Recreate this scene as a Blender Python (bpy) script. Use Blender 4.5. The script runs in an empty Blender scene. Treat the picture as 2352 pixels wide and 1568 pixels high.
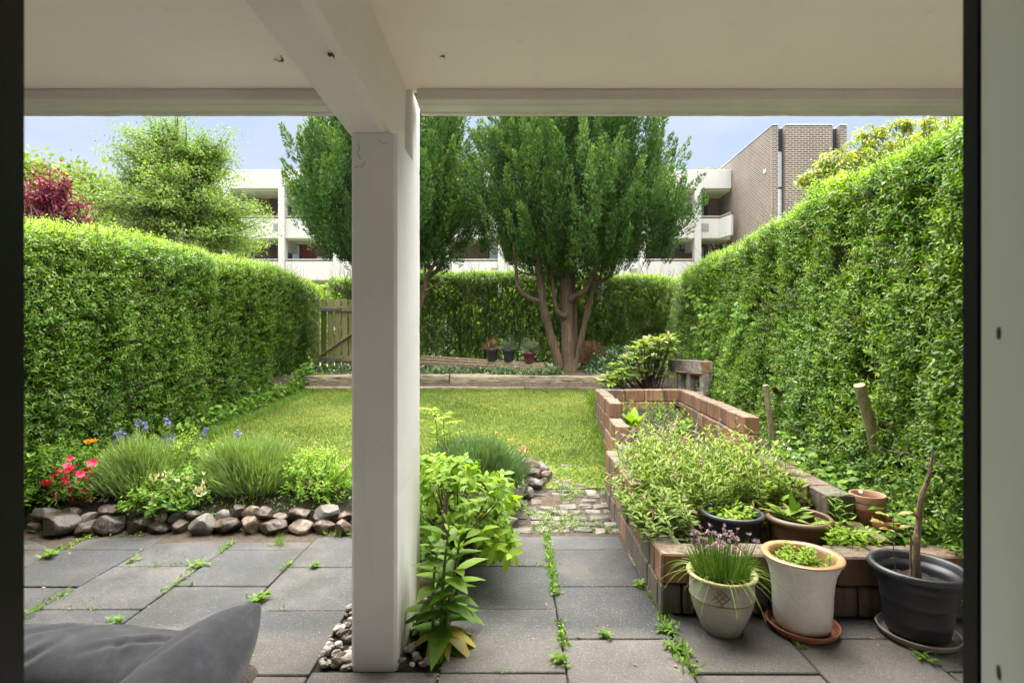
import bpy, math, random
import numpy as np
from mathutils import Vector, Matrix

# ------------------------------------------------------------------ camera, sky, sun, exposure
FPX, HC = 1220.0, 1.29
S = bpy.context.scene
COL = S.collection
cam_d = bpy.data.cameras.new('camera')
cam = bpy.data.objects.new('camera', cam_d)
COL.objects.link(cam)
cam.location = (0, 0, HC)
cam.rotation_euler = (math.radians(90), 0, 0)
cam_d.sensor_width = 36.0
cam_d.lens = 36.0 * FPX / 2352.0
cam_d.clip_start = 0.02
cam_d.clip_end = 500
cam_d.dof.use_dof = True
cam_d.dof.focus_distance = 4.6
cam_d.dof.aperture_fstop = 6.5
S.camera = cam

SUN_EL, SUN_AZ = math.radians(58), math.radians(-6)      # azimuth clockwise from +Y (garden) towards +X
world = bpy.data.worlds.new("World")
S.world = world
world.use_nodes = True
wn = world.node_tree
wn.nodes.clear()
w_out = wn.nodes.new('ShaderNodeOutputWorld')
w_bg = wn.nodes.new('ShaderNodeBackground')
w_sky = wn.nodes.new('ShaderNodeTexSky')
w_sky.sky_type = 'NISHITA'
w_sky.sun_disc = False
w_sky.sun_elevation = SUN_EL
w_sky.sun_rotation = SUN_AZ
w_sky.air_density = 1.0
w_sky.dust_density = 1.0
w_sky.ozone_density = 1.0
w_tc = wn.nodes.new('ShaderNodeTexCoord')
w_map = wn.nodes.new('ShaderNodeMapping')
w_map.inputs['Scale'].default_value = (1.0, 1.0, 4.5)
w_no = wn.nodes.new('ShaderNodeTexNoise')
w_no.inputs['Scale'].default_value = 2.2
w_no.inputs['Detail'].default_value = 7
w_no.inputs['Roughness'].default_value = 0.55
w_cr = wn.nodes.new('ShaderNodeValToRGB')
w_cr.color_ramp.elements[0].position = 0.30
w_cr.color_ramp.elements[0].color = (0.93, 0.93, 0.93, 1)
w_cr.color_ramp.elements[1].position = 0.75
w_cr.color_ramp.elements[1].color = (0.985, 0.985, 0.985, 1)
w_mix = wn.nodes.new('ShaderNodeMix')
w_mix.data_type = 'RGBA'
w_veil = wn.nodes.new('ShaderNodeMix')                      # thin cloud veil, bluish to white streaks, same units as the sky
w_veil.data_type = 'RGBA'
w_veil.inputs['A'].default_value = (3.15, 3.8, 4.95, 1)
w_veil.inputs['B'].default_value = (4.15, 4.5, 5.1, 1)
w_vr = wn.nodes.new('ShaderNodeMapRange')
w_vr.inputs['From Min'].default_value = 0.42
w_vr.inputs['From Max'].default_value = 0.70
wn.links.new(w_no.outputs['Fac'], w_vr.inputs['Value'])
wn.links.new(w_vr.outputs['Result'], w_veil.inputs['Factor'])
wn.links.new(w_veil.outputs['Result'], w_mix.inputs['B'])
wn.links.new(w_tc.outputs['Generated'], w_map.inputs['Vector'])
wn.links.new(w_map.outputs['Vector'], w_no.inputs['Vector'])
wn.links.new(w_no.outputs['Fac'], w_cr.inputs['Fac'])
wn.links.new(w_cr.outputs['Color'], w_mix.inputs['Factor'])
wn.links.new(w_sky.outputs['Color'], w_mix.inputs['A'])
# an overcast dome is about three times brighter overhead than at the horizon
w_sep = wn.nodes.new('ShaderNodeSeparateXYZ')
w_el = wn.nodes.new('ShaderNodeMapRange')
w_el.inputs['From Min'].default_value = 0.43
w_el.inputs['From Max'].default_value = 0.90
w_el.inputs['To Min'].default_value = 0.48
w_el.inputs['To Max'].default_value = 6.6
w_mul = wn.nodes.new('ShaderNodeVectorMath')
w_mul.operation = 'SCALE'
wn.links.new(w_tc.outputs['Generated'], w_sep.inputs['Vector'])
wn.links.new(w_sep.outputs['Z'], w_el.inputs['Value'])
# the veil is bluish near the horizon and warm white overhead
w_el2 = wn.nodes.new('ShaderNodeMapRange')
w_el2.inputs['From Min'].default_value = 0.44
w_el2.inputs['From Max'].default_value = 0.75
w_top = wn.nodes.new('ShaderNodeMix')
w_top.data_type = 'RGBA'
w_top.inputs['B'].default_value = (5.0, 4.86, 4.6, 1)
wn.links.new(w_sep.outputs['Z'], w_el2.inputs['Value'])
wn.links.new(w_el2.outputs['Result'], w_top.inputs['Factor'])
wn.links.new(w_mix.outputs['Result'], w_top.inputs['A'])
wn.links.new(w_top.outputs['Result'], w_mul.inputs[0])
wn.links.new(w_el.outputs['Result'], w_mul.inputs['Scale'])
wn.links.new(w_mul.outputs['Vector'], w_bg.inputs['Color'])
w_bg.inputs['Strength'].default_value = 0.10
wn.links.new(w_bg.outputs['Background'], w_out.inputs['Surface'])

sun_d = bpy.data.lights.new('sun', 'SUN')
sun_d.energy = 1.8
sun_d.angle = math.radians(55)
sun_d.color = (1.0, 0.93, 0.83)
sun = bpy.data.objects.new('sun', sun_d)
COL.objects.link(sun)
_sd = Vector((math.sin(SUN_AZ) * math.cos(SUN_EL), math.cos(SUN_AZ) * math.cos(SUN_EL), math.sin(SUN_EL)))
sun.rotation_euler = _sd.to_track_quat('Z', 'Y').to_euler()
sun.location = (3, 2, 20)

S.view_settings.view_transform = 'Standard'
S.view_settings.look = 'None'
S.view_settings.exposure = 2.05
S.view_settings.gamma = 1
S.cycles.max_bounces = 10
S.cycles.diffuse_bounces = 6
S.cycles.transmission_bounces = 6
S.cycles.transparent_max_bounces = 8
S.cycles.sample_clamp_indirect = 8.0
S.cycles.use_denoising = True

rng = np.random.default_rng(11)
random.seed(5)
Z3 = np.array([0.0, 0.0, 1.0])

def P(u, v, d):                     # photo point (2352-wide units) at depth d -> world
    return np.array([(u - 1176.0) / FPX * d, d, HC - (v - 784.0) / FPX * d])

def gz(y):                          # garden level: flat patio, rising lawn, upper terrace
    y = np.asarray(y, float)
    return np.interp(y, [-100, 3.5, 4.0, 7.74, 7.82, 200], [0, 0, 0.03, 0.585, 0.77, 0.78])

# ------------------------------------------------------------------ smooth pseudo noise
_nk = rng.normal(0, 1, (40, 3)); _np = rng.uniform(0, 6.28, 40)
def noise(p, f=1.0, o=0):
    p = np.atleast_2d(p) * f
    r = np.zeros(len(p))
    for i in range(8):
        k = _nk[(i + o * 3) % 40]
        r += np.sin(p @ k * 1.6 + _np[(i + o * 5) % 40])
    return r / 4.0
def fbm(p, f=1.0, o=0):
    return noise(p, f, o) * .55 + noise(p, f * 2.3, o + 1) * .3 + noise(p, f * 5.1, o + 2) * .15

def unit(a):
    return a / np.maximum(np.linalg.norm(a, axis=-1, keepdims=True), 1e-9)

# ------------------------------------------------------------------ mesh accumulator
BASES = {}
class Acc:
    def __init__(s):
        s.v, s.q, s.t, s.c, s.n = [], [], [], [], 0
    def add(s, v, quads=None, tris=None, tint=0.5):
        v = np.asarray(v, float).reshape(-1, 3)
        s.v.append(v)
        if quads is not None and len(quads): s.q.append(np.asarray(quads, np.int64).reshape(-1, 4) + s.n)
        if tris is not None and len(tris): s.t.append(np.asarray(tris, np.int64).reshape(-1, 3) + s.n)
        s.c.append(np.broadcast_to(np.asarray(tint, float), (len(v),)).copy())
        s.n += len(v)
        return s
    def build(s, name, mat, parent=None, loc=None, smooth=True):
        if not s.v: print('EMPTY MESH', name); s.add(np.zeros((3, 3)), None, [[0, 1, 2]])
        v = np.concatenate(s.v); c = np.concatenate(s.c)
        if parent is not None: base = BASES.get(parent.name, np.zeros(3))
        elif loc is not None: base = np.asarray(loc, float)
        else: base = np.array([*((v.min(0) + v.max(0)) / 2)[:2], v[:, 2].min()])
        q = np.concatenate(s.q) if s.q else np.zeros((0, 4), np.int64)
        t = np.concatenate(s.t) if s.t else np.zeros((0, 3), np.int64)
        me = bpy.data.meshes.new(name)
        me.vertices.add(len(v)); me.vertices.foreach_set('co', (v - base).astype(np.float32).ravel())
        lo = np.concatenate([q.ravel(), t.ravel()]).astype(np.int32)
        me.loops.add(len(lo)); me.loops.foreach_set('vertex_index', lo)
        np_ = len(q) + len(t)
        st = np.concatenate([np.arange(len(q)) * 4, len(q) * 4 + np.arange(len(t)) * 3]).astype(np.int32)
        me.polygons.add(np_); me.polygons.foreach_set('loop_start', st)
        me.polygons.foreach_set('use_smooth', np.full(np_, bool(smooth)))
        a = me.attributes.new('tint', 'FLOAT', 'POINT'); a.data.foreach_set('value', c.astype(np.float32))
        me.update(calc_edges=True)
        me.materials.append(mat)
        o = bpy.data.objects.new(name, me); COL.objects.link(o)
        if parent is not None and name in ('stems', 'twigs', 'branches', 'inner_branches', 'woody_stems', 'flower_stalks', 'stalks'): o['kind'] = 'stuff'
        if parent is None: o.location = base
        else: o.parent = parent
        BASES[o.name] = base
        return o

def tag(o, label=None, cat=None, group=None, kind=None):
    if label: o['label'] = label
    if cat: o['category'] = cat
    if group: o['group'] = group
    if kind: o['kind'] = kind
    return o
def thing(name, loc, label, cat, group=None):
    o = bpy.data.objects.new(name, None); COL.objects.link(o)
    o.empty_display_size = 0.1
    o.location = loc; BASES[o.name] = np.asarray(loc, float)
    return tag(o, label, cat, group)

# ------------------------------------------------------------------ primitives into an Acc
def _cbox_template():
    vs = {}; idx = 0; sgn = [(a, b, c) for a in (-1, 1) for b in (-1, 1) for c in (-1, 1)]
    ids = {}
    for s_ in sgn:
        for ax in range(3):
            ids[(s_, ax)] = len(ids)
    quads, tris = [], []
    for ax in range(3):
        o1, o2 = [i for i in range(3) if i != ax]
        for sg in (-1, 1):
            f = []
            for a, b in ((-1, -1), (1, -1), (1, 1), (-1, 1)):
                k = [0, 0, 0]; k[ax] = sg; k[o1] = a; k[o2] = b
                f.append(ids[(tuple(k), ax)])
            quads.append(f)
            for sg2 in (-1, 1):       # edge between ax (sg) and o1 (sg2), along o2
                pass
    for a1 in range(3):
        for a2 in range(a1 + 1, 3):
            o = 3 - a1 - a2
            for s1 in (-1, 1):
                for s2 in (-1, 1):
                    ka = [0, 0, 0]; ka[a1] = s1; ka[a2] = s2; kb = list(ka)
                    ka[o] = -1; kb[o] = 1
                    quads.append([ids[(tuple(ka), a1)], ids[(tuple(kb), a1)], ids[(tuple(kb), a2)], ids[(tuple(ka), a2)]])
    for s_ in sgn:
        tris.append([ids[(s_, 0)], ids[(s_, 1)], ids[(s_, 2)]])
    def coords(h, b):
        v = np.zeros((24, 3))
        for (s_, ax), i in ids.items():
            for k in range(3):
                v[i, k] = s_[k] * (h[k] if k == ax else h[k] - b)
        return v
    v = coords((1, 1, 1), .2)
    def fix(fs):
        out = []
        for f in fs:
            p = v[f]; n = np.cross(p[1] - p[0], p[2] - p[1])
            if n @ p.mean(0) < 0: f = f[::-1]
            out.append(f)
        return np.array(out)
    return fix(quads), fix(tris), coords
_CQ, _CT, _cco = _cbox_template()

def rotm(rx=0, ry=0, rz=0):
    return np.array(Matrix.Rotation(rz, 3, 'Z') @ Matrix.Rotation(ry, 3, 'Y') @ Matrix.Rotation(rx, 3, 'X'))
def box(acc, c, size, rot=None, bev=0.004, tint=0.5, jit=0.0):
    h = np.asarray(size, float) / 2
    v = _cco(h, min(bev, h.min() * .45))
    if jit: v = v + rng.normal(0, jit, v.shape)
    if rot is not None: v = v @ np.asarray(rot).T
    acc.add(v + np.asarray(c, float), _CQ, _CT, tint)
def box2(acc, lo, hi, bev=0.004, tint=0.5):
    lo, hi = np.minimum(lo, hi).astype(float), np.maximum(lo, hi).astype(float)
    box(acc, (lo + hi) / 2, hi - lo, None, bev, tint)
def beam(acc, a, b, w, h, bev=0.004, tint=0.5, up=(0, 0, 1)):       # a bar from a to b
    a, b = np.asarray(a, float), np.asarray(b, float)
    L = np.linalg.norm(b - a); x = (b - a) / L
    y = np.cross(np.asarray(up, float), x); y /= np.linalg.norm(y); z = np.cross(x, y)
    box(acc, (a + b) / 2, (L, w, h), np.stack([x, y, z], 1), bev, tint)

def lathe(acc, prof, c, n=48, tint=0.5, cap0=False, rough=0.0):
    prof = np.asarray(prof, float); K = len(prof)
    th = np.linspace(0, 2 * np.pi, n, endpoint=False)
    v = np.stack([prof[:, 0][:, None] * np.cos(th), prof[:, 0][:, None] * np.sin(th), np.broadcast_to(prof[:, 1][:, None], (K, n))], -1)
    if rough: v = v * (1 + rough * noise(v.reshape(-1, 3) / max(prof[:, 0].max(), .01), 2.0).reshape(K, n, 1))
    i = np.arange(K - 1)[:, None] * n; j = np.arange(n); j2 = (j + 1) % n
    q = np.stack([i + j, i + j2, i + n + j2, i + n + j], -1).reshape(-1, 4)
    acc.add(v.reshape(-1, 3) + np.asarray(c, float), q, None, tint)

def tubes(acc, Pts, R, sides=5, tint=0.5):          # Pts N,K,3  R N,K
    Pts = np.asarray(Pts, float); N, K, _ = Pts.shape
    R = np.broadcast_to(np.asarray(R, float), (N, K))
    T = unit(np.gradient(Pts, axis=1))
    ref = np.where(np.abs(T[:, :1, 2:]) > .8, np.array([1.0, 0.1, 0]), np.array([0.1, 0.2, 1.0]))
    A = unit(np.cross(T, ref)); B = np.cross(T, A)
    th = np.linspace(0, 2 * np.pi, sides, endpoint=False)
    v = Pts[:, :, None] + R[:, :, None, None] * (np.cos(th)[:, None] * A[:, :, None] + np.sin(th)[:, None] * B[:, :, None])
    n0 = np.arange(N)[:, None, None] * K * sides; k = np.arange(K - 1)[None, :, None] * sides; j = np.arange(sides)[None, None, :]
    j2 = (j + 1) % sides
    q = np.stack([n0 + k + j, n0 + k + j2, n0 + k + sides + j2, n0 + k + sides + j], -1).reshape(-1, 4)
    tt = np.broadcast_to(np.asarray(tint, float).reshape(-1, 1, 1), (N, K, sides)).ravel() if np.ndim(tint) else tint
    acc.add(v.reshape(-1, 3), q, None, tt)
def tube(acc, pts, rad, sides=10, tint=0.5, res=5, wob=0.0):       # one smooth tapered limb through points
    pts = np.asarray(pts, float); K = len(pts)
    rad = np.broadcast_to(np.asarray(rad, float), (K,))
    t = np.linspace(0, K - 1, (K - 1) * res + 1)
    pad = np.vstack([2 * pts[0] - pts[1], pts, 2 * pts[-1] - pts[-2]])
    i = np.minimum(t.astype(int), K - 2); f = (t - i)[:, None]
    p0, p1, p2, p3 = pad[i], pad[i + 1], pad[i + 2], pad[i + 3]
    c = .5 * (2 * p1 + (p2 - p0) * f + (2 * p0 - 5 * p1 + 4 * p2 - p3) * f ** 2 + (3 * p1 - p0 - 3 * p2 + p3) * f ** 3)
    r = np.interp(t, np.arange(K), rad)
    if wob: r = r * (1 + wob * noise(c, 9.0))
    tubes(acc, c[None], r[None], sides, tint)
def bend_strands(acc, p0, d, L, r, droop=0.0, sides=3, K=4, tint=0.5, taper=.35):
    p0, d = np.asarray(p0, float), unit(np.asarray(d, float)); N = len(p0)
    L = np.broadcast_to(L, (N,)); droop = np.broadcast_to(droop, (N,))
    t = np.linspace(0, 1, K)
    pts = p0[:, None] + d[:, None] * (L[:, None] * t)[..., None] - Z3 * (droop[:, None] * L[:, None] * t ** 2)[..., None]
    R = np.broadcast_to(r, (N,))[:, None] * (1 - (1 - taper) * t)
    tubes(acc, pts, R, sides, tint)
    return pts

_T = {}
def _tpl(kind):
    if kind in _T: return _T[kind]
    if kind == 'hex':
        st = np.array([[0, 0], [-.42, .3], [.42, .3], [-.40, .68], [.40, .68], [0, 1]], float)
        q = [[1, 2, 4, 3]]; t = [[0, 2, 1], [3, 4, 5]]; fold = np.zeros(6)
    elif kind == 'dia':
        st = np.array([[0, 0], [-.5, .42], [.5, .42], [0, 1]], float)
        q = []; t = [[0, 2, 1], [1, 2, 3]]; fold = np.zeros(4)
    elif kind == 'blade':
        ts = [0, .35, .7, 1]; w = [.4, .5, .36, .04]
        st = np.array([[s * w[i], ts[i]] for i in range(4) for s in (-1, 1)], float)
        q = [[2 * i, 2 * i + 1, 2 * i + 3, 2 * i + 2] for i in range(3)]; t = []; fold = np.zeros(8)
    else:                                          # 'leaf': broad, folded on the midrib
        ts = [0, .12, .3, .5, .7, .87, 1]; w = [.03, .26, .46, .5, .40, .2, .01]
        st = np.array([[s * w[i], ts[i]] for i in range(7) for s in (-1, 0, 1)], float)
        q = []
        for i in range(6):
            b = 3 * i
            q += [[b, b + 1, b + 4, b + 3], [b + 1, b + 2, b + 5, b + 4]]
        t = []; fold = np.abs(st[:, 0])
    _T[kind] = (st, np.array(q, int).reshape(-1, 4), np.array(t, int).reshape(-1, 3), fold)
    return _T[kind]
def leaves(acc, pos, d, nrm, L, W, tint, kind='hex', curl=0.15, fold=0.0, rufl=0.0):
    st, q, t, fl = _tpl(kind)
    pos = np.asarray(pos, float); N = len(pos); M = len(st)
    if N == 0: return
    d = np.broadcast_to(unit(np.asarray(d, float)), (N, 3)); nrm = np.broadcast_to(np.asarray(nrm, float), (N, 3))
    side = unit(np.cross(d, nrm)); nn = np.cross(side, d)
    L = np.broadcast_to(L, (N,))[:, None]; W = np.broadcast_to(W, (N,))[:, None]; curl = np.broadcast_to(curl, (N,))[:, None]
    s_, tt = st[:, 0][None], st[:, 1][None]
    hgt = -curl * L * tt ** 2 + fold * W * fl[None]
    if rufl: hgt = hgt + rufl * W * rng.normal(0, 1, (N, M)) * (np.abs(s_) > .1)
    v = pos[:, None] + side[:, None] * (s_ * W)[..., None] + d[:, None] * (tt * L)[..., None] + nn[:, None] * hgt[..., None]
    off = (np.arange(N) * M)[:, None, None]
    tn = np.repeat(np.broadcast_to(tint, (N,)), M)
    acc.add(v.reshape(-1, 3), (q[None] + off).reshape(-1, 4) if len(q) else None, (t[None] + off).reshape(-1, 3) if len(t) else None, tn)

def rdir(n):
    return unit(rng.normal(0, 1, (n, 3)))
def perp(d):
    return unit(np.cross(d, rdir(len(d))))
def shoots(acc, base, axis, SL, nl, LL, LW, tint, tj=.12, kind='hex', spread=.85, curl=.15, fold=0.0, upn=.6):
    """leafy shoots: nl leaves in alternating pairs along each axis"""
    N = len(base); axis = unit(axis)
    SL = np.broadcast_to(SL, (N,)); LL = np.broadcast_to(LL, (N,)); tint = np.broadcast_to(tint, (N,))
    a0 = perp(axis); b0 = np.cross(axis, a0); ph = rng.uniform(0, 6.28, N)
    for i in range(nl):
        f = (i // 2 + .6) / (nl / 2 + .1)
        ang = ph + (i % 2) * np.pi + (i // 2) * 1.57 + rng.normal(0, .3, N)
        rad = a0 * np.cos(ang)[:, None] + b0 * np.sin(ang)[:, None]
        d = unit(axis * (.35 + .45 * f) + rad * spread + rng.normal(0, .15, (N, 3)))
        nr = unit(axis * .7 + Z3 * upn + rng.normal(0, .25, (N, 3)))
        sz = LL * (1.05 - .45 * f ** 3) * rng.uniform(.8, 1.15, N)
        leaves(acc, base + axis * (SL * min(f, 1.0))[:, None], d, nr, sz, sz * LW, np.clip(tint + .18 * (f - .4) + rng.normal(0, tj, N), 0, 1), kind, curl, fold)

# ------------------------------------------------------------------ node materials
def newmat(name):
    m = bpy.data.materials.new(name); m.use_nodes = True
    nt = m.node_tree; nt.nodes.clear()
    out = nt.nodes.new('ShaderNodeOutputMaterial')
    return m, nt, out
def nd(nt, typ, **kw):
    n = nt.nodes.new(typ)
    for k, v in kw.items():
        if k.startswith('_'): setattr(n, k[1:], v)
        else:
            key = int(k[1:]) if k[0] == 'i' and k[1:].isdigit() else k.replace('_', ' ')
            if isinstance(v, tuple) and len(v) == 2 and hasattr(v[0], 'outputs'):
                nt.links.new(v[0].outputs[v[1]], n.inputs[key])
            else: n.inputs[key].default_value = v
    return n
def ramp(nt, fac, stops):
    r = nt.nodes.new('ShaderNodeValToRGB'); e = r.color_ramp.elements
    while len(e) < len(stops): e.new(.5)
    for i, (p, c) in enumerate(stops):
        e[i].position = p; e[i].color = (*c, 1) if len(c) == 3 else c
    nt.links.new(fac[0].outputs[fac[1]], r.inputs['Fac'])
    return r
def g3(x): return (x, x, x)
def mixc(nt, fac, a, b, mode='MIX'):
    n = nt.nodes.new('ShaderNodeMix'); n.data_type = 'RGBA'; n.blend_type = mode
    for key, v in (('Factor', fac), ('A', a), ('B', b)):
        if isinstance(v, tuple) and len(v) == 2 and hasattr(v[0], 'outputs'): nt.links.new(v[0].outputs[v[1]], n.inputs[key])
        else: n.inputs[key].default_value = v if not isinstance(v, tuple) or len(v) == 4 else (*v, 1)
    return n
def coords(nt, scale=(1, 1, 1), world_=True):
    if world_:
        g = nt.nodes.new('ShaderNodeNewGeometry'); src = (g, 'Position')
    else:
        g = nt.nodes.new('ShaderNodeTexCoord'); src = (g, 'Object')
    m = nd(nt, 'ShaderNodeMapping', Vector=src); m.inputs['Scale'].default_value = scale
    return (m, 'Vector')
def tex(nt, vec, scale, detail=5, rough=.6, dist=0.0):
    return nd(nt, 'ShaderNodeTexNoise', Vector=vec, Scale=scale, Detail=detail, Roughness=rough, Distortion=dist)

def leafmat(name, c0, c1, c2, rough=.42, trans=.35, spec=.5, tr_gain=1.5):
    m, nt, out = newmat(name)
    at = nd(nt, 'ShaderNodeAttribute', _attribute_name='tint')
    no = tex(nt, coords(nt), 3.0, 3)
    ad = nd(nt, 'ShaderNodeMath', _operation='MULTIPLY_ADD', i0=(no, 'Fac'), i1=.30, i2=(at, 'Fac'))
    su = nd(nt, 'ShaderNodeMath', _operation='SUBTRACT', i0=(ad, 0), i1=.15)
    r = ramp(nt, (su, 0), [(0, c0), (.5, c1), (1, c2)])
    p = nd(nt, 'ShaderNodeBsdfPrincipled', Base_Color=(r, 'Color'), Roughness=rough)
    p.inputs['Specular IOR Level'].default_value = spec
    tc = mixc(nt, 1.0, (r, 'Color'), (tr_gain, tr_gain * 1.05, tr_gain * .45, 1), 'MULTIPLY')
    tl = nd(nt, 'ShaderNodeBsdfTranslucent', Color=(tc, 'Result'))
    mx = nd(nt, 'ShaderNodeMixShader', Fac=trans)
    nt.links.new(p.outputs[0], mx.inputs[1]); nt.links.new(tl.outputs[0], mx.inputs[2])
    nt.links.new(mx.outputs[0], out.inputs['Surface'])
    return m

def stuffmat(name, stops, scale=6.0, rough=.8, bump=.3, bscale=40.0, stretch=(1, 1, 1), tintmix=0.0, spec=.35, obj=False, bdist=.01, detail=8, fine=0.0):
    """noise-coloured solid with bump; tintmix shifts colour by the per-piece 'tint'"""
    m, nt, out = newmat(name)
    co = coords(nt, stretch, not obj)
    n1 = tex(nt, co, scale, detail, .62, .3)
    f = (n1, 'Fac')
    if fine:
        n3 = tex(nt, co, scale * 14, 3, .7)
        a3 = nd(nt, 'ShaderNodeMath', _operation='MULTIPLY_ADD', i0=(n3, 'Fac'), i1=fine, i2=f)
        f = (nd(nt, 'ShaderNodeMath', _operation='SUBTRACT', i0=(a3, 0), i1=fine * .5), 0)
    if tintmix:
        at = nd(nt, 'ShaderNodeAttribute', _attribute_name='tint')
        a = nd(nt, 'ShaderNodeMath', _operation='MULTIPLY_ADD', i0=(at, 'Fac'), i1=tintmix, i2=f)
        f = (nd(nt, 'ShaderNodeMath', _operation='SUBTRACT', i0=(a, 0), i1=tintmix * .5), 0)
    r = ramp(nt, f, stops)
    p = nd(nt, 'ShaderNodeBsdfPrincipled', Base_Color=(r, 'Color'), Roughness=rough)
    p.inputs['Specular IOR Level'].default_value = spec
    n2 = tex(nt, co, bscale, 6, .65)
    b = nd(nt, 'ShaderNodeBump', Strength=bump, Distance=bdist, Height=(n2, 'Fac'))
    nt.links.new(b.outputs[0], p.inputs['Normal'])
    nt.links.new(p.outputs[0], out.inputs['Surface'])
    return m
def plain(name, c, rough=.5, spec=.5, metal=0.0, nz=.12):
    return stuffmat(name, [(.3, tuple(x * (1 - nz) for x in c)), (.7, tuple(min(1, x * (1 + nz)) for x in c))], 8, rough, .08, 60, spec=spec)
# ------------------------------------------------------------------ materials: painted concrete, ground
def paintmat(name, ca, cb, algae=False, speck=.5, rough=.6, bump=.12):
    m, nt, out = newmat(name)
    co = coords(nt)
    n1 = tex(nt, co, 1.3, 8, .65)
    r = ramp(nt, (n1, 'Fac'), [(.25, ca), (.75, cb)])
    col = (r, 'Color')
    vo = nd(nt, 'ShaderNodeTexVoronoi', Vector=co, Scale=40.0, Randomness=1.0)
    ns = tex(nt, co, 7.0, 2)
    th = nd(nt, 'ShaderNodeMath', _operation='MULTIPLY', i0=(ns, 'Fac'), i1=.24 * speck)
    th2 = nd(nt, 'ShaderNodeMath', _operation='SUBTRACT', i0=(th, 0), i1=.09 * speck)
    lt = nd(nt, 'ShaderNodeMath', _operation='LESS_THAN', i0=(vo, 'Distance'), i1=(th2, 0))
    col = (mixc(nt, (lt, 0), col, (.06, .05, .04)), 'Result')
    # drip streaks
    cs = coords(nt, (9, 9, .8)); n3 = tex(nt, cs, 1.6, 4)
    r3 = ramp(nt, (n3, 'Fac'), [(.62, g3(0)), (.85, g3(.22))])
    col = (mixc(nt, (r3, 'Color'), col, (.34, .32, .27)), 'Result')
    if algae:
        sp = nd(nt, 'ShaderNodeSeparateXYZ', Vector=(nt.nodes.new('ShaderNodeNewGeometry'), 'Position'))
        ca_ = coords(nt, (6, 6, .9)); n4 = tex(nt, ca_, 2.2, 6, .7)
        y1 = nd(nt, 'ShaderNodeMapRange', i0=(sp, 'Y'), i1=2.34, i2=2.60, i3=0.0, i4=1.0)
        z1 = nd(nt, 'ShaderNodeMapRange', i0=(sp, 'Z'), i1=.95, i2=.15, i3=0.0, i4=1.0)
        z2 = nd(nt, 'ShaderNodeMapRange', i0=(sp, 'Z'), i1=.28, i2=.0, i3=0.0, i4=.75)
        a = nd(nt, 'ShaderNodeMath', _operation='MULTIPLY', i0=(y1, 0), i1=(z1, 0))
        x1 = nd(nt, 'ShaderNodeMapRange', i0=(sp, 'Y'), i1=2.10, i2=2.20, i3=0.0, i4=1.0)
        z3 = nd(nt, 'ShaderNodeMath', _operation='MULTIPLY', i0=(z2, 0), i1=(x1, 0))
        a2 = nd(nt, 'ShaderNodeMath', _operation='MAXIMUM', i0=(a, 0), i1=(z3, 0))
        a3 = nd(nt, 'ShaderNodeMath', _operation='MULTIPLY', i0=(a2, 0), i1=(n4, 'Fac'))
        a4 = nd(nt, 'ShaderNodeMath', _operation='MULTIPLY', _use_clamp=True, i0=(a3, 0), i1=2.0)
        col = (mixc(nt, (a4, 0), col, (.17, .19, .055)), 'Result')
    p = nd(nt, 'ShaderNodeBsdfPrincipled', Base_Color=col, Roughness=rough)
    n2 = tex(nt, co, 90, 5, .7)
    n5 = tex(nt, co, 9, 4, .6)
    hh = nd(nt, 'ShaderNodeMath', _operation='MULTIPLY_ADD', i0=(n5, 'Fac'), i1=.8, i2=(n2, 'Fac'))
    b = nd(nt, 'ShaderNodeBump', Strength=bump, Distance=.006, Height=(hh, 0))
    nt.links.new(b.outputs[0], p.inputs['Normal'])
    nt.links.new(p.outputs[0], out.inputs['Surface'])
    return m
M = {}
M['paint'] = paintmat('white_painted_concrete', (.64, .63, .615), (.80, .79, .775), algae=True, speck=1.0)
M['ceil'] = paintmat('cream_ceiling_paint', (.885, .775, .755), (.97, .855, .845), speck=.3)
M['beam'] = paintmat('beam_paint', (.74, .685, .655), (.84, .785, .755), speck=.5)
M['fascia'] = paintmat('weathered_fascia_paint', (.56, .525, .485), (.74, .70, .65), speck=1.2, bump=.5)
M['black'] = plain('black_door_paint', (.006, .0065, .008), .4, .3)
M['greyframe'] = paintmat('grey_white_frame_paint', (.84, .88, .87), (.90, .93, .92), speck=.3)
M['screw'] = plain('dark_screw', (.03, .028, .03), .5)
M['room'] = plain('interior_paint', (.6, .6, .58), .7)
M['roomfloor'] = plain('interior_floor', (.2, .14, .09), .5)
M['soil'] = stuffmat('dark_soil', [(.3, (.010, .007, .005)), (.55, (.024, .017, .012)), (.8, (.06, .043, .03))], 9, .9, .9, 35, bdist=.03)
M['moss'] = leafmat('moss', (.05, .06, .012), (.12, .13, .02), (.2, .2, .03), .8, .1)

# ------------------------------------------------------------------ the house the picture is taken from
ROOFZ = 2.44
house = thing('house', (0, .55, 0), 'white concrete house whose covered porch, beam, pillar and doorway frame the garden view', 'house')
a = Acc()
def slab_grid(acc, x0, x1, y0, y1, z, nx=2, ny=2):
    X, Y = np.meshgrid(np.linspace(x0, x1, nx), np.linspace(y0, y1, ny))
    v = np.stack([X, Y, np.full_like(X, z)], -1).reshape(-1, 3)
    return v
box2(a, (-7, .52, ROOFZ), (7, 2.46, ROOFZ + .22), .002)
a.build('porch_ceiling', M['ceil'], house, smooth=False)
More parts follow.
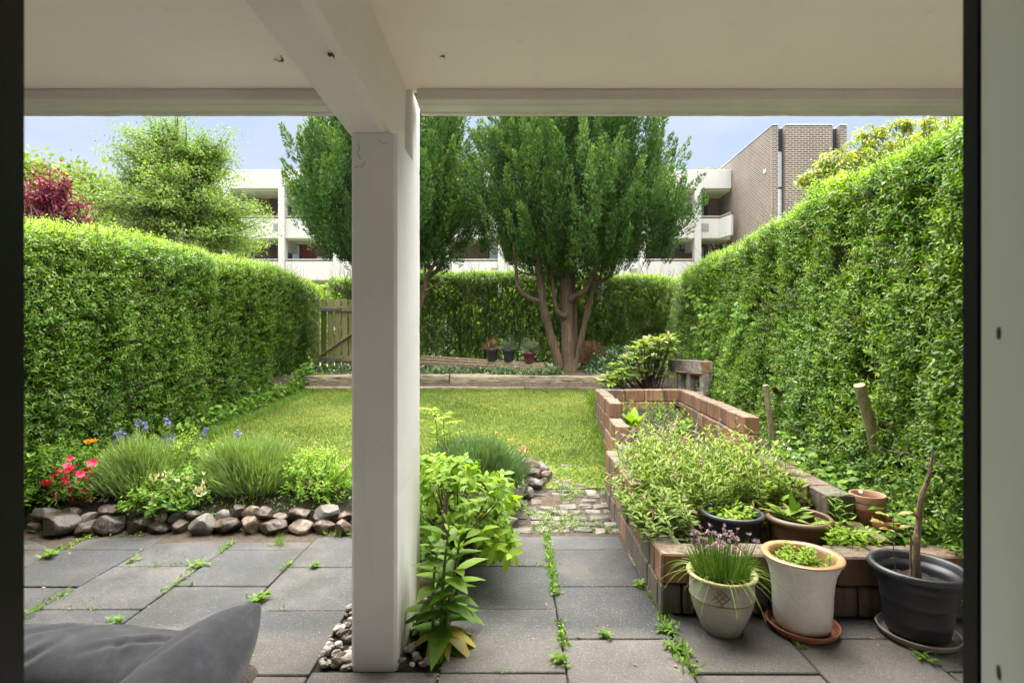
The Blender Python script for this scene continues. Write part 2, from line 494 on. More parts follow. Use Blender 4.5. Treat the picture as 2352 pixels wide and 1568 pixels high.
# front edge beams, one each side of the pillar, with a rough upper edge and a stepped lip
def fascia(x0, x1, label=None, hole=None):
    a = Acc(); n = int((x1 - x0) / .012)
    xs = np.linspace(x0, x1, n)
    p = np.stack([xs, np.zeros(n), np.zeros(n)], 1)
    w = .0016 * noise(p, 14, 3) + .0014 * noise(p, 60, 5) + .004 * np.clip(noise(p, 3.0, 8) - .55, 0, 1)
    top = ROOFZ + .012 + w * 0
    # section: back top, back lower, lip, underside, drip, front, (y, z)
    sec = [(2.418, ROOFZ + .02), (2.418, ROOFZ - .004), (2.413, ROOFZ - .010), (2.413, ROOFZ - .050), (2.420, ROOFZ - .056), (2.440, ROOFZ - .060), (2.445, ROOFZ - .066), (2.507, ROOFZ - .066), (2.511, ROOFZ - .074), (2.540, ROOFZ - .074), (2.546, ROOFZ - .06), (2.546, ROOFZ + .26), (2.46, ROOFZ + .26)]
    K = len(sec); v = np.zeros((n, K, 3)); v[:, :, 0] = xs[:, None]
    for k, (y, z) in enumerate(sec):
        v[:, k, 1] = y; v[:, k, 2] = z
    v[:, 2, 2] += w * 2.2; v[:, 1, 2] += w * 2.2; v[:, 3:10, 2] += w[:, None] * .5
    v[:, 2:4, 1] += (w * .6)[:, None]
    i = np.arange(n - 1)[:, None] * K; k = np.arange(K - 1)
    q = np.stack([i + k, i + K + k, i + K + k + 1, i + k + 1], -1).reshape(-1, 4)
    a.add(v.reshape(-1, 3), q[:, ::-1])
    for e, fl in ((0, 1), (n - 1, -1)):            # end caps
        c = v[e].mean(0); vv = np.vstack([v[e], c]); t = [[j, (j + 1) % K, K][::fl] for j in range(K)]
        a.add(vv, None, t)
    o = a.build('front_edge_beam', M['fascia'], house, smooth=False)
    if label: o['label'] = label
    return o
fascia(-7.0, -.625, 'front edge beam left of the pillar, pale green grey paint')
fascia(-.432, 7.0, 'front edge beam right of the pillar, beige grey paint with chipped end')
# beam running from the house out to the pillar, with a chamfered lower edge on its right
a = Acc()
sec = np.array([(-.645, 2.113), (-.512, 2.113), (-.487, 2.128), (-.482, ROOFZ - .001), (-.645, ROOFZ - .001)])
ys = np.array([.52, 2.42]); v = np.array([[x, y, z] for y in ys for x, z in sec]); n = 5
a.add(v, [[i, (i + 1) % n, n + (i + 1) % n, n + i] for i in range(n)], None)
a.add(v[:n], None, [[0, 2, 1], [0, 3, 2], [0, 4, 3]]); a.add(v[n:], None, [[0, 1, 2], [0, 2, 3], [0, 3, 4]])
a.build('porch_beam', M['beam'], house, smooth=False)
# pillar: deep fin notched to carry the beam
a = Acc()
def rough_box(acc, lo, hi, bev, nz=60):
    """vertical box with chamfered, slightly chipped arrises"""
    (x0, y0, z0), (x1, y1, z1) = lo, hi
    loop = []
    for (x, y, sx, sy) in ((x0, y0, 1, 1), (x1, y0, -1, 1), (x1, y1, -1, -1), (x0, y1, 1, -1)):
        loop.append(((x, y + sy * bev), (x + sx * bev, y)) if sx * sy > 0 else ((x + sx * bev, y), (x, y + sy * bev)))
    pts = [p for pr in loop for p in pr]
    zs = np.linspace(z0, z1, nz); K = len(pts)
    v = np.zeros((nz, K, 3))
    for k, (x, y) in enumerate(pts):
        v[:, k] = np.stack([np.full(nz, x), np.full(nz, y), zs], 1)
    cc = np.array([(x0 + x1) / 2, (y0 + y1) / 2])
    wob = noise(v.reshape(-1, 3), 25, 4).reshape(nz, K) * .0012 + (rng.random((nz, K)) < .02) * .003
    dirc = unit(np.concatenate([cc - v[:, :, :2], np.zeros((nz, K, 1))], -1))
    v = v + dirc * np.abs(wob)[..., None]
    i = np.arange(nz - 1)[:, None] * K; k = np.arange(K); k2 = (k + 1) % K
    q = np.stack([i + k, i + k2, i + K + k2, i + K + k], -1).reshape(-1, 4)
    acc.add(v.reshape(-1, 3), q)
    for e, fl in ((0, -1), (nz - 1, 1)):
        vv = np.vstack([v[e], v[e].mean(0)]); acc.add(vv, None, [[j, (j + 1) % K, K][::fl] for j in range(K)])
rough_box(a, (-.636, 2.096, -.02), (-.455, 2.63, 2.111), .012)
rough_box(a, (-.636, 2.424, 2.109), (-.455, 2.628, ROOFZ - .002), .008, 12)
a.build('pillar', M['paint'], house, smooth=False)
# wall round the doorway, door frame, door leaf
a = Acc()
box2(a, (-7, .30, -.05), (-.70, .52, ROOFZ + .2)); box2(a, (.62, .30, -.05), (7, .52, ROOFZ + .2)); box2(a, (-.70, .30, 2.2), (.62, .52, ROOFZ + .2))
a.build('outer_wall', M['paint'], house, smooth=False)
a = Acc()
box2(a, (-3, -3.6, -.06), (3, -3.5, 2.5)); box2(a, (-3.1, -3.5, -.06), (-3, .3, 2.5)); box2(a, (3, -3.5, -.06), (3.1, .3, 2.5)); box2(a, (-3, -3.5, 2.4), (3, .298, 2.5))
a.build('inner_wall', M['room'], house, smooth=False)
a = Acc(); box2(a, (-3, -3.5, -.06), (3, .298, .0)); box2(a, (-.70, .30, -.06), (.62, .52, .0)); a.build('inner_floor', M['roomfloor'], house, smooth=False)
fr = Acc(); _pl = np.array([(.467, .5285), (.374, .3853), (.374, .375), (.62, .375), (.62, .5285)]); _v = np.array([[x, y, z] for z in (0, 2.2) for x, y in _pl])  # jamb face splayed towards the garden so that it catches more light
fr.add(_v, [[i, (i + 1) % 5, 5 + (i + 1) % 5, 5 + i] for i in range(5)], None)
frame = fr.build('door_frame', M['greyframe'], house, smooth=False)
g = Acc(); box2(g, (.466, .529, 0), (.62, .552, 2.2), .003); g.build('seal_strip', M['black'], frame, smooth=False)
for z, r_ in ((1.2972, .0050), (1.003, .0056), (.45, .005), (1.75, .005)):
    s_ = Acc(); v = []
    yc = .4605
    th = np.linspace(0, 2 * np.pi, 17)[:-1]
    ring = [np.stack([.4229 - h * .84 + .545 * r * np.cos(th), yc + h * .545 + .839 * r * np.cos(th), z + r * np.sin(th)], 1) for r, h in ((r_ * 1.15, .0), (r_, .0015), (r_ * .35, .0018))]
    v = np.vstack(ring + [[[.4214, yc + .001, z]]])
    q = [[k * 16 + j, k * 16 + (j + 1) % 16, k * 16 + 16 + (j + 1) % 16, k * 16 + 16 + j] for k in range(2) for j in range(16)]
    s_.add(v, q, [[32 + j, 32 + (j + 1) % 16, 48] for j in range(16)])
    s_.build('screw', M['screw'], frame)
dr = Acc(); box2(dr, (-.70, .40, .0), (-.4555, .50, 2.2), .004)
dr.build('door', M['black'], house, smooth=False)['label'] = 'dark edge of the open garden door'

# ------------------------------------------------------------------ ground, lawn, patio
GX = np.concatenate([np.linspace(-120, -8, 12), np.linspace(-7, 7, 29), np.linspace(8, 120, 12)])
GY = np.concatenate([np.linspace(-12, 3.5, 10), np.linspace(3.6, 8.2, 47), np.linspace(9, 160, 24)])
def sheet(xs, ys, zf, amp=0.0, f=3.0):
    X, Y = np.meshgrid(xs, ys); v = np.stack([X, Y, zf(X, Y)], -1)
    p = v.reshape(-1, 3).copy()
    if amp: p[:, 2] += amp * fbm(p * [1, 1, 0], f)
    ny, nx = X.shape; i = np.arange(ny - 1)[:, None] * nx; j = np.arange(nx - 1)
    q = np.stack([i + j, i + j + 1, i + nx + j + 1, i + nx + j], -1).reshape(-1, 4)
    return p, q
def groundmat():
    m, nt, out = newmat('garden_ground'); co = coords(nt)
    n1 = tex(nt, co, 2.5, 8, .65)
    so = ramp(nt, (tex(nt, co, 14, 8, .7), 'Fac'), [(.3, (.028, .02, .013)), (.55, (.065, .045, .03)), (.8, (.12, .09, .06))])
    gr = ramp(nt, (n1, 'Fac'), [(.3, (.10, .16, .045)), (.7, (.17, .22, .07))])
    sp = nd(nt, 'ShaderNodeSeparateXYZ', Vector=(nt.nodes.new('ShaderNodeNewGeometry'), 'Position'))
    k = nd(nt, 'ShaderNodeMapRange', i0=(sp, 'Y'), i1=10.7, i2=11.2, i3=0.0, i4=1.0)
    c = mixc(nt, (k, 0), (so, 'Color'), (gr, 'Color'))
    p = nd(nt, 'ShaderNodeBsdfPrincipled', Base_Color=(c, 'Result'), Roughness=.9)
    b = nd(nt, 'ShaderNodeBump', Strength=.8, Distance=.03, Height=(tex(nt, co, 30, 6, .7), 'Fac'))
    nt.links.new(b.outputs[0], p.inputs['Normal']); nt.links.new(p.outputs[0], out.inputs['Surface'])
    return m
p, q = sheet(GX, GY, lambda X, Y: gz(Y) - np.where(Y < 3.4, .03, 0))
tag(Acc().add(p, q).build('ground', groundmat(), loc=(0, 0, 0)), kind='structure')

# patio of square concrete slabs
def pavermat():
    m, nt, out = newmat('wet_concrete_slab'); co = coords(nt)
    at = nd(nt, 'ShaderNodeAttribute', _attribute_name='tint')
    n1 = tex(nt, co, 2.2, 8, .65); n2 = tex(nt, co, 75, 5, .8); n6 = tex(nt, co, 16, 7, .75)
    f = nd(nt, 'ShaderNodeMath', _operation='MULTIPLY_ADD', i0=(at, 'Fac'), i1=.20, i2=(n1, 'Fac'))
    f2 = nd(nt, 'ShaderNodeMath', _operation='MULTIPLY_ADD', i0=(n2, 'Fac'), i1=.85, i2=(f, 0))
    f3 = nd(nt, 'ShaderNodeMath', _operation='MULTIPLY_ADD', i0=(n6, 'Fac'), i1=.34, i2=(f2, 0))
    f4 = nd(nt, 'ShaderNodeMath', _operation='MULTIPLY', i0=(f3, 0), i1=.475)
    wet = ramp(nt, (f4, 0), [(.40, (.009, .0105, .0140)), (.49, (.022, .0245, .030)), (.58, (.040, .0418, .047)), (.68, (.092, .083, .079))])
    dry = ramp(nt, (f4, 0), [(.40, (.062, .058, .054)), (.54, (.102, .095, .087)), (.7, (.16, .149, .136))])
    sp = nd(nt, 'ShaderNodeSeparateXYZ', Vector=(nt.nodes.new('ShaderNodeNewGeometry'), 'Position'))
    n3 = tex(nt, co, 1.7, 5, .6)
    yy = nd(nt, 'ShaderNodeMath', _operation='MULTIPLY_ADD', i0=(n3, 'Fac'), i1=.34, i2=(sp, 'Y'))
    k = nd(nt, 'ShaderNodeMapRange', i0=(yy, 0), i1=2.46, i2=2.58, i3=0.0, i4=1.0)
    nb = tex(nt, co, 1.9, 3, .5); rb_ = ramp(nt, (nb, 'Fac'), [(.53, g3(0)), (.66, g3(.45))])
    wet = mixc(nt, (rb_, 'Color'), (wet, 'Color'), (.092, .074, .064)); k2_ = tex(nt, co, 3.3, 4, .6); rk = ramp(nt, (k2_, 'Fac'), [(.38, g3(.65)), (.52, g3(0))])
    wet = mixc(nt, (rk, 'Color'), (wet, 'Result'), (.022, .025, .020))
    c = mixc(nt, (k, 0), (dry, 'Color'), (wet, 'Result'))
    # scattered dark bits, pale grit and moss blotches
    vo = nd(nt, 'ShaderNodeTexVoronoi', Vector=co, Scale=55.0)
    n7 = tex(nt, co, 4, 3); t7 = nd(nt, 'ShaderNodeMath', _operation='MULTIPLY_ADD', i0=(n7, 'Fac'), i1=.6, i2=-.20)
    lt = nd(nt, 'ShaderNodeMath', _operation='LESS_THAN', i0=(vo, 'Distance'), i1=(t7, 0))
    vo2 = nd(nt, 'ShaderNodeTexVoronoi', Vector=co, Scale=90.0)
    lt2 = nd(nt, 'ShaderNodeMath', _operation='LESS_THAN', i0=(vo2, 'Distance'), i1=.14)
    c1 = mixc(nt, (lt2, 0), (c, 'Result'), (.38, .36, .33))
    lt3 = nd(nt, 'ShaderNodeMath', _operation='MULTIPLY', i0=(lt, 0), i1=.55)
    c2 = mixc(nt, (lt3, 0), (c1, 'Result'), (.05, .047, .03))
    ro = nd(nt, 'ShaderNodeMapRange', i0=(k, 0), i1=0.0, i2=1.0, i3=.85, i4=.46)
    p = nd(nt, 'ShaderNodeBsdfPrincipled', Base_Color=(c2, 'Result'), Roughness=(ro, 0))
    b = nd(nt, 'ShaderNodeBump', Strength=.9, Distance=.008, Height=(n2, 'Fac'))
    nt.links.new(b.outputs[0], p.inputs['Normal']); nt.links.new(p.outputs[0], out.inputs['Surface'])
    return m
M['paver'] = pavermat()
a = Acc(); JOINTS = []
cols = [(-4.29, 2.80), (-3.79, 3.05), (-3.28, 2.80), (-2.785, 2.80), (-2.285, 3.05), (-1.782, 2.80), (-1.285, 3.04), (-.785, 2.08), (-.285, 3.055), (.213, 2.80), (.705, 3.05), (1.2, 2.80), (1.7, 2.57), (2.2, 2.8), (2.7, 3.05)]
EDGE = 3.53
for ci in range(len(cols) - 1):
    x0, off = cols[ci]; x1 = cols[ci + 1][0]
    if abs(x0 + .785) < .01: off = 2.08
    ys_ = np.arange(off - 4 * .493, EDGE + .4, .493)
    for k, y0 in enumerate(ys_):
        y1 = min(y0 + .493, EDGE)
        if y1 - y0 < .05 or y1 < .55: continue
        if x0 > 2.1 and y0 > 2.6: continue
        if .70 < (x0 + x1) / 2 < 2.2 and y0 > 2.56: continue
        if -.79 < x0 < -.70 and y1 > 2.1:
            if y0 > 2.07: continue
        g_ = .004
        box(a, ((x0 + x1) / 2, (y0 + y1) / 2, -.02 + rng.normal(0, .0012)), (x1 - x0 - 2 * g_, y1 - y0 - 2 * g_, .04), rotm(rng.normal(0, .003), rng.normal(0, .003), rng.normal(0, .0015)), .004, rng.uniform(0, 1))
        JOINTS.append((x0, y0, x1, y1))
tag(a.build('patio', M['paver'], loc=(0, 0, 0), smooth=False), kind='structure')
p, q = sheet(np.linspace(-5, 3, 40), np.linspace(.55, 3.55, 30), lambda X, Y: X * 0 - .012, .004, 12)
tag(Acc().add(p, q).build('patio_joint_soil', M['soil'], loc=(0, 0, 0)), kind='structure')
# unseen pale slab, added to bounce daylight up onto the porch ceiling
M['step'] = stuffmat('pale_bounce_concrete', [(.3, (.47, .44, .425)), (.7, (.60, .57, .55))], 4, .8, .3, 40)
a = Acc(); box2(a, (-.60, .525, -.03), (4.2, 1.66, .03), .006)
tag(a.build('bounce_slab', M['step'], loc=(1.5, .55, 0), smooth=False), 'added pale concrete slab bouncing daylight onto the porch ceiling', 'step')
# lawn sheet
def lawn_xl(y): return np.interp(y, [4.5, 5.72, 7.44, 7.8], [-3.34, -3.22, -2.90, -2.84])
def lawn_xr(y): return np.interp(y, [4.0, 4.3, 4.9, 6.25, 7.8], [.73, .80, .91, 1.03, 1.16])
def lawnmat():
    m, nt, out = newmat('mossy_lawn'); co = coords(nt)
    n1 = tex(nt, co, 1.5, 6, .6); n2 = tex(nt, co, 45, 4, .7)
    f = nd(nt, 'ShaderNodeMath', _operation='MULTIPLY_ADD', i0=(n2, 'Fac'), i1=.5, i2=(n1, 'Fac'))
    f = nd(nt, 'ShaderNodeMath', _operation='MULTIPLY', i0=(f, 0), i1=.67)
    r = ramp(nt, (f, 0), [(.3, (.05, .075, .010)), (.5, (.10, .13, .014)), (.68, (.18, .175, .024))])
    p = nd(nt, 'ShaderNodeBsdfPrincipled', Base_Color=(r, 'Color'), Roughness=.9)
    b = nd(nt, 'ShaderNodeBump', Strength=.8, Distance=.015, Height=(n2, 'Fac'))
    nt.links.new(b.outputs[0], p.inputs['Normal']); nt.links.new(p.outputs[0], out.inputs['Surface'])
    return m
T_ = np.linspace(0, 1, 60); yy = np.linspace(4.35, 7.72, 50)
X = lawn_xl(yy)[:, None] * (1 - T_) + lawn_xr(yy)[:, None] * T_
Y = np.repeat(yy[:, None], 60, 1)
vv = np.stack([X, Y, gz(Y) + .008], -1).reshape(-1, 3); vv[:, 2] += .012 * fbm(vv * [1, 1, 0], 1.3)
i = np.arange(49)[:, None] * 60; j = np.arange(59)
tag(Acc().add(vv, np.stack([i + j, i + j + 1, i + 61 + j, i + 60 + j], -1).reshape(-1, 4)).build('lawn', lawnmat(), loc=(0, 0, 0)), kind='structure')
def lawn_z(x, y):
    p = np.stack([x, y, np.zeros_like(x)], -1)
    return gz(y) + .008 + .012 * fbm(p, 1.3)
# grass blades (uncountable)
n = 150000
y = 4.4 + 3.32 * rng.random(n) ** 1.15
t = rng.random(n); x = lawn_xl(y) * (1 - t) + lawn_xr(y) * t
keep = ~((y < 4.9 + .15 * noise(np.stack([x, y, x * 0], 1), 4)) & (x > -.15) & (rng.random(n) < .6))
x, y = x[keep], y[keep]; n = len(x)
pz = np.stack([x, y, lawn_z(x, y) - .003], 1)
pn = fbm(pz * [1, 1, 0], 1.6, 4)
d = unit(np.stack([rng.normal(0, .55, n), rng.normal(0, .55, n), np.ones(n) * .9], 1))
edge = np.clip((lawn_xl(y) + .12 - x) / .2, 0, 1)
L = rng.uniform(.014, .034, n) * (1 + .35 * np.clip(pn, -1, 1)) * np.where(y > 7.55, 1.6, 1.0)
ga = Acc(); leaves(ga, pz, d, unit(rng.normal(0, 1, (n, 3)) + [0, -1, .3]), L, rng.uniform(.0035, .006, n), np.clip(.50 - .42 * pn + rng.normal(0, .22, n), 0, 1), 'dia', .3)
M['grass'] = leafmat('lawn_grass', (.04, .088, .011), (.10, .152, .016), (.205, .228, .036), .6, .3, .2)
tag(ga.build('grass', M['grass'], loc=(0, 0, 0)), kind='stuff')

# flower bed soil behind the stone edging, soil right of the raised bed, terrace litter
def bedz(X, Y):
    return np.interp(Y, [3.60, 3.70, 3.82, 4.0, 4.9], [-.03, .07, .145, .18, .15])
p, q = sheet(np.linspace(-4.2, .02, 70), np.linspace(3.5, 4.62, 26), bedz, .018, 5)
p[:, 0] += np.where(p[:, 0] > -.4, (p[:, 1] - 3.5) * .16, 0)
tag(Acc().add(p, q).build('flower_bed_soil', M['soil'], loc=(0, 0, 0)), kind='structure')
def sidez(X, Y): return np.maximum(.20 + .10 * (Y - 2.6), gz(Y) + .01)
p, q = sheet(np.linspace(1.9, 3.4, 24), np.linspace(2.62, 7.7, 50), sidez, .02, 4)
tag(Acc().add(p, q).build('side_bed_soil', M['soil'], loc=(0, 0, 0)), kind='structure')
# ------------------------------------------------------------------ stones
M['stone'] = stuffmat('fieldstone', [(.25, (.016, .012, .009)), (.45, (.045, .032, .022)), (.62, (.095, .064, .042)), (.85, (.19, .145, .105))], 6, .34, .8, 22, tintmix=.42, spec=.5, obj=False, bdist=.02, fine=.25)
M['greystone'] = stuffmat('grey_fieldstone', [(.25, (.045, .042, .036)), (.5, (.105, .098, .085)), (.8, (.23, .215, .185))], 5, .45, .5, 30, tintmix=.3, bdist=.02, fine=.25)
_ico = None
def ico():
    global _ico
    if _ico is None:
        import bmesh
        bm = bmesh.new(); bmesh.ops.create_icosphere(bm, subdivisions=4, radius=1)
        _ico = (np.array([v.co[:] for v in bm.verts]), np.array([[v.index for v in f.verts] for f in bm.faces])); bm.free()
    return _ico
def stone_verts(c, size, ncut=15, seed=0, rz=0.0, lump=.16, bx=.0):
    v, f = ico(); v = v.copy(); r_ = np.random.default_rng(seed)
    if bx: v = v / (np.abs(v) ** bx).sum(1, keepdims=True) ** (1 / bx)
    v *= (1 + lump * fbm(v + seed * 7.1, 1.1, seed % 9))[:, None]
    for k in range(ncut):
        nrm = unit(r_.normal(0, 1, 3)); dd = r_.uniform(.56, .88)
        s_ = v @ nrm - dd; v -= np.outer(np.clip(s_, 0, None) * .97, nrm)
    v *= (1 + .025 * noise(v + seed, 7, 2))[:, None]
    v = v / (v.max(0) - v.min(0)) * np.asarray(size)
    return (v - (v.max(0) + v.min(0)) / 2) @ rotm(r_.normal(0, .12), r_.normal(0, .12), rz).T + c, f
ORD = ['first', 'second', 'third', 'fourth', 'fifth', 'sixth', 'seventh', 'eighth', 'ninth', 'tenth', 'eleventh', 'twelfth', 'thirteenth', 'fourteenth', 'fifteenth', 'sixteenth', 'seventeenth']
lower = [(222, 945, 100, 76, 'grey brown'), (390, 932, 235, 140, 'wide wet tan'), (550, 955, 140, 90, 'rounded pinkish'), (700, 935, 180, 120, 'dark mossy'), (880, 945, 140, 110, 'dark half-hidden'), (1005, 960, 130, 80, 'low dark'), (1122, 945, 125, 92, 'wet brown'), (1278, 930, 152, 122, 'tall grey'), (1425, 945, 150, 90, 'long grey brown'), (1560, 940, 112, 112, 'speckled brown'), (1715, 945, 190, 92, 'squared grey'), (1885, 945, 172, 104, 'wedge-shaped brown'), (2040, 945, 132, 102, 'grey angular'), (2155, 945, 108, 92, 'smooth brown'), (2280, 945, 130, 95, 'plain grey')]
upper = [(205, 885, 60, 62, 'small dark'), (290, 865, 138, 84, 'rounded grey brown'), (450, 855, 120, 56, 'flat brown'), (563, 890, 114, 72, 'low grey'), (692, 855, 152, 84, 'dark green-tinged'), (905, 905, 120, 70, 'shaded dark'), (1012, 895, 84, 62, 'small brown'), (1106, 890, 94, 82, 'upright grey'), (1205, 872, 104, 64, 'reddish brown'), (1400, 885, 102, 92, 'squared olive grey'), (1490, 855, 84, 94, 'upright wet'), (1586, 852, 114, 92, 'rounded wet brown'), (1658, 862, 104, 90, 'tilted tan'), (1756, 885, 104, 52, 'small maroon'), (1868, 875, 142, 92, 'pointed grey brown'), (2045, 858, 154, 92, 'big sloping grey'), (2155, 882, 90, 56, 'flat grey')]
def put_stone(u, v, w, h, d, label, tint, mat, seed, group='stones edging the flower bed', deep=1.0, lump=.16):
    c = P(u, v, d); s_ = d / FPX
    vv, f = stone_verts(c, (w * s_ * 1.06, max(w, h) * s_ * .9 * deep, h * s_ * 1.06), seed=seed, lump=lump)
    a = Acc().add(vv, None, f, tint)
    return tag(a.build('stone', mat), label, 'stone', group)
for row, nm, d0 in ((lower, 'lower', 3.57), (upper, 'upper', 3.64)):
    for k, (cx, cy, w, h, desc) in enumerate(row):
        dark = 'dark' in desc
        put_stone(.3667 * cx, 862.4 + .3667 * cy, w * .3667, h * .3667, d0 + rng.uniform(-.02, .03),
                  f'{desc} stone, {ORD[k]} from the left in the {nm} row of the bed edging', .2 if dark else rng.uniform(.35, .95),
                  M['greystone'] if 'grey' in desc and k % 2 else M['stone'], k + (100 if nm == 'upper' else 0))
heap = [(700, 440, 104, 34, 'flat reddish brick fragment on top of the small stone heap', 4.62, .9, 'stone'), (762, 465, 76, 50, 'round grey stone at the right of the small heap by the lawn', 4.62, .6, 'greystone'),
        (714, 502, 92, 54, 'angular brown stone in the middle of the small heap by the lawn', 4.5, .45, 'stone'), (782, 510, 70, 52, 'tan stone at the right foot of the small heap', 4.52, .8, 'stone'),
        (768, 538, 44, 32, 'small reddish stone low in the heap beside the cobbles', 4.4, .6, 'stone'), (726, 548, 84, 54, 'pale grey stone at the front of the small heap', 4.34, .8, 'greystone'), (690, 600, 60, 60, 'grass-hidden grey stone under the heap beside the dark lavender', 4.18, .5, 'greystone'),
        (588, 752, 90, 84, 'large dark stone under the lime-green shrub beside the cobbles', 3.68, .25, 'greystone')]
for k, (cx, cy, w, h, lb, d, ti, mt) in enumerate(heap):
    put_stone(901.6 + .45 * cx, 862.4 + .45 * cy, w * .45, h * .45, d, lb, ti, M[mt], 300 + k, 'stones heaped where the lawn meets the cobbles')

# gravel strips beside the pillar (uncountable)
a = Acc(); gsp = []
def gravel_spot(x0, x1, y0, y1, n, s0, s1):
    v, f = ico()
for k in range(150):
    if k < 95: x, y = rng.uniform(-.785, -.64), rng.uniform(2.1, 2.62)
    else: x, y = rng.uniform(-.45, -.30), rng.uniform(2.1, 2.7)
    if k < 95 and x < -.785 + .0: continue
    s_ = rng.uniform(.016, .042)
    vv, f = stone_verts((0, 0, 0), (s_ * rng.uniform(.9, 1.5), s_ * rng.uniform(.8, 1.2), s_ * rng.uniform(.6, .9)), 7, 500 + k)
    a.add(vv @ rotm(0, 0, rng.uniform(0, 6)).T + [x, y, rng.uniform(-.005, .02)], None, f, rng.random())
M['gravel'] = stuffmat('gravel', [(.2, (.10, .075, .06)), (.5, (.24, .21, .18)), (.8, (.42, .39, .35))], 9, .7, .4, 40, tintmix=.8)
tag(a.build('gravel', M['gravel']), kind='stuff')

# granite setts of the path
a = Acc()
y = 3.56; r_i = 0
while y < 5.0:
    x = -.02 + rng.uniform(-.04, .02) + max(0, y - 4.2) * .22
    h_ = rng.uniform(.085, .115)
    while x < .70:
        w_ = rng.uniform(.10, .17)
        if not (y > 4.45 and rng.random() < .35 + (y - 4.45)):
            box(a, (x + w_ / 2, y + h_ / 2 + .02 * math.sin(x * 7 + r_i), float(gz(y)) - .012 + rng.normal(0, .004)), (w_ - .016, h_ - .014, .05), rotm(rng.normal(0, .04), rng.normal(0, .04), rng.normal(0, .08)), .012, rng.random(), .0035)
        x += w_
    y += h_; r_i += 1
M['sett'] = stuffmat('granite_sett', [(.25, (.045, .042, .036)), (.5, (.105, .095, .08)), (.75, (.20, .18, .15))], 7, .62, .5, 45, tintmix=.35, fine=.3)
tag(a.build('cobblestone_path', M['sett'], loc=(0, 3.56, 0), smooth=False), kind='structure')

# ------------------------------------------------------------------ raised bed of concrete-brick blocks
def blockmat():
    m, nt, out = newmat('red_brown_blocks'); co = coords(nt)
    at = nd(nt, 'ShaderNodeAttribute', _attribute_name='tint')
    n1 = tex(nt, co, 9, 8, .7)
    f = nd(nt, 'ShaderNodeMath', _operation='MULTIPLY_ADD', i0=(n1, 'Fac'), i1=.55, i2=(at, 'Fac'))
    f = nd(nt, 'ShaderNodeMath', _operation='SUBTRACT', i0=(f, 0), i1=.25)
    r = ramp(nt, (f, 0), [(.05, (.095, .085, .07)), (.22, (.135, .10, .074)), (.4, (.13, .068, .040)), (.7, (.20, .092, .044)), (.95, (.27, .145, .080))])
    ge = nt.nodes.new('ShaderNodeNewGeometry'); sp = nd(nt, 'ShaderNodeSeparateXYZ', Vector=(ge, 'Normal'))
    n2 = tex(nt, co, 26, 6, .75)
    u_ = nd(nt, 'ShaderNodeMapRange', i0=(sp, 'Z'), i1=.5, i2=.9, i3=0.0, i4=1.0)
    k = ramp(nt, (n2, 'Fac'), [(.38, g3(0)), (.58, g3(.9))])
    kk = nd(nt, 'ShaderNodeMath', _operation='MULTIPLY', i0=(u_, 0), i1=(k, 'Color'))
    li = ramp(nt, (tex(nt, co, 60, 3), 'Fac'), [(.35, (.055, .055, .04)), (.55, (.13, .13, .10)), (.75, (.26, .26, .21))])
    c = mixc(nt, (kk, 0), (r, 'Color'), (li, 'Color'))
    cs = coords(nt, (14, 14, 1.2)); n4 = tex(nt, cs, 2.0, 4)      # run-down stains
    k4 = ramp(nt, (n4, 'Fac'), [(.46, g3(0)), (.68, g3(.85))])
    c2 = mixc(nt, (k4, 'Color'), (c, 'Result'), (.045, .038, .03))
    p = nd(nt, 'ShaderNodeBsdfPrincipled', Base_Color=(c2, 'Result'), Roughness=.72)
    n5 = tex(nt, co, 70, 6, .75)
    b = nd(nt, 'ShaderNodeBump', Strength=.7, Distance=.008, Height=(n5, 'Fac'))
    nt.links.new(b.outputs[0], p.inputs['Normal']); nt.links.new(p.outputs[0], out.inputs['Surface'])
    return m
M['block'] = blockmat()
rb = thing('raised_bed', (1.3, 2.5, 0), 'long raised garden bed of stacked red-brown blocks with stepped, mossy tops', 'raised bed')
def block_run(acc, p0, p1, ztop, courses, inward, bl=.20, bw=.115, bh=.142, grey=.15, offs=0):
    p0, p1 = np.array(p0, float), np.array(p1, float); L = np.linalg.norm(p1 - p0); e = (p1 - p0) / L
    ang = math.atan2(e[1], e[0]); nrm = np.array([-e[1], e[0]]) * inward
    for c in range(courses):
        s_ = -(bl * .5 if (c + offs) % 2 else 0)
        zc = ztop - bh * (c + .5)
        while s_ < L - .02:
            a0, a1 = max(s_, 0), min(s_ + bl, L); s_ += bl
            if a1 - a0 < .03: continue
            m_ = p0 + e * (a0 + a1) / 2 + nrm * (bw / 2 + rng.normal(0, .003))
            ti = rng.uniform(.0, .22) if rng.random() < grey else rng.uniform(.4, .95)
            box(acc, (m_[0], m_[1], zc + rng.normal(0, .0015)), (a1 - a0 - .006, bw, bh - .004), rotm(rng.normal(0, .006), rng.normal(0, .006), ang + rng.normal(0, .01)), .008, ti, .0012)
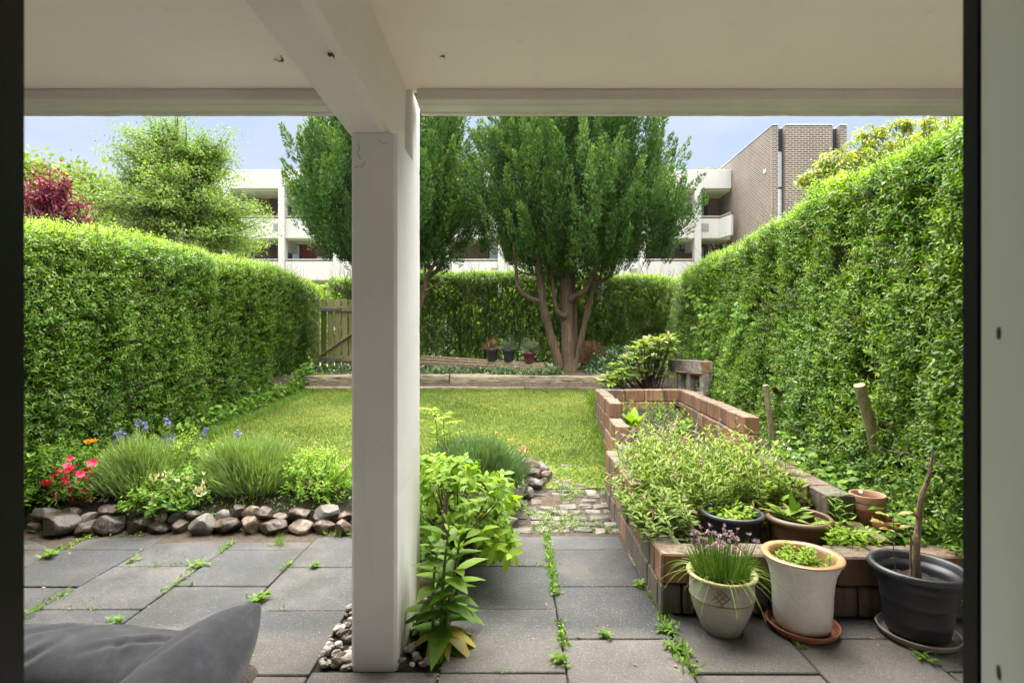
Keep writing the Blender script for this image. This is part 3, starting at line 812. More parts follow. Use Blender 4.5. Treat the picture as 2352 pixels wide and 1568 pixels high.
# left side, far stretch (top course, then two steps down towards the house), near stretch
a = Acc()
block_run(a, (.905, 4.90), (.985, 6.22), .724, 1, -1)
block_run(a, (.870, 4.42), (.985, 6.22), .582, 1, -1, offs=1)
block_run(a, (.850, 4.20), (.985, 6.22), .440, 3, -1, grey=.45)
a.build('left_wall', M['block'], rb, smooth=False)
a = Acc()
block_run(a, (.722, 3.20), (.735, 4.20), .432, 1, -1, bw=.14, grey=.5)
block_run(a, (.705, 2.62), (.735, 4.22), .289, 1, -1, bw=.14, grey=.3, offs=1)
block_run(a, (.700, 2.56), (.735, 4.22), .146, 2, -1, bw=.14, grey=.8)
a.build('near_left_wall', M['block'], rb, smooth=False)
a = Acc()
block_run(a, (.70, 2.50), (2.34, 2.46), .289, 1, 1, bl=.205, bw=.15, grey=.1)
block_run(a, (.70, 2.505), (2.34, 2.465), .142, 2, 1, bl=.205, bw=.15, grey=.9, offs=1)
a.build('front_wall', M['block'], rb, smooth=False)
a = Acc()
block_run(a, (1.755, 4.02), (1.965, 6.22), .724, 1, -1, bl=.21)
block_run(a, (1.735, 4.0), (1.95, 6.22), .582, 4, -1, bl=.21, offs=1)
block_run(a, (1.755, 2.95), (1.79, 4.0), .440, 3, -1, bl=.21, bw=.15, grey=.35)
block_run(a, (1.75, 2.66), (1.755, 2.95), .298, 2, -1, bl=.21, bw=.15, grey=.35)
a.build('right_wall', M['block'], rb, smooth=False)
a = Acc()
block_run(a, (.985, 6.23), (2.07, 6.23), .724, 5, 1, bl=.23, offs=1)
a.build('back_wall', M['block'], rb, smooth=False)
def rbz(X, Y): return np.interp(Y, [2.6, 3.6, 6.3], [.16, .26, .50])
def rbl(y): return np.interp(y, [2.6, 4.15, 4.3, 6.3], [.80, .83, .93, 1.06])
def rbr(y): return np.interp(y, [2.6, 4.0, 6.3], [1.83, 1.80, 1.99])
yy = np.linspace(2.62, 6.24, 80); T_ = np.linspace(0, 1, 40)
X = rbl(yy)[:, None] * (1 - T_) + rbr(yy)[:, None] * T_; Y = np.repeat(yy[:, None], 40, 1)
vv = np.stack([X, Y, rbz(X, Y)], -1).reshape(-1, 3); vv[:, 2] += .02 * fbm(vv * [1, 1, 0], 6) + .008 * noise(vv * [1, 1, 0], 40)
i = np.arange(79)[:, None] * 40; j = np.arange(39)
Acc().add(vv, np.stack([i + j, i + j + 1, i + 41 + j, i + 40 + j], -1).reshape(-1, 4)).build('soil', M['soil'], rb)

# ------------------------------------------------------------------ timber sleepers, bench, gate, pallet, stakes
def woodmat(name, stops, stretch=(1.2, 14, 14), scale=2.2, bump=.8, rough=.8, tintmix=.25, crack=False, obj=True):
    m, nt, out = newmat(name); co = coords(nt, stretch, not obj)
    n0 = tex(nt, co, scale, 9, .7, .8)
    at = nd(nt, 'ShaderNodeAttribute', _attribute_name='tint')
    f = nd(nt, 'ShaderNodeMath', _operation='MULTIPLY_ADD', i0=(at, 'Fac'), i1=tintmix, i2=(n0, 'Fac'))
    f = nd(nt, 'ShaderNodeMath', _operation='SUBTRACT', i0=(f, 0), i1=tintmix * .5)
    r = ramp(nt, (f, 0), stops); col = (r, 'Color')
    n1 = tex(nt, co, scale * 1.6, 4, .6, 1.5)
    if crack:
        k = ramp(nt, (n1, 'Fac'), [(.38, g3(1)), (.46, g3(0))])
        col = (mixc(nt, (k, 'Color'), col, (.018, .013, .009)), 'Result')
    p = nd(nt, 'ShaderNodeBsdfPrincipled', Base_Color=col, Roughness=rough)
    b = nd(nt, 'ShaderNodeBump', Strength=bump, Distance=.02, Height=(n1, 'Fac'))
    nt.links.new(b.outputs[0], p.inputs['Normal']); nt.links.new(p.outputs[0], out.inputs['Surface'])
    return m
M['sleeper'] = woodmat('weathered_sleeper', [(.3, (.055, .042, .024)), (.5, (.145, .115, .066)), (.7, (.24, .20, .125))], crack=True)
M['bench'] = woodmat('bench_wood', [(.3, (.12, .09, .05)), (.5, (.25, .19, .11)), (.7, (.36, .29, .18))])
M['gate'] = woodmat('mossy_gate_wood', [(.3, (.10, .10, .035)), (.5, (.22, .21, .07)), (.7, (.33, .29, .13))], stretch=(14, 14, 1.2), tintmix=.45)
M['pallet'] = woodmat('grey_pallet_wood', [(.3, (.10, .085, .07)), (.5, (.22, .19, .165)), (.7, (.36, .33, .29))], stretch=(8, 8, 8), scale=1.5)
M['palletin'] = woodmat('orange_pallet_wood', [(.3, (.12, .06, .03)), (.5, (.26, .13, .06)), (.7, (.38, .22, .11))], stretch=(8, 8, 8), scale=1.5)
M['stake'] = woodmat('stake_wood', [(.3, (.12, .11, .05)), (.5, (.25, .21, .11)), (.7, (.38, .32, .19))], stretch=(16, 16, 1.3))
M['iron'] = plain('grey_hinge_iron', (.16, .165, .17), .5, metal=.0)
def sleeper(x0, x1, y, z0, z1, dep, label, wav=.012):
    n = 90; xs = np.linspace(x0, x1, n); m_ = 20
    th = np.linspace(0, 2 * np.pi, m_, endpoint=False)
    c_, s_ = np.cos(th), np.sin(th); pw = .28
    sy = np.sign(c_) * np.abs(c_) ** pw; sz = np.sign(s_) * np.abs(s_) ** pw
    v = np.zeros((n, m_, 3)); v[:, :, 0] = xs[:, None]; v[:, :, 1] = y + dep / 2 * (1 + sy); v[:, :, 2] = (z0 + z1) / 2 + (z1 - z0) / 2 * sz
    pp = v.reshape(-1, 3)
    dd = wav * fbm(pp * [1.6, 5, 5], 1.3, int(x0 * 3) % 7) - wav * 1.1 * np.clip(noise(pp * [.9, 1, 14], 1.5, 3) - .45, 0, 1)
    cen = np.stack([pp[:, 0], np.full(len(pp), y + dep / 2), np.full(len(pp), (z0 + z1) / 2)], 1)
    pp = pp + unit(pp - cen) * dd[:, None]
    i = np.arange(n - 1)[:, None] * m_; j = np.arange(m_); j2 = (j + 1) % m_
    a = Acc(); a.add(pp, np.stack([i + j, i + m_ + j, i + m_ + j2, i + j2], -1).reshape(-1, 4), None, rng.random())
    for e, fl in ((0, 1), (n - 1, -1)):
        ring = pp[e * m_:(e + 1) * m_]; a.add(np.vstack([ring, ring.mean(0)]), None, [[k, (k + 1) % m_, m_][::fl] for k in range(m_)], .3)
    return tag(a.build('timber_sleeper', M['sleeper']), label, 'sleeper', 'old timber sleepers edging the terrace')
sleeper(-3.03, -.925, 7.76, .640, .795, .2, 'weathered split timber on the upper course from the gate to the joint', .03)
sleeper(-.905, 1.40, 7.77, .635, .79, .2, 'long cracked timber on the upper course in front of the tree', .03)
sleeper(1.415, 3.0, 7.80, .62, .765, .2, 'timber on the upper course mostly behind the rhododendron')
sleeper(-2.99, .165, 7.68, .52, .634, .2, 'low timber on the bottom course along the lawn, left of its joint')
sleeper(.185, 1.9, 7.68, .52, .632, .2, 'low timber on the bottom course ending beside the raised bed')

bench = thing('bench', P(1110, 842, 9.0), 'low slatted wooden bench under the hedge carrying three flower pots', 'bench')
bl = [((958, 829, 9.42), (1256, 844, 8.55)), ((963, 822, 9.54), (1252, 839, 8.68)), ((970, 816, 9.66), (1249, 834, 8.80))]
for (A_, B_) in bl:
    a = Acc(); beam(a, P(*A_) - [0, 0, .038], P(*B_) - [0, 0, .038], .098, .075, .006, rng.random()); a.build('slat', M['bench'], bench, smooth=False)
for uu, vv_, dd in ((985, 836, 9.36), (1112, 842, 8.98), (1232, 849, 8.64)):
    a = Acc(); t_ = P(uu, vv_, dd); lo = np.array([t_[0] - .05, t_[1] - .01, .74]); box2(a, lo, (t_[0] + .05, t_[1] + .26, t_[2] - .035), .005, rng.random()); a.build('leg', M['bench'], bench, smooth=False)

gate = thing('gate', (-3.0, 9.6, .78), 'green-stained wooden picket gate with diagonal brace beside the left hedge', 'gate')
gy = 9.6
def gx(u): return (u - 1176) / FPX * gy
a = Acc(); xw = gx(726)
box2(a, (xw - .05, gy - .05, .6), (xw + .05, gy + .05, 2.06), .006, .7)
v = np.array([[xw - .05, gy - .05, 2.06], [xw + .05, gy - .05, 2.06], [xw + .05, gy + .05, 2.06], [xw - .05, gy + .05, 2.06], [xw, gy, 2.14]])
a.add(v, None, [[0, 1, 4], [1, 2, 4], [2, 3, 4], [3, 0, 4]], .7)
a.build('gate_post', M['gate'], gate, smooth=False)
a = Acc(); xr = gx(726) + 1.36; box2(a, (xr - .05, gy - .05, .6), (xr + .05, gy + .05, 2.1), .006, .5); a.build('gate_post', M['gate'], gate, smooth=False)
for k in range(9):
    x = gx(743) + k * .127
    a = Acc(); box(a, (x, gy + .02, 1.42), (.098, .022, 1.26 + rng.normal(0, .008)), rotm(0, rng.normal(0, .006), 0), .003, rng.random()); a.build('picket', M['gate'], gate, smooth=False)
for z in (1.875, .975):
    a = Acc(); box2(a, (gx(732), gy - .028, z - .045), (gx(732) + 1.2, gy + .006, z + .045), .004, .6); a.build('rail', M['gate'], gate, smooth=False)
    a = Acc(); box2(a, (gx(731), gy - .036, z - .022), (gx(731) + .44, gy - .030, z + .022), .002)
    for q_ in range(5): box(a, (gx(731) + .06 + q_ * .085, gy - .038, z), (.014, .006, .014), None, .002)
    a.build('hinge_strap', M['iron'], gate, smooth=False)
a = Acc(); beam(a, (gx(736), gy - .014, 1.03), (gx(736) + 1.15, gy - .014, 1.83), .03, .085, .004, .5, up=(0, 1, 0)); 
a.build('brace', M['gate'], gate, smooth=False)

pal = thing('pallet', (2.15, 6.65, .6), 'grey weathered wooden pallet standing on edge behind the raised bed', 'pallet')
ps, pe = np.array([1.98, 6.95]), np.array([2.13, 6.15]) 
ps, pe = P(1536, 832, 6.95)[:2], P(1612, 850, 6.30)[:2]
e_ = pe - ps; Lp = np.linalg.norm(e_); e_ /= Lp; nn_ = np.array([-e_[1], e_[0]])
if nn_[0] < 0: nn_ = -nn_
ang = math.atan2(e_[1], e_[0]); RP = rotm(0, 0, ang)
def pp_(s_, w_, z): return np.array([*(ps + e_ * s_ + nn_ * w_), z])
ZT = 1.055
a = Acc(); box(a, pp_(Lp / 2, 0, ZT - .07), (Lp, .022, .14), RP, .003, .4); a.build('top_front_board', M['pallet'], pal, smooth=False)
a = Acc(); box(a, pp_(Lp / 2, .135, ZT - .07), (Lp, .022, .14), RP, .003, .7); a.build('top_back_board', M['pallet'], pal, smooth=False)
a = Acc(); box(a, pp_(Lp / 2, .067, ZT - .16), (Lp - .03, .108, .02), RP, .003, .5)
for s_ in (.03, Lp * .5, Lp - .03): box(a, pp_(s_, .067, ZT - .072), (.05, .106, .136), RP, .003, .6)
a.build('top_block', M['palletin'], pal, smooth=False)
for s_ in (.17, Lp * .56, Lp - .04):
    a = Acc(); box(a, pp_(s_, .067, (ZT - .15 + .5) / 2), (.07, .09, ZT - .16 - .5), RP, .003, rng.random()); a.build('upright', M['pallet'], pal, smooth=False)
for z in (.86, .66):
    a = Acc(); box(a, pp_(Lp / 2 + .02, .135, z), (Lp - .06, .02, .10), RP, .003, rng.random()); a.build('back_board', M['pallet'], pal, smooth=False)
a = Acc(); box(a, pp_(Lp / 2, -.0, .62), (Lp + .04, .022, .13), RP, .003, .8); a.build('bottom_board', M['pallet'], pal, smooth=False)
a = Acc(); box(a, pp_(Lp / 2, .067, .66), (Lp, .106, .02), RP, .003, .5); a.build('bottom_block', M['palletin'], pal, smooth=False)
a = Acc()
for k, (s_, zt, lean) in enumerate(((.16, .90, .08), (.20, .94, -.05), (.24, .92, .02))):
    b0 = pp_(s_, -.10, .58); tube(a, [b0, b0 + [lean * .5, -.01, (zt - .58) / 2], b0 + [lean, -.02, zt - .58]], [.012, .011, .008], 6, .3, 3)
M['twig'] = woodmat('twig_bark', [(.3, (.10, .065, .04)), (.5, (.20, .135, .085)), (.7, (.32, .24, .165))], stretch=(20, 20, 4), tintmix=.3)
tag(a.build('twig_bundle', M['twig']), 'bundle of cut brown stems leaning on the wooden pallet', 'twigs')

def stake(b, t, r, label):
    a = Acc(); b, t = np.array(b), np.array(t)
    tube(a, [b, (b + t) / 2, t], [r, r * .98, r * .95], 14, .5, 3, .03)
    ax = unit(t - b); ref = unit(np.cross(ax, [0, 1, 0.1])); bb = np.cross(ax, ref); th = np.linspace(0, 2 * np.pi, 15)[:-1]
    ring = t + r * .95 * (np.cos(th)[:, None] * ref + np.sin(th)[:, None] * bb); a.add(np.vstack([ring, t + ax * .003]), None, [[k, (k + 1) % 14, 14] for k in range(14)], .9)
    return tag(a.build('wooden_stake', M['stake']), label, 'stake', 'stakes in front of the right hedge')
stake(P(1994, 985, 3.36) - [0, 0, .30] + [.10, 0, 0], P(1974, 884, 3.26), .034, 'thick leaning round stake at the hedge, behind the big black pot')
stake(P(1786, 1010, 4.56) - [0, 0, .3], P(1758, 884, 4.5), .025, 'thin crooked stake at the hedge beside the end of the top bricks')
a = Acc(); tube(a, [P(1780, 896, 4.6), P(1796, 902, 4.7), P(1840, 922, 5.1)], [.028, .03, .026], 10, .6, 3, .04)
tag(a.build('cut_branch', M['stake']), 'short cut branch poking out of the hedge beside the thin stake', 'branch')
# ------------------------------------------------------------------ pots
def glaze(name, stops, rough, scale=3.0, fine=.3, stain=None, bump=.15, spec=.5, stretch=(1, 1, 1)):
    m, nt, out = newmat(name); co = coords(nt, stretch, False)
    n1 = tex(nt, co, scale, 8, .65); n2 = tex(nt, co, scale * 22, 3, .7)
    f = nd(nt, 'ShaderNodeMath', _operation='MULTIPLY_ADD', i0=(n2, 'Fac'), i1=fine, i2=(n1, 'Fac'))
    f = nd(nt, 'ShaderNodeMath', _operation='SUBTRACT', i0=(f, 0), i1=fine * .5)
    r = ramp(nt, (f, 0), stops); col = (r, 'Color')
    if stain:
        z0, z1, c, amt = stain
        sp = nd(nt, 'ShaderNodeSeparateXYZ', Vector=(nt.nodes.new('ShaderNodeTexCoord'), 'Object'))
        k = nd(nt, 'ShaderNodeMapRange', i0=(sp, 'Z'), i1=z0, i2=z1, i3=0.0, i4=amt)
        n3 = tex(nt, co, 9, 6, .7); k2 = nd(nt, 'ShaderNodeMath', _operation='MULTIPLY', _use_clamp=True, i0=(k, 0), i1=(n3, 'Fac'))
        col = (mixc(nt, (k2, 0), col, c), 'Result')
    p = nd(nt, 'ShaderNodeBsdfPrincipled', Base_Color=col, Roughness=rough); p.inputs['Specular IOR Level'].default_value = spec
    b = nd(nt, 'ShaderNodeBump', Strength=bump, Distance=.004, Height=(n2, 'Fac'))
    nt.links.new(b.outputs[0], p.inputs['Normal']); nt.links.new(p.outputs[0], out.inputs['Surface'])
    return m
M['whitepot'] = glaze('white_glazed_clay', [(.25, (.50, .48, .43)), (.5, (.66, .645, .60)), (.75, (.74, .73, .69))], .38, stain=(.10, .0, (.30, .28, .22), 1.2), fine=.35)
M['brownglaze'] = glaze('brown_glazed_rim', [(.3, (.20, .11, .05)), (.55, (.34, .20, .10)), (.75, (.45, .30, .17))], .35)
M['chivepot'] = glaze('beige_glazed_clay', [(.25, (.20, .188, .15)), (.5, (.32, .305, .25)), (.75, (.43, .415, .355))], .42, stain=(.10, .0, (.16, .145, .11), 1.5), fine=.4)
M['yellowrim'] = glaze('yellow_mossy_glaze', [(.3, (.24, .22, .08)), (.55, (.38, .35, .15)), (.8, (.50, .47, .27))], .45)
M['emblem'] = glaze('olive_brown_glaze', [(.3, (.13, .10, .04)), (.7, (.25, .20, .09))], .5)
M['blackpot'] = glaze('black_plastic', [(.3, (.009, .010, .013)), (.55, (.015, .0165, .021)), (.8, (.04, .043, .052))], .42, fine=.25, bump=.06)
M['greypot'] = glaze('dark_grey_plastic', [(.3, (.018, .019, .022)), (.6, (.032, .034, .038)), (.8, (.07, .072, .078))], .45, fine=.3, bump=.06)
M['brownpot'] = glaze('dark_brown_clay', [(.3, (.055, .030, .016)), (.55, (.105, .058, .03)), (.8, (.19, .11, .06))], .5, scale=4)
M['terra'] = glaze('terracotta', [(.3, (.30, .13, .075)), (.55, (.44, .22, .135)), (.8, (.55, .35, .25))], .75, scale=5, stain=(.02, .16, (.22, .19, .15), .7))
M['terra2'] = glaze('orange_terracotta', [(.3, (.30, .11, .045)), (.6, (.44, .175, .075))], .75, scale=5)
M['redsaucer'] = glaze('red_clay_saucer', [(.3, (.25, .085, .055)), (.6, (.34, .125, .08)), (.8, (.42, .19, .13))], .55)
M['greysaucer'] = glaze('grey_clay_saucer', [(.3, (.15, .13, .11)), (.6, (.235, .21, .18)), (.8, (.32, .29, .26))], .6)
M['blue'] = glaze('blue_paint', [(.3, (.03, .10, .26)), (.6, (.05, .16, .40))], .5)
M['darkred'] = glaze('dark_red_plastic', [(.3, (.10, .014, .022)), (.7, (.15, .024, .032))], .45)

def prof_close(outer, th, depth):
    """outer profile bottom->rim, then the inside wall down to the soil"""
    o = [(.001, outer[0][1])] + list(outer)
    rr, zr = outer[-1]
    o += [(rr - th * .3, zr + th * .25), (rr - th, zr)]
    inner = [(r - th, z) for r, z in outer[::-1] if z < zr - .012 and z > zr - depth]
    o += inner
    o += [(max(inner[-1][0] if inner else rr - th, .02), zr - depth - .01)]
    return o
def soil_disc(r, c, parent, amp=.008):
    rr = np.linspace(.002, r, 9); th = np.linspace(0, 2 * np.pi, 36, endpoint=False)
    v = np.stack([rr[:, None] * np.cos(th), rr[:, None] * np.sin(th), np.zeros((9, 36))], -1).reshape(-1, 3)
    v[:, 2] = amp * fbm(v + np.array(c) * 5, 22) + amp * .6 * noise(v, 70)
    i = np.arange(8)[:, None] * 36; j = np.arange(36); j2 = (j + 1) % 36
    a = Acc().add(v + c, np.stack([i + j, i + j2, i + 36 + j2, i + 36 + j], -1).reshape(-1, 4))
    return a.build('soil', M['soil'], parent)

# chives pot: bulbous, yellowish collar, dark emblem in the glaze
cp = np.array([.937, 2.375, 0.002])
t = thing('flower_pot', cp, 'beige glazed pot with yellow rim and hash-shaped emblem, planted with chives', 'flower pot', 'pots in front of the raised bed')
a = Acc(); lathe(a, [(.001, 0), (.072, 0), (.084, .008), (.100, .05), (.121, .10), (.133, .145), (.1355, .158), (.1375, .162), (.1355, .167), (.1375, .19), (.136, .215), (.130, .232), (.126, .240)], cp, 56, rough=.006)
a.build('body', M['chivepot'], t)
a = Acc(); lathe(a, [(.126, .238), (.134, .243), (.146, .248), (.151, .254), (.150, .261), (.141, .264), (.130, .260), (.121, .252), (.116, .235), (.112, .20)], cp, 56, rough=.006)
a.build('rim', M['yellowrim'], t)
a = Acc(); lathe(a, [(.1360, .1585), (.1392, .1615), (.1392, .1635), (.1360, .1665)], cp, 56); a.build('band', M['emblem'], t)
a = Acc()
fd = unit(np.array([-.36, -.93, 0])); sd = np.array([fd[1] * -1, fd[0], 0])
fd = unit(-np.array([cp[0] + .02, cp[1], 0])); sd = np.array([-fd[1], fd[0], 0])
def on_pot(s_, z):
    th_ = s_ / .137; return cp + (fd * math.cos(th_) + sd * math.sin(th_)) * .1372 + [0, 0, z]
for (s0, z0, s1, z1) in ((-.028, .172, .026, .222), (-.012, .160, .040, .208), (-.040, .184, .012, .232), (-.034, .214, .014, .166), (-.018, .228, .032, .178), (-.004, .236, .042, .194)):
    tp = [on_pot(s0 + (s1 - s0) * f, z0 + (z1 - z0) * f) for f in np.linspace(0, 1, 5)]
    tube(a, tp, [.0012, .0034, .0038, .0034, .0012], 6, .5, 2)
a.build('emblem', M['emblem'], t)
soil_disc(.114, cp + [0, 0, .238], t)

# white pot: flaring glazed pot with brown rim
wp = np.array([1.302, 2.385, .022])
t = thing('flower_pot', wp, 'tall white glazed pot with flared brown rim, planted with mint', 'flower pot', 'pots in front of the raised bed')
a = Acc(); lathe(a, [(.001, 0), (.104, 0), (.113, .006), (.118, .03), (.122, .09), (.124, .15), (.128, .20), (.138, .25), (.153, .285), (.166, .303), (.169, .309)], wp, 64, rough=.005)
a.build('body', M['whitepot'], t)
a = Acc(); lathe(a, [(.1685, .3085), (.1695, .312), (.166, .3155), (.156, .316), (.142, .3155), (.135, .311), (.130, .295), (.122, .26), (.116, .22)], wp, 64, rough=.005)
a.build('rim', M['brownglaze'], t)
soil_disc(.121, wp + [0, 0, .245], t)
a = Acc(); lathe(a, [(.001, 0), (.128, 0), (.142, .012), (.150, .030), (.152, .034), (.148, .036), (.143, .033), (.134, .016), (.124, .010), (.001, .009)], (wp[0], wp[1], .003), 64)
tag(a.build('saucer', M['redsaucer'], loc=(wp[0], wp[1], .003)), 'red clay saucer under the tall white pot', 'saucer', 'saucers under the front pots')

# big black pot with a bare stem
bp = np.array([1.775, 2.325, .026])
t = thing('flower_pot', bp, 'big black ribbed plastic pot holding a bare brown stem', 'flower pot', 'pots in front of the raised bed')
a = Acc(); lathe(a, prof_close([(.108, 0), (.116, .004), (.124, .05), (.1255, .056), (.1295, .062), (.1275, .070), (.134, .12), (.1365, .135), (.1405, .141), (.1395, .149), (.147, .20), (.1515, .212), (.1560, .220), (.1540, .232), (.163, .246), (.174, .254), (.182, .262), (.186, .273), (.182, .284)], .026, .075), bp, 64)
a.build('body', M['blackpot'], t)
soil_disc(.142, bp + [0, 0, .212], t, .012)
a = Acc(); lathe(a, [(.001, 0), (.132, 0), (.146, .010), (.153, .026), (.155, .031), (.150, .033), (.146, .030), (.138, .014), (.128, .009), (.001, .008)], (bp[0], bp[1], .003), 64)
tag(a.build('saucer', M['greysaucer'], loc=(bp[0], bp[1], .003)), 'grey-brown saucer under the big black pot', 'saucer', 'saucers under the front pots')

# dark grey pot and brown pot standing inside the bed
gp = np.array([1.215, 2.93, .105])
t = thing('flower_pot', gp, 'dark grey plastic pot of strawberry seedlings inside the raised bed', 'flower pot', 'pots standing in the raised bed')
a = Acc(); lathe(a, prof_close([(.110, 0), (.118, .004), (.138, .13), (.1400, .136), (.1425, .142), (.146, .18), (.150, .21), (.158, .222), (.165, .23), (.1665, .24), (.162, .248)], .018, .05), gp, 56)
a.build('body', M['greypot'], t); soil_disc(.142, gp + [0, 0, .20], t)
np_ = np.array([1.545, 2.86, .10])
t = thing('flower_pot', np_, 'brown clay pot with rolled rim and grey-leaved seedling inside the raised bed', 'flower pot', 'pots standing in the raised bed')
a = Acc(); lathe(a, prof_close([(.112, 0), (.120, .005), (.140, .12), (.1415, .127), (.1445, .133), (.147, .16), (.150, .20), (.156, .218), (.164, .226), (.169, .236), (.166, .247), (.160, .251)], .02, .06), np_, 56)
a.build('body', M['brownpot'], t); soil_disc(.142, np_ + [0, 0, .19], t)

# terracotta pots beside the bed
def terra_pot(c, R, H, mat, label, name='flower_pot', group='terracotta pots beside the raised bed', rimh=.3):
    t = thing(name, c, label, 'flower pot', group)
    a = Acc(); lathe(a, prof_close([(R * .62, 0), (R * .66, .003), (R * .88, H * (1 - rimh)), (R * .9, H * (1 - rimh) + .002), (R * .985, H * (1 - rimh) + .003), (R, H * (1 - rimh) + .008), (R, H - .004), (R * .99, H)], R * .11, H * .5), c, 44)
    return t, a
c0 = P(1992, 1206, 2.98)
t, a = terra_pot(c0, .088, .135, M['terra'], 'lower pale terracotta pot of the stack beside the raised bed'); a.build('body', M['terra'], t)
c1 = c0 + [0, 0, .072]
t, a = terra_pot(c1, .090, .105, M['terra'], 'upper pale terracotta pot stacked inside another by the hedge', rimh=.42); a.build('body', M['terra'], t)
soil_disc(.076, c1 + [0, 0, .075], t, .002)
c2 = P(1951, 1195, 3.05)
t, a = terra_pot(c2, .062, .125, M['terra2'], 'narrow orange terracotta pot tucked behind the stacked pair'); a.build('body', M['terra2'], t)
c3 = P(2040, 1236, 2.86)
t = thing('flower_pot', c3, 'small terracotta pot painted blue below its rim, on a clay saucer', 'flower pot', 'terracotta pots beside the raised bed')
R, H = .075, .105
a = Acc(); lathe(a, [(.001, 0), (R * .62, 0), (R * .65, .003), (R * .84, H * .55)], c3, 44); a.build('body', M['blue'], t)
a = Acc(); lathe(a, [(R * .84, H * .55), (R * .96, H * .56), (R, H * .60), (R, H - .004), (R * .99, H), (R * .9, H), (R * .85, H * .6), (R * .8, H * .4)], c3, 44); a.build('rim', M['terra2'], t)
soil_disc(R * .8, c3 + [0, 0, H * .52], t, .003)
a = Acc(); lathe(a, [(.001, 0), (.062, 0), (.074, .012), (.075, .016), (.070, .016), (.062, .005), (.001, .005)], c3 - [0, 0, .008], 40)
tag(a.build('saucer', M['redsaucer'], loc=c3 - [0, 0, .008]), 'small clay saucer under the blue-painted pot', 'saucer')
sb = P(2010, 1262, 2.85); a = Acc()
for k in range(3): box(a, (1.83 + k * .16, 2.80 + .02 * k, float(c3[2]) - .075), (.15, .3, .12), rotm(0, 0, .05 * k), .008, rng.uniform(.4, .8), .001)
tag(a.build('brick_step', M['block'], smooth=False), 'row of damp orange-brown bricks under the terracotta pots', 'brick step')

# pots on the bench
def bench_pot(u, v, d, R, H, mat, label):
    c = P(u, v, d); t = thing('flower_pot', c, label, 'flower pot', 'pots on the bench')
    a = Acc(); lathe(a, prof_close([(R * .74, 0), (R * .76, .003), (R * .92, H * .72), (R, H * .74), (R * 1.03, H * .78), (R * 1.06, H)], R * .08, H * .12), c, 32); a.build('body', mat, t)
    soil_disc(R * .95, c + [0, 0, H * .86], t, .004); return c
BP = [bench_pot(1130.5, 827, 9.12, .108, .20, M['greypot'], 'left dark grey pot on the bench, holding a browning heather'),
      bench_pot(1168.5, 828.5, 9.02, .105, .20, M['greypot'], 'right dark grey pot on the bench, holding a thin conifer'),
      bench_pot(1216, 831.5, 8.86, .098, .17, M['darkred'], 'dark red pot on the bench beside the tree trunk')]

# ------------------------------------------------------------------ lounge with grey cushions on the patio
def fabric():
    m, nt, out = newmat('charcoal_canvas'); co = coords(nt, (1, 1, 1), False)
    n1 = tex(nt, co, 16, 8, .7); n2 = tex(nt, co, 160, 3, .8)
    wv = nd(nt, 'ShaderNodeTexWave', Vector=co, Scale=260.0, Distortion=1.5)
    f = nd(nt, 'ShaderNodeMath', _operation='MULTIPLY_ADD', i0=(n2, 'Fac'), i1=.35, i2=(n1, 'Fac'))
    r = ramp(nt, (f, 0), [(.45, (.034, .037, .047)), (.72, (.072, .077, .094)), (.95, (.135, .142, .165))])
    p = nd(nt, 'ShaderNodeBsdfPrincipled', Base_Color=(r, 'Color'), Roughness=.92)
    p.inputs['Sheen Weight'].default_value = .35; p.inputs['Sheen Roughness'].default_value = .5
    b = nd(nt, 'ShaderNodeBump', Strength=.35, Distance=.002, Height=(wv, 'Fac'))
    nt.links.new(b.outputs[0], p.inputs['Normal']); nt.links.new(p.outputs[0], out.inputs['Surface'])
    return m
M['fabric'] = fabric()
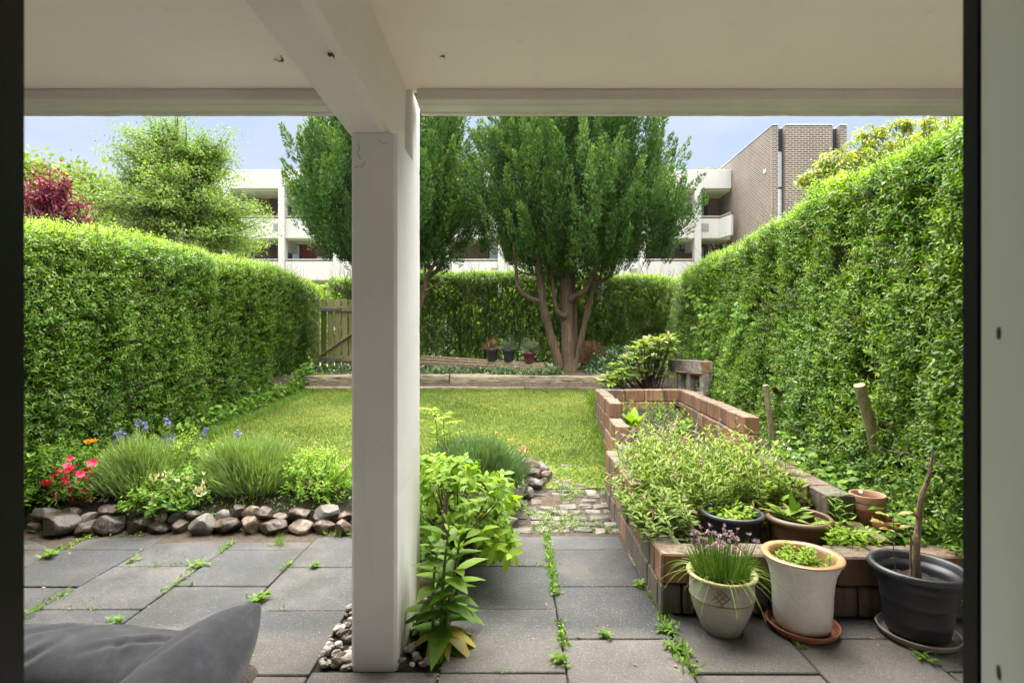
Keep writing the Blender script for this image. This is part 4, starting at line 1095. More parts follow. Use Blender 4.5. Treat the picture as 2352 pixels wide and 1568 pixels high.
def cushion(c, half, rot, puffs=((-1, 1),), creases=(), power=3.2, seed=0, n=150, ear=0.0, deep=.55, lump=.006):
    """puffy cushion: closed pillow, sewn puffs along y, long fading creases; local x,y across, z thick"""
    u = np.sign(np.linspace(-1, 1, n)) * np.abs(np.linspace(-1, 1, n)) ** .85; U, V = np.meshgrid(u, u)
    pin = 1 - ear
    X = U * (1 - .06 * (1 - V ** 2) * U ** 4 * pin); Y = V * (1 - .06 * (1 - U ** 2) * V ** 4 * pin)
    h = np.clip((1 - np.abs(U) ** power) * (1 - np.abs(V) ** power), 0, 1) ** .42
    hp = np.zeros_like(h)
    for a0, a1 in puffs:
        t = np.clip((V - (a0 + a1) / 2) / ((a1 - a0) / 2), -1, 1); hp = np.maximum(hp, (1 - t ** 2) ** .5 * (np.abs(t) < 1))
    h = h * (1 - deep + deep * hp) if len(puffs) > 1 else h
    pts = np.stack([X * half[0], Y * half[1], 0 * X], -1).reshape(-1, 3)
    z = h.ravel() * half[2]
    wx = .010 * noise(pts, 9.0, seed + 2)
    for x0, y0, x1, y1, dp, w in creases:
        A = np.array([x0 * half[0], y0 * half[1]]); B = np.array([x1 * half[0], y1 * half[1]]); e = B - A; L = np.linalg.norm(e); e = e / L
        q = pts[:, :2] - A; s_ = q @ e; d = q @ np.array([-e[1], e[0]]) + wx + .02 * np.sin(s_ / L * 2.6)
        fade = np.clip(s_ / L * 6 + 1, 0, 1) * np.clip((1 - s_ / L) * 2.2, 0, 1)
        z = z - fade * np.minimum(dp * .6, .12 * half[2]) * np.clip(h.ravel() * 1.6 - .3, 0, 1) * (np.exp(-(d / w) ** 2) - .55 * np.exp(-((np.abs(d) - 2.0 * w) / (1.3 * w)) ** 2))
    z = z + lump * noise(pts, 4.0, seed + 1) * np.clip(h.ravel() * 2, 0, 1) + .0012 * noise(pts, 40, seed) * np.clip(h.ravel() * 2, 0, 1)
    va = pts.copy(); va[:, 2] = z
    vb = pts.copy(); vb[:, 2] = -h.ravel() * half[2] * .8
    i = np.arange(n - 1)[:, None] * n; j = np.arange(n - 1)
    q = np.stack([i + j, i + j + 1, i + n + j + 1, i + n + j], -1).reshape(-1, 4)
    a = Acc(); R = np.asarray(rot)
    a.add(va @ R.T + c, q); a.add(vb @ R.T + c, q[:, ::-1])
    return a
lt = thing('lounge_seat', (-1.35, 1.1, 0), 'low wooden garden lounge seat under the charcoal cushions', 'lounge seat')
M['loungewood'] = woodmat('grey_lounge_wood', [(.3, (.13, .10, .075)), (.5, (.25, .20, .16)), (.7, (.36, .30, .25))], stretch=(14, 14, 2))
a = Acc(); box2(a, (-2.2, .62, .26), (-.74, 1.50, .31), .004); a.build('seat', M['loungewood'], lt, smooth=False)
for (x, y) in ((-.735, 1.405), (-.735, .66), (-2.16, 1.45), (-2.16, .66)):
    a = Acc(); box2(a, (x - .035, y - .035, 0), (x + .035, y + .035, .40 if x > -1 and y > 1 else .30), .012); a.build('leg', M['loungewood'], lt, smooth=False)
a = Acc(); tube(a, [(-.712, .66, .385), (-.712, 1.1, .392), (-.708, 1.43, .402)], [.024, .025, .024], 12, .6, 4, .03); a.build('arm_rail', M['loungewood'], lt)
# seat cushion (two tufted puffs) and the propped cushion at the right
a = cushion(np.array([-1.44, 1.10, .395]), (.62, .50, .135), rotm(.0, .0, .02), ((-1, .30), (.30, 1)),
            ((.62, .98, .20, .45, .016, .016), (.95, .72, .55, .42, .012, .013), (.30, 1.0, -.05, .55, .014, .016), (.80, .30, .60, .62, .012, .012), (.30, .30, .45, .60, .010, .012),
             (.75, .25, .35, -.20, .014, .016), (.35, .25, .20, -.10, .012, .014), (.95, .05, .60, -.05, .012, .014), (.1, .28, -.3, .0, .014, .016)), seed=2, deep=.62)
tag(a.build('seat_cushion', M['fabric']), 'charcoal tufted seat cushion lying on the lounge', 'cushion')
a = cushion(np.array([-.80, 1.07, .41]), (.42, .175, .125), rotm(math.radians(-58), 0, math.radians(90)),
            ((-1, 1),), ((1.0, -.15, .15, .15, .011, .012), (.98, -.65, .25, -.45, .012, .012), (.97, .30, .35, .55, .010, .011), (.92, .05, .45, -.12, .009, .009), (.6, -.85, -.2, -.55, .012, .014), (.3, .85, -.4, .5, .012, .013), (.5, .25, -.3, .30, .007, .010), (.9, .7, .6, .8, .010, .010)), seed=6, ear=.5)
tag(a.build('back_cushion', M['fabric']), 'charcoal cushion propped upright at the lounge end beside the pillar', 'cushion')
# ------------------------------------------------------------------ cobwebs on the porch ceiling
M['web'] = plain('dusty_cobweb', (.10, .085, .065), .9)
for k, (u, v, w, label) in enumerate(((640, 134, 26, 'dusty cobweb strand hanging between ceiling and beam, left side'), (757, 121, 10, 'dark curled cobweb speck under the beam'), (1014, 129, 8, 'small dark cocoon on the right ceiling'))):
    zr = (ROOFZ - HC - .004) if k != 1 else (2.113 - HC - .004); d = zr * FPX / (784 - v); a = Acc()
    c = P(u, v, d); w_ = w * d / FPX
    pts = np.array([[c[0] + (i / 5 - .5) * w_ + rng.normal(0, w_ * .08), c[1] + rng.normal(0, .01), c[2] - abs(rng.normal(0, .006))] for i in range(6)])
    tube(a, pts, [.0008, .0016, .002, .003, .0035, .001], 5, .5, 3)
    tube(a, pts[3:] + rng.normal(0, .003, (3, 3)), [.001, .003, .0015], 5, .5, 3)
    tag(a.build('cobweb', M['web']), label, 'cobweb', 'cobwebs on the porch ceiling')

for k, (pts_, label) in enumerate((([(822, 328), (826, 340), (822, 352), (828, 366)], 'cobweb strand near the left top edge of the pillar'), ([(812, 388), (822, 382), (832, 384), (836, 374), (840, 372)], 'wispy cobweb thread on the upper pillar face'), ([(868, 322), (880, 330), (892, 326)], 'cobweb thread under the beam at the pillar top right'))):
    a = Acc(); pts = np.array([P(u, v, 2.088) for u, v in pts_]); tube(a, pts, [.0006, .0009, .0007, .0012, .0006][:len(pts)], 5, .5, 4)
    tag(a.build('cobweb', M['web']), label, 'cobweb', 'cobwebs on the porch ceiling')
# ------------------------------------------------------------------ apartment building and brick tower beyond the gardens
DF = 34.0
def bz(v): return HC + (784 - v) * DF / FPX
def bx(u, d=DF): return (u - 1176) * d / FPX
M['bwhite'] = stuffmat('white_facade_concrete', [(.25, (.38, .352, .35)), (.55, (.46, .428, .424)), (.8, (.51, .477, .472))], .5, .75, .1, 12, stretch=(1, 1, .35))
M['bsoff'] = stuffmat('grey_soffit_concrete', [(.3, (.40, .385, .35)), (.7, (.52, .50, .46))], .8, .8, .1, 12)
def brickmat(name, c1, c2, mo, w, h, ms):
    m, nt, out = newmat(name); ge = nt.nodes.new('ShaderNodeNewGeometry')
    sp = nd(nt, 'ShaderNodeSeparateXYZ', Vector=(ge, 'Position'))
    s_ = nd(nt, 'ShaderNodeMath', _operation='ADD', i0=(sp, 'X'), i1=(sp, 'Y'))
    cb = nd(nt, 'ShaderNodeCombineXYZ', X=(s_, 0), Y=(sp, 'Z'))
    b = nd(nt, 'ShaderNodeTexBrick', Vector=(cb, 0), Color1=(*c1, 1), Color2=(*c2, 1), Mortar=(*mo, 1), Scale=1.0)
    b.inputs['Mortar Size'].default_value = ms; b.inputs['Brick Width'].default_value = w; b.inputs['Row Height'].default_value = h
    b.inputs['Mortar Smooth'].default_value = .3; b.inputs['Bias'].default_value = -.1
    n = tex(nt, coords(nt), .6, 6); r = ramp(nt, (n, 'Fac'), [(.3, g3(.82)), (.7, g3(1.12))])
    c = mixc(nt, 1.0, (b, 'Color'), (r, 'Color'), 'MULTIPLY')
    p = nd(nt, 'ShaderNodeBsdfPrincipled', Base_Color=(c, 'Result'), Roughness=.85)
    nt.links.new(p.outputs[0], out.inputs['Surface']); return m
M['brick'] = brickmat('brown_brick', (.12, .066, .047), (.17, .095, .066), (.34, .29, .24), .34, .115, .014)
M['tbrick'] = brickmat('tower_brick', (.080, .053, .042), (.112, .076, .062), (.29, .245, .215), .33, .117, .026)
M['darkframe'] = plain('dark_window_frame', (.022, .024, .028), .4)
M['glass'] = plain('reflecting_pane', (.20, .24, .28), .08, .8)
M['curtain'] = plain('pale_curtain_pane', (.62, .64, .66), .3)
M['reddoor'] = plain('dark_red_door', (.19, .028, .026), .45)
M['browndoor'] = plain('brown_panel_door', (.075, .04, .03), .5)
M['rail'] = plain('grey_rail', (.22, .20, .18), .5)
M['lightpanel'] = plain('pale_grey_panel', (.42, .45, .50), .4)
M['ventg'] = plain('grey_grille', (.20, .20, .19), .6)
bl_ = thing('apartment_building', (0, DF, .78), 'long white three-storey apartment block with access galleries and brown brick walls', 'building')
X0, X1 = -20.6, 14.05
def bpart(name, mat, boxes, parent=None, bev=.01):
    a = Acc()
    for lo, hi in boxes: box2(a, lo, hi, bev)
    return a.build(name, mat, parent or bl_, smooth=False)
R0, R1 = 36.0, 36.4
cols_u = [521, 648, 774, 900, 1026, 1151, 1277, 1380, 1475, 1602]
XC = [bx(u) for u in cols_u]
# roof edge panels with joints, gallery parapets, floor slabs
def panels(name, z0, z1, y0, y1, x_end):
    xs = [X0] + XC + [x_end]; bs = []
    for i in range(len(xs) - 1):
        if xs[i + 1] - xs[i] > .1: bs.append(((xs[i] + .012, y0, z0), (xs[i + 1] - .012, y1, z1)))
    return bpart(name, M['bwhite'], bs)
panels('roof_parapet', bz(433), bz(390), DF - .02, DF + .2, X1)
bpart('roof_slab', M['bsoff'], [((X0, DF + .2, bz(437)), (X1, 42, bz(425)))])
panels('gallery_parapet', bz(547), bz(502), DF, DF + .15, bx(1655)); bpart('gallery_floor', M['bsoff'], [((X0, DF + .15, bz(549)), (X1, R0, bz(540)))])
panels('gallery_parapet', bz(643), bz(600.5), DF, DF + .15, X1); bpart('gallery_floor', M['bsoff'], [((X0, DF + .15, bz(645)), (X1, R0, bz(636)))])
bpart('brick_wall', M['brick'], [((X0, R0, .7), (X1 + .4, R1, bz(430)))])
for x in XC:
    bpart('column', M['bwhite'], [((x - .20, DF - .14, .7), (x + .20, DF + .42, bz(434)))])
    for zt in (bz(437), bz(549), bz(645)):
        a = Acc(); v = np.array([[x - .17, DF + .3, zt], [x + .17, DF + .3, zt], [x + .17, DF + .3, zt - .75], [x - .17, DF + .3, zt - .75], [x - .17, R0 - .02, zt], [x + .17, R0 - .02, zt], [x + .17, R0 - .02, zt - .62], [x - .17, R0 - .02, zt - .62]])
        a.add(v, [[0, 1, 2, 3], [5, 4, 7, 6], [4, 0, 3, 7], [1, 5, 6, 2], [3, 2, 6, 7], [4, 5, 1, 0]]); a.build('bracket_beam', M['bwhite'], bl_, smooth=False)
for zt in (bz(497.5), bz(596.5)):
    a = Acc(); tubes(a, [[(X0, DF + .07, zt), (bx(1655) if zt > 8 else X1, DF + .07, zt)]], [[.07, .07]], 8); a.build('handrail', M['rail'], bl_)
# bent parapet that joins the gallery to the tower
a = Acc(); box2(a, (bx(1655) - .02, DF - .02, bz(547)), (bx(1655) + .06, DF + .15, bz(502)), .005)
pA, pB = np.array([bx(1655), DF + .05]), np.array([bx(1682, 32.9), 32.9])
z_m = (bz(547) + bz(502)) / 2; beam(a, (*pA, z_m), (*pB, z_m), .15, bz(502) - bz(547)); a.build('gallery_parapet', M['bwhite'], bl_, smooth=False)
a = Acc(); tubes(a, [[(*pA, bz(497.5)), (*pB, bz(497.5))]], [[.07, .07]], 8); a.build('handrail', M['rail'], bl_)
def wall_u(u0, u1, v0, v1, mat, name, proud=.05, frame=True, pane=None, label=None):
    k = R0 / DF
    x0, x1 = bx(u0) * k, bx(u1) * k; z0, z1 = HC + (784 - v1) * R0 / FPX, HC + (784 - v0) * R0 / FPX
    o = bpart(name, mat, [((x0, R0 - proud, z0), (x1, R0 + .1, z1))])
    if label: o['label'] = label
    for (a0, b0, a1, b1, pm) in (pane or []):
        bpart('pane', pm, [((x0 + (x1 - x0) * a0, R0 - proud - .012, z0 + (z1 - z0) * b0), (x0 + (x1 - x0) * a1, R0 - proud + .05, z0 + (z1 - z0) * b1))], o, .004)
    return o
SM = [(.2, .18, .8, .82, M['glass'])]
for v0 in (449.5, 550):
    wall_u(1560, 1582, v0 + 3, v0 + 28, M['darkframe'], 'window', pane=SM)
    wall_u(1430, 1452, v0 + 3, v0 + 28, M['darkframe'], 'window', pane=SM)
    wall_u(1592, 1600, v0, 598 if v0 > 500 else 497, M['darkframe'], 'window', pane=[(.3, .05, .7, .9, M['glass'])])
    wall_u(1606, 1625, v0, 600 if v0 > 500 else 500, M['darkframe'], 'window', pane=[(.1, .1, .5, .62, M['lightpanel'])])
    wall_u(1660, 1678, v0, 600 if v0 > 500 else 500, M['browndoor'], 'door')
    wall_u(655, 690, v0, 600 if v0 > 500 else 500, M['darkframe'], 'window', pane=[(.02, .08, .18, .75, M['curtain']), (.5, .0, .95, .72, M['curtain'])])
    wall_u(620, 640, v0, 600 if v0 > 500 else 500, M['browndoor'], 'door')
    wall_u(1122, 1150, v0, 600 if v0 > 500 else 500, M['darkframe'], 'window', pane=[(.1, .02, .9, .92, M['curtain'])])
    wall_u(1160, 1180, v0, 600 if v0 > 500 else 500, M['darkframe'], 'window', pane=[(.1, .02, .9, .92, M['lightpanel'])])
wall_u(691, 722, 551, 600, M['reddoor'], 'door', label='dark red gallery door')
wall_u(1484, 1516, 545, 600, M['browndoor'], 'door'); wall_u(1484, 1516, 447, 498, M['browndoor'], 'door')
wall_u(1518, 1530, 592.5, 597.5, M['curtain'], 'wall_lamp', .08); wall_u(729, 740, 590, 596, M['curtain'], 'wall_lamp', .08)
for v0 in (655,):
    for u0 in (745, 1100, 1210): wall_u(u0, u0 + 18, v0, v0 + 60, M['darkframe'], 'window', pane=[(.1, .02, .9, .92, M['glass'])])
k = R0 / DF
bpart('wall_panel', M['bwhite'], [((bx(778) * k, R0 - .35, .7), (bx(797) * k, R0 + .05, bz(648)))])
for (u0, v0, s_) in ((1610, 513.5, 17.5), (1447, 616, 17), (1128, 615, 16), (640 - 12, 513, 17)):
    bpart('vent_grille', M['ventg'], [((bx(u0), DF - .03, bz(v0 + s_)), (bx(u0 + s_), DF + .05, bz(v0)))])
a = Acc()
for u in (665.5, 781, 1169, 1489): tubes(a, [[(bx(u), DF - .06, .8), (bx(u), DF - .06, bz(640)), (bx(u), DF - .06, bz(604))]], [[.03] * 3], 6)
a.build('downpipe', M['bsoff'], bl_)
a = Acc(); pos = np.stack([rng.uniform(bx(1600), bx(1665), 60), rng.uniform(DF, DF + .4, 60), np.full(60, bz(390))], 1)
leaves(a, pos, rdir(60) * [.6, .6, 0] + [0, 0, .8], [0, 0, 1.0], rng.uniform(.12, .3, 60), .07, rng.random(60)); 
M['roofweed'] = leafmat('roof_weed', (.08, .10, .03), (.16, .17, .05), (.25, .24, .08))
tag(a.build('roof_weeds', M['roofweed']), kind='stuff')

# tower
TN, TFAR = 28.7, 34.0
tw = thing('brick_tower', (16, 31, .78), 'brick stair tower with tall dark window slits at the end of the white block', 'tower')
def tx(u): return (u - 1176) * TN / FPX
def tz(v): return HC + (784 - v) * TN / FPX
ZT_ = tz(288)
def tpart(name, mat, boxes, bev=.01):
    a = Acc()
    for lo, hi in boxes: box2(a, lo, hi, bev)
    return a.build(name, mat, tw, smooth=False)
tpart('brick_wall', M['tbrick'], [((tx(1775), TN, .7), (tx(1787.5), TN + .45, ZT_)), ((tx(1775), TN + .45, .7), (tx(1775) + .4, TFAR + 2.5, ZT_)),
                                 ((tx(1803.5), TN, .7), (tx(1912.5), TN + .45, ZT_)), ((tx(1929), TN, .7), (tx(1945), TN + .45, ZT_)), ((tx(1945) - .4, TN + .45, .7), (tx(1945), TFAR + 2.5, ZT_))])
tpart('coping', M['lightpanel'], [((tx(1775) - .03, TN - .03, ZT_ + .002), (tx(1787.5), TFAR + 2.5, ZT_ + .05)), ((tx(1803.5), TN - .03, ZT_ + .002), (tx(1912.5), TN + .5, ZT_ + .05)), ((tx(1929), TN - .03, ZT_ + .002), (tx(1945) + .03, TFAR + 2.5, ZT_ + .05))])
tpart('roof', M['bsoff'], [((tx(1787.5), TN + .5, ZT_ - .4), (tx(1945) - .4, TFAR + 2.5, ZT_ - .1))])
for (ua, ub) in ((1787.5, 1803.5), (1912.5, 1929)):
    w = tpart('window_slit', M['darkframe'], [((tx(ua), TN + .30, .7), (tx(ub), TN + .40, ZT_ - .06))])
    def pane(v0, v1, mat, f0=.06, f1=.86):
        a = Acc(); x0, x1 = tx(ua), tx(ub); box2(a, (x0 + (x1 - x0) * f0, TN + .27, tz(v1)), (x0 + (x1 - x0) * f1, TN + .32, tz(v0)), .004); a.build('pane', mat, w, smooth=False)
    pane(345, 426, M['lightpanel']); pane(431, 520, M['curtain'], .06, .62); pane(431, 520, M['lightpanel'], .64, .86); pane(524, 600, M['lightpanel'])
a = Acc(); box2(a, (tx(1775) - .05, TN + .75, tz(386)), (tx(1775) + .02, TN + .98, tz(377)), .004); a.build('vent', M['curtain'], tw, smooth=False)
# ------------------------------------------------------------------ hedges
M['privet'] = leafmat('privet_leaf', (.030, .078, .011), (.078, .168, .018), (.24, .345, .026), .42, .40, .4, 1.6)
M['privet2'] = leafmat('privet_leaf_pale', (.036, .088, .015), (.088, .182, .024), (.24, .34, .03), .42, .40, .4, 1.6)
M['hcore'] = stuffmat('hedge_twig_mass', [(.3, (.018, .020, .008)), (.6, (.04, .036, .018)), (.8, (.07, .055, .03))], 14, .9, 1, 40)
M['htwig'] = plain('hedge_twigs', (.085, .062, .04), .85)
def hedge(name, p0, p1, inw, ztop, width, n_sh, label, mat, LL=(.027, .042), core=True, leafn=7, dens=None, r=.22, top_tint=.85, bulge=.07, tall=0.0, twigs=1500, zlo=.0, ztopn=.04, flare=0.0):
    p0, p1 = np.array(p0, float), np.array(p1, float); L = np.linalg.norm(p1 - p0); e = (p1 - p0) / L; n_in = np.array(inw, float)
    base = np.array([*((p0 + p1) / 2), float(gz((p0[1] + p1[1]) / 2))])
    t = thing(name, base, label, 'hedge')
    def surf(s_, q_, depth):
        """s along, q profile coord (m from ground up the face and over the top), depth inward"""
        y = p0[1] + e[1] * s_ * 1.0
        xy = p0[None] + e[None] * s_[:, None]
        zb = gz(xy[:, 1]) + zlo
        pn = np.stack([xy[:, 0], xy[:, 1], zb + q_], 1)
        zt = np.interp(s_ / L, np.linspace(0, 1, len(ztop)), ztop) + ztopn * noise(np.stack([s_, s_ * 0, s_ * 0], 1), 2.1, 6) 
        H = zt - zb; a_ = H - r; arc = r * np.pi / 2
        f1 = q_ < a_; f2 = (q_ >= a_) & (q_ < a_ + arc)
        th = np.clip((q_ - a_) / r, 0, np.pi / 2)
        inn = np.where(f1, 0, np.where(f2, r * (1 - np.cos(th)), r + (q_ - a_ - arc)))
        z = np.where(f1, q_, np.where(f2, a_ + r * np.sin(th), H))
        nu = np.where(f1, 0, np.where(f2, np.sin(th), 1.0)); no = np.sqrt(1 - nu ** 2)
        nrm = np.stack([-n_in[0] * no, -n_in[1] * no, nu], 1)
        pos = np.stack([xy[:, 0] + n_in[0] * inn, xy[:, 1] + n_in[1] * inn, zb + z], 1)
        b = bulge * fbm(pos, 1.6, 2) + .03 * noise(pos, 5.5, 1)
        slope = (.10 - flare * 1.3) * np.clip(1 - z / H, 0, 1) ** 2 
        return pos + nrm * (b - depth - slope * no)[:, None], nrm, z / H
    qmax = float(np.max(ztop) - gz(p0[1])) + width
    N = n_sh; s_ = rng.uniform(0, L, int(N * 1.25)); q_ = rng.uniform(0, qmax, len(s_))
    dep = np.abs(rng.normal(0, .05, len(s_))) + np.where(rng.random(len(s_)) < .25, rng.uniform(0, .15, len(s_)), 0)
    pos, nrm, hz = surf(s_, q_, dep)
    gap = fbm(pos, 3.4, 9) < -.55
    kp = ~(gap & (rng.random(len(s_)) < (.85 if dens is None else .2)))
    if dens is not None: kp &= rng.random(len(s_)) < dens(pos, hz)
    pos, nrm, hz, dep = pos[kp], nrm[kp], hz[kp], dep[kp]
    ax = unit(nrm * .7 + Z3 * rng.uniform(.15, .9, len(pos))[:, None] + rng.normal(0, .42, pos.shape))
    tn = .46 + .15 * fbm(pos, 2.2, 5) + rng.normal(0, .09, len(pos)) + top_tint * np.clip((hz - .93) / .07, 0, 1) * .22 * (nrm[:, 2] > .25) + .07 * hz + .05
    a = Acc()
    LLs = rng.uniform(*LL, len(pos))
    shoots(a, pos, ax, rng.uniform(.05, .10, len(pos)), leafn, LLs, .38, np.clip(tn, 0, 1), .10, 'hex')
    # new growth sticking up from the top
    m_ = int(L * 34 * (1 + tall)); s2 = rng.uniform(0, L, m_); q2 = qmax - width + rng.uniform(-.25, width, m_)
    p2, n2, _ = surf(s2, q2, np.zeros(m_)); ax2 = unit(Z3 + n2 * .5 + rng.normal(0, .25, p2.shape)); sl = rng.uniform(.06, .15, m_) * (1 + tall * rng.random(m_))
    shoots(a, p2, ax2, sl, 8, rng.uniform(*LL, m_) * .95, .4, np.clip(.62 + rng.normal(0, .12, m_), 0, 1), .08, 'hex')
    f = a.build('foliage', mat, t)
    st = Acc(); bend_strands(st, p2, ax2, sl, .0022, 0, 3, 2)
    m_ = twigs; s3 = rng.uniform(0, L, m_); q3 = rng.uniform(.05, qmax - width, m_); p3, n3, _ = surf(s3, q3, rng.uniform(.02, .16, m_))
    bend_strands(st, p3, unit(n3 * .4 + Z3 * .8 + rng.normal(0, .55, p3.shape)), rng.uniform(.15, .4, m_), rng.uniform(.002, .005, m_), 0, 3, 3)
    st.build('twigs', M['htwig'], t)
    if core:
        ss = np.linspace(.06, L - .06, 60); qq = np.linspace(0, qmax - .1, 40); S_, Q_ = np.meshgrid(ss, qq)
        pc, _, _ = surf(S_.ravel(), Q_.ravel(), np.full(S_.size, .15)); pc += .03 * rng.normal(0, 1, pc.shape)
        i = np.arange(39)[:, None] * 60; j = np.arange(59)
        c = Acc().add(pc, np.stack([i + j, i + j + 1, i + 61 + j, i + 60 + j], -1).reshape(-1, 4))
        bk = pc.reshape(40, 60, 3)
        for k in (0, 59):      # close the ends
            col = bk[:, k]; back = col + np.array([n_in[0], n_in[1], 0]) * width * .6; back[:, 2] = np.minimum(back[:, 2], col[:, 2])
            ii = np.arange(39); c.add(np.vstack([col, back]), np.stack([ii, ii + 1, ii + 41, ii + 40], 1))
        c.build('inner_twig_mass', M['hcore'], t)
    return t
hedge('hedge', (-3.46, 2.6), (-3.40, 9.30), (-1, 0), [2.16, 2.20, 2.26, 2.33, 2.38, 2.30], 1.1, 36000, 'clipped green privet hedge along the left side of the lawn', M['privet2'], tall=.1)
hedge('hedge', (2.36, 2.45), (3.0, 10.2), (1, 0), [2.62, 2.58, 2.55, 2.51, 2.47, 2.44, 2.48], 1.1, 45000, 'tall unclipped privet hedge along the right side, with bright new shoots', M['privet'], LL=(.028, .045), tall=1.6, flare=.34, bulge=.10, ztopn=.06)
# end face of the left hedge towards the gate
def back_dens(p, hz):
    right = np.clip((p[:, 0] - .35) / .8, 0, 1)
    return np.clip(  .42 + .6 * right + .9 * np.clip((hz - .82) / .1, 0, 1) + .3 * np.clip(fbm(p, 1.5, 7), -1, 1), .05, 1)
bh = hedge('hedge', (-3.6, 10.35), (3.2, 10.25), (0, 1), [2.50, 2.58, 2.62, 2.63, 2.63, 2.62, 2.52], .55, 24000, 'clipped hedge across the back of the garden, bare and twiggy low on its left half', M['privet'], LL=(.030, .048), core=False, dens=back_dens, twigs=200, bulge=.06)
st = Acc(); m_ = 4200
pb = np.stack([rng.uniform(-3.5, 3.1, m_), rng.uniform(10.36, 10.75, m_), rng.uniform(.78, 2.3, m_)], 1)
bend_strands(st, pb, unit(Z3 * rng.uniform(.2, 1, m_)[:, None] + rng.normal(0, .5, pb.shape)), rng.uniform(.25, .8, m_), rng.uniform(.003, .009, m_), 0, 3, 4)
pb = np.stack([rng.uniform(-3.5, 3.1, 46), rng.uniform(10.45, 10.65, 46), np.full(46, .7)], 1)
bend_strands(st, pb, unit(Z3 + rng.normal(0, .12, pb.shape)), rng.uniform(1.5, 1.9, 46), rng.uniform(.012, .022, 46), 0, 5, 4)
st.build('branches', M['htwig'], bh)
a = Acc(); m_ = 36000
pb = np.stack([rng.uniform(-3.5, 3.1, m_), rng.uniform(10.45, 10.95, m_), rng.uniform(.85, 2.55, m_)], 1)
kp = rng.random(m_) < np.clip(.55 + .5 * np.clip((pb[:, 0] - .3) / .8, 0, 1) + .7 * np.clip((pb[:, 2] - 1.85) / .25, 0, 1) + .35 * fbm(pb, 1.6, 3), .06, 1)
pb = pb[kp]; leaves(a, pb, rdir(len(pb)), rdir(len(pb)), rng.uniform(.035, .055, len(pb)), .02, np.clip(rng.normal(.4, .15, len(pb)), 0, 1), 'hex')
a.build('inner_foliage', M['privet'], bh)

M['beyond'] = leafmat('sunlit_shrub_leaf', (.10, .17, .02), (.20, .30, .03), (.32, .40, .05), .5, .4, .35, 1.4)  # sunlight on these shrubs is put into the bright leaf colour
for k, (x, w, h) in enumerate(((-5.6, 1.9, 2.1), (-2.6, 2.1, 2.2), (.8, 2.2, 2.1), (4.0, 2.1, 2.2))):
    c = np.array([x, 14.2 + .3 * (k % 2), .78]); n = 4600; dd = rdir(n); dd[:, 2] = np.abs(dd[:, 2]); p = c + dd * [w, .8, h] * rng.uniform(.75, 1, n)[:, None]; a = Acc()
    leaves(a, p, unit(dd + rng.normal(0, .6, dd.shape)), rdir(n), rng.uniform(.12, .2, n), .09, np.clip(rng.normal(.5, .2, n), 0, 1), 'hex')
    tag(a.build('garden_shrub', M['beyond'], loc=c), ('bright shrub glimpsed through the picket gate', 'bright shrub glimpsed through the twiggy hedge above the bench left end', 'bright shrub glimpsed through the hedge behind the cypress trunks', 'bright shrub glimpsed through the right end of the back hedge')[k], 'shrub', 'shrubs beyond the back hedge')

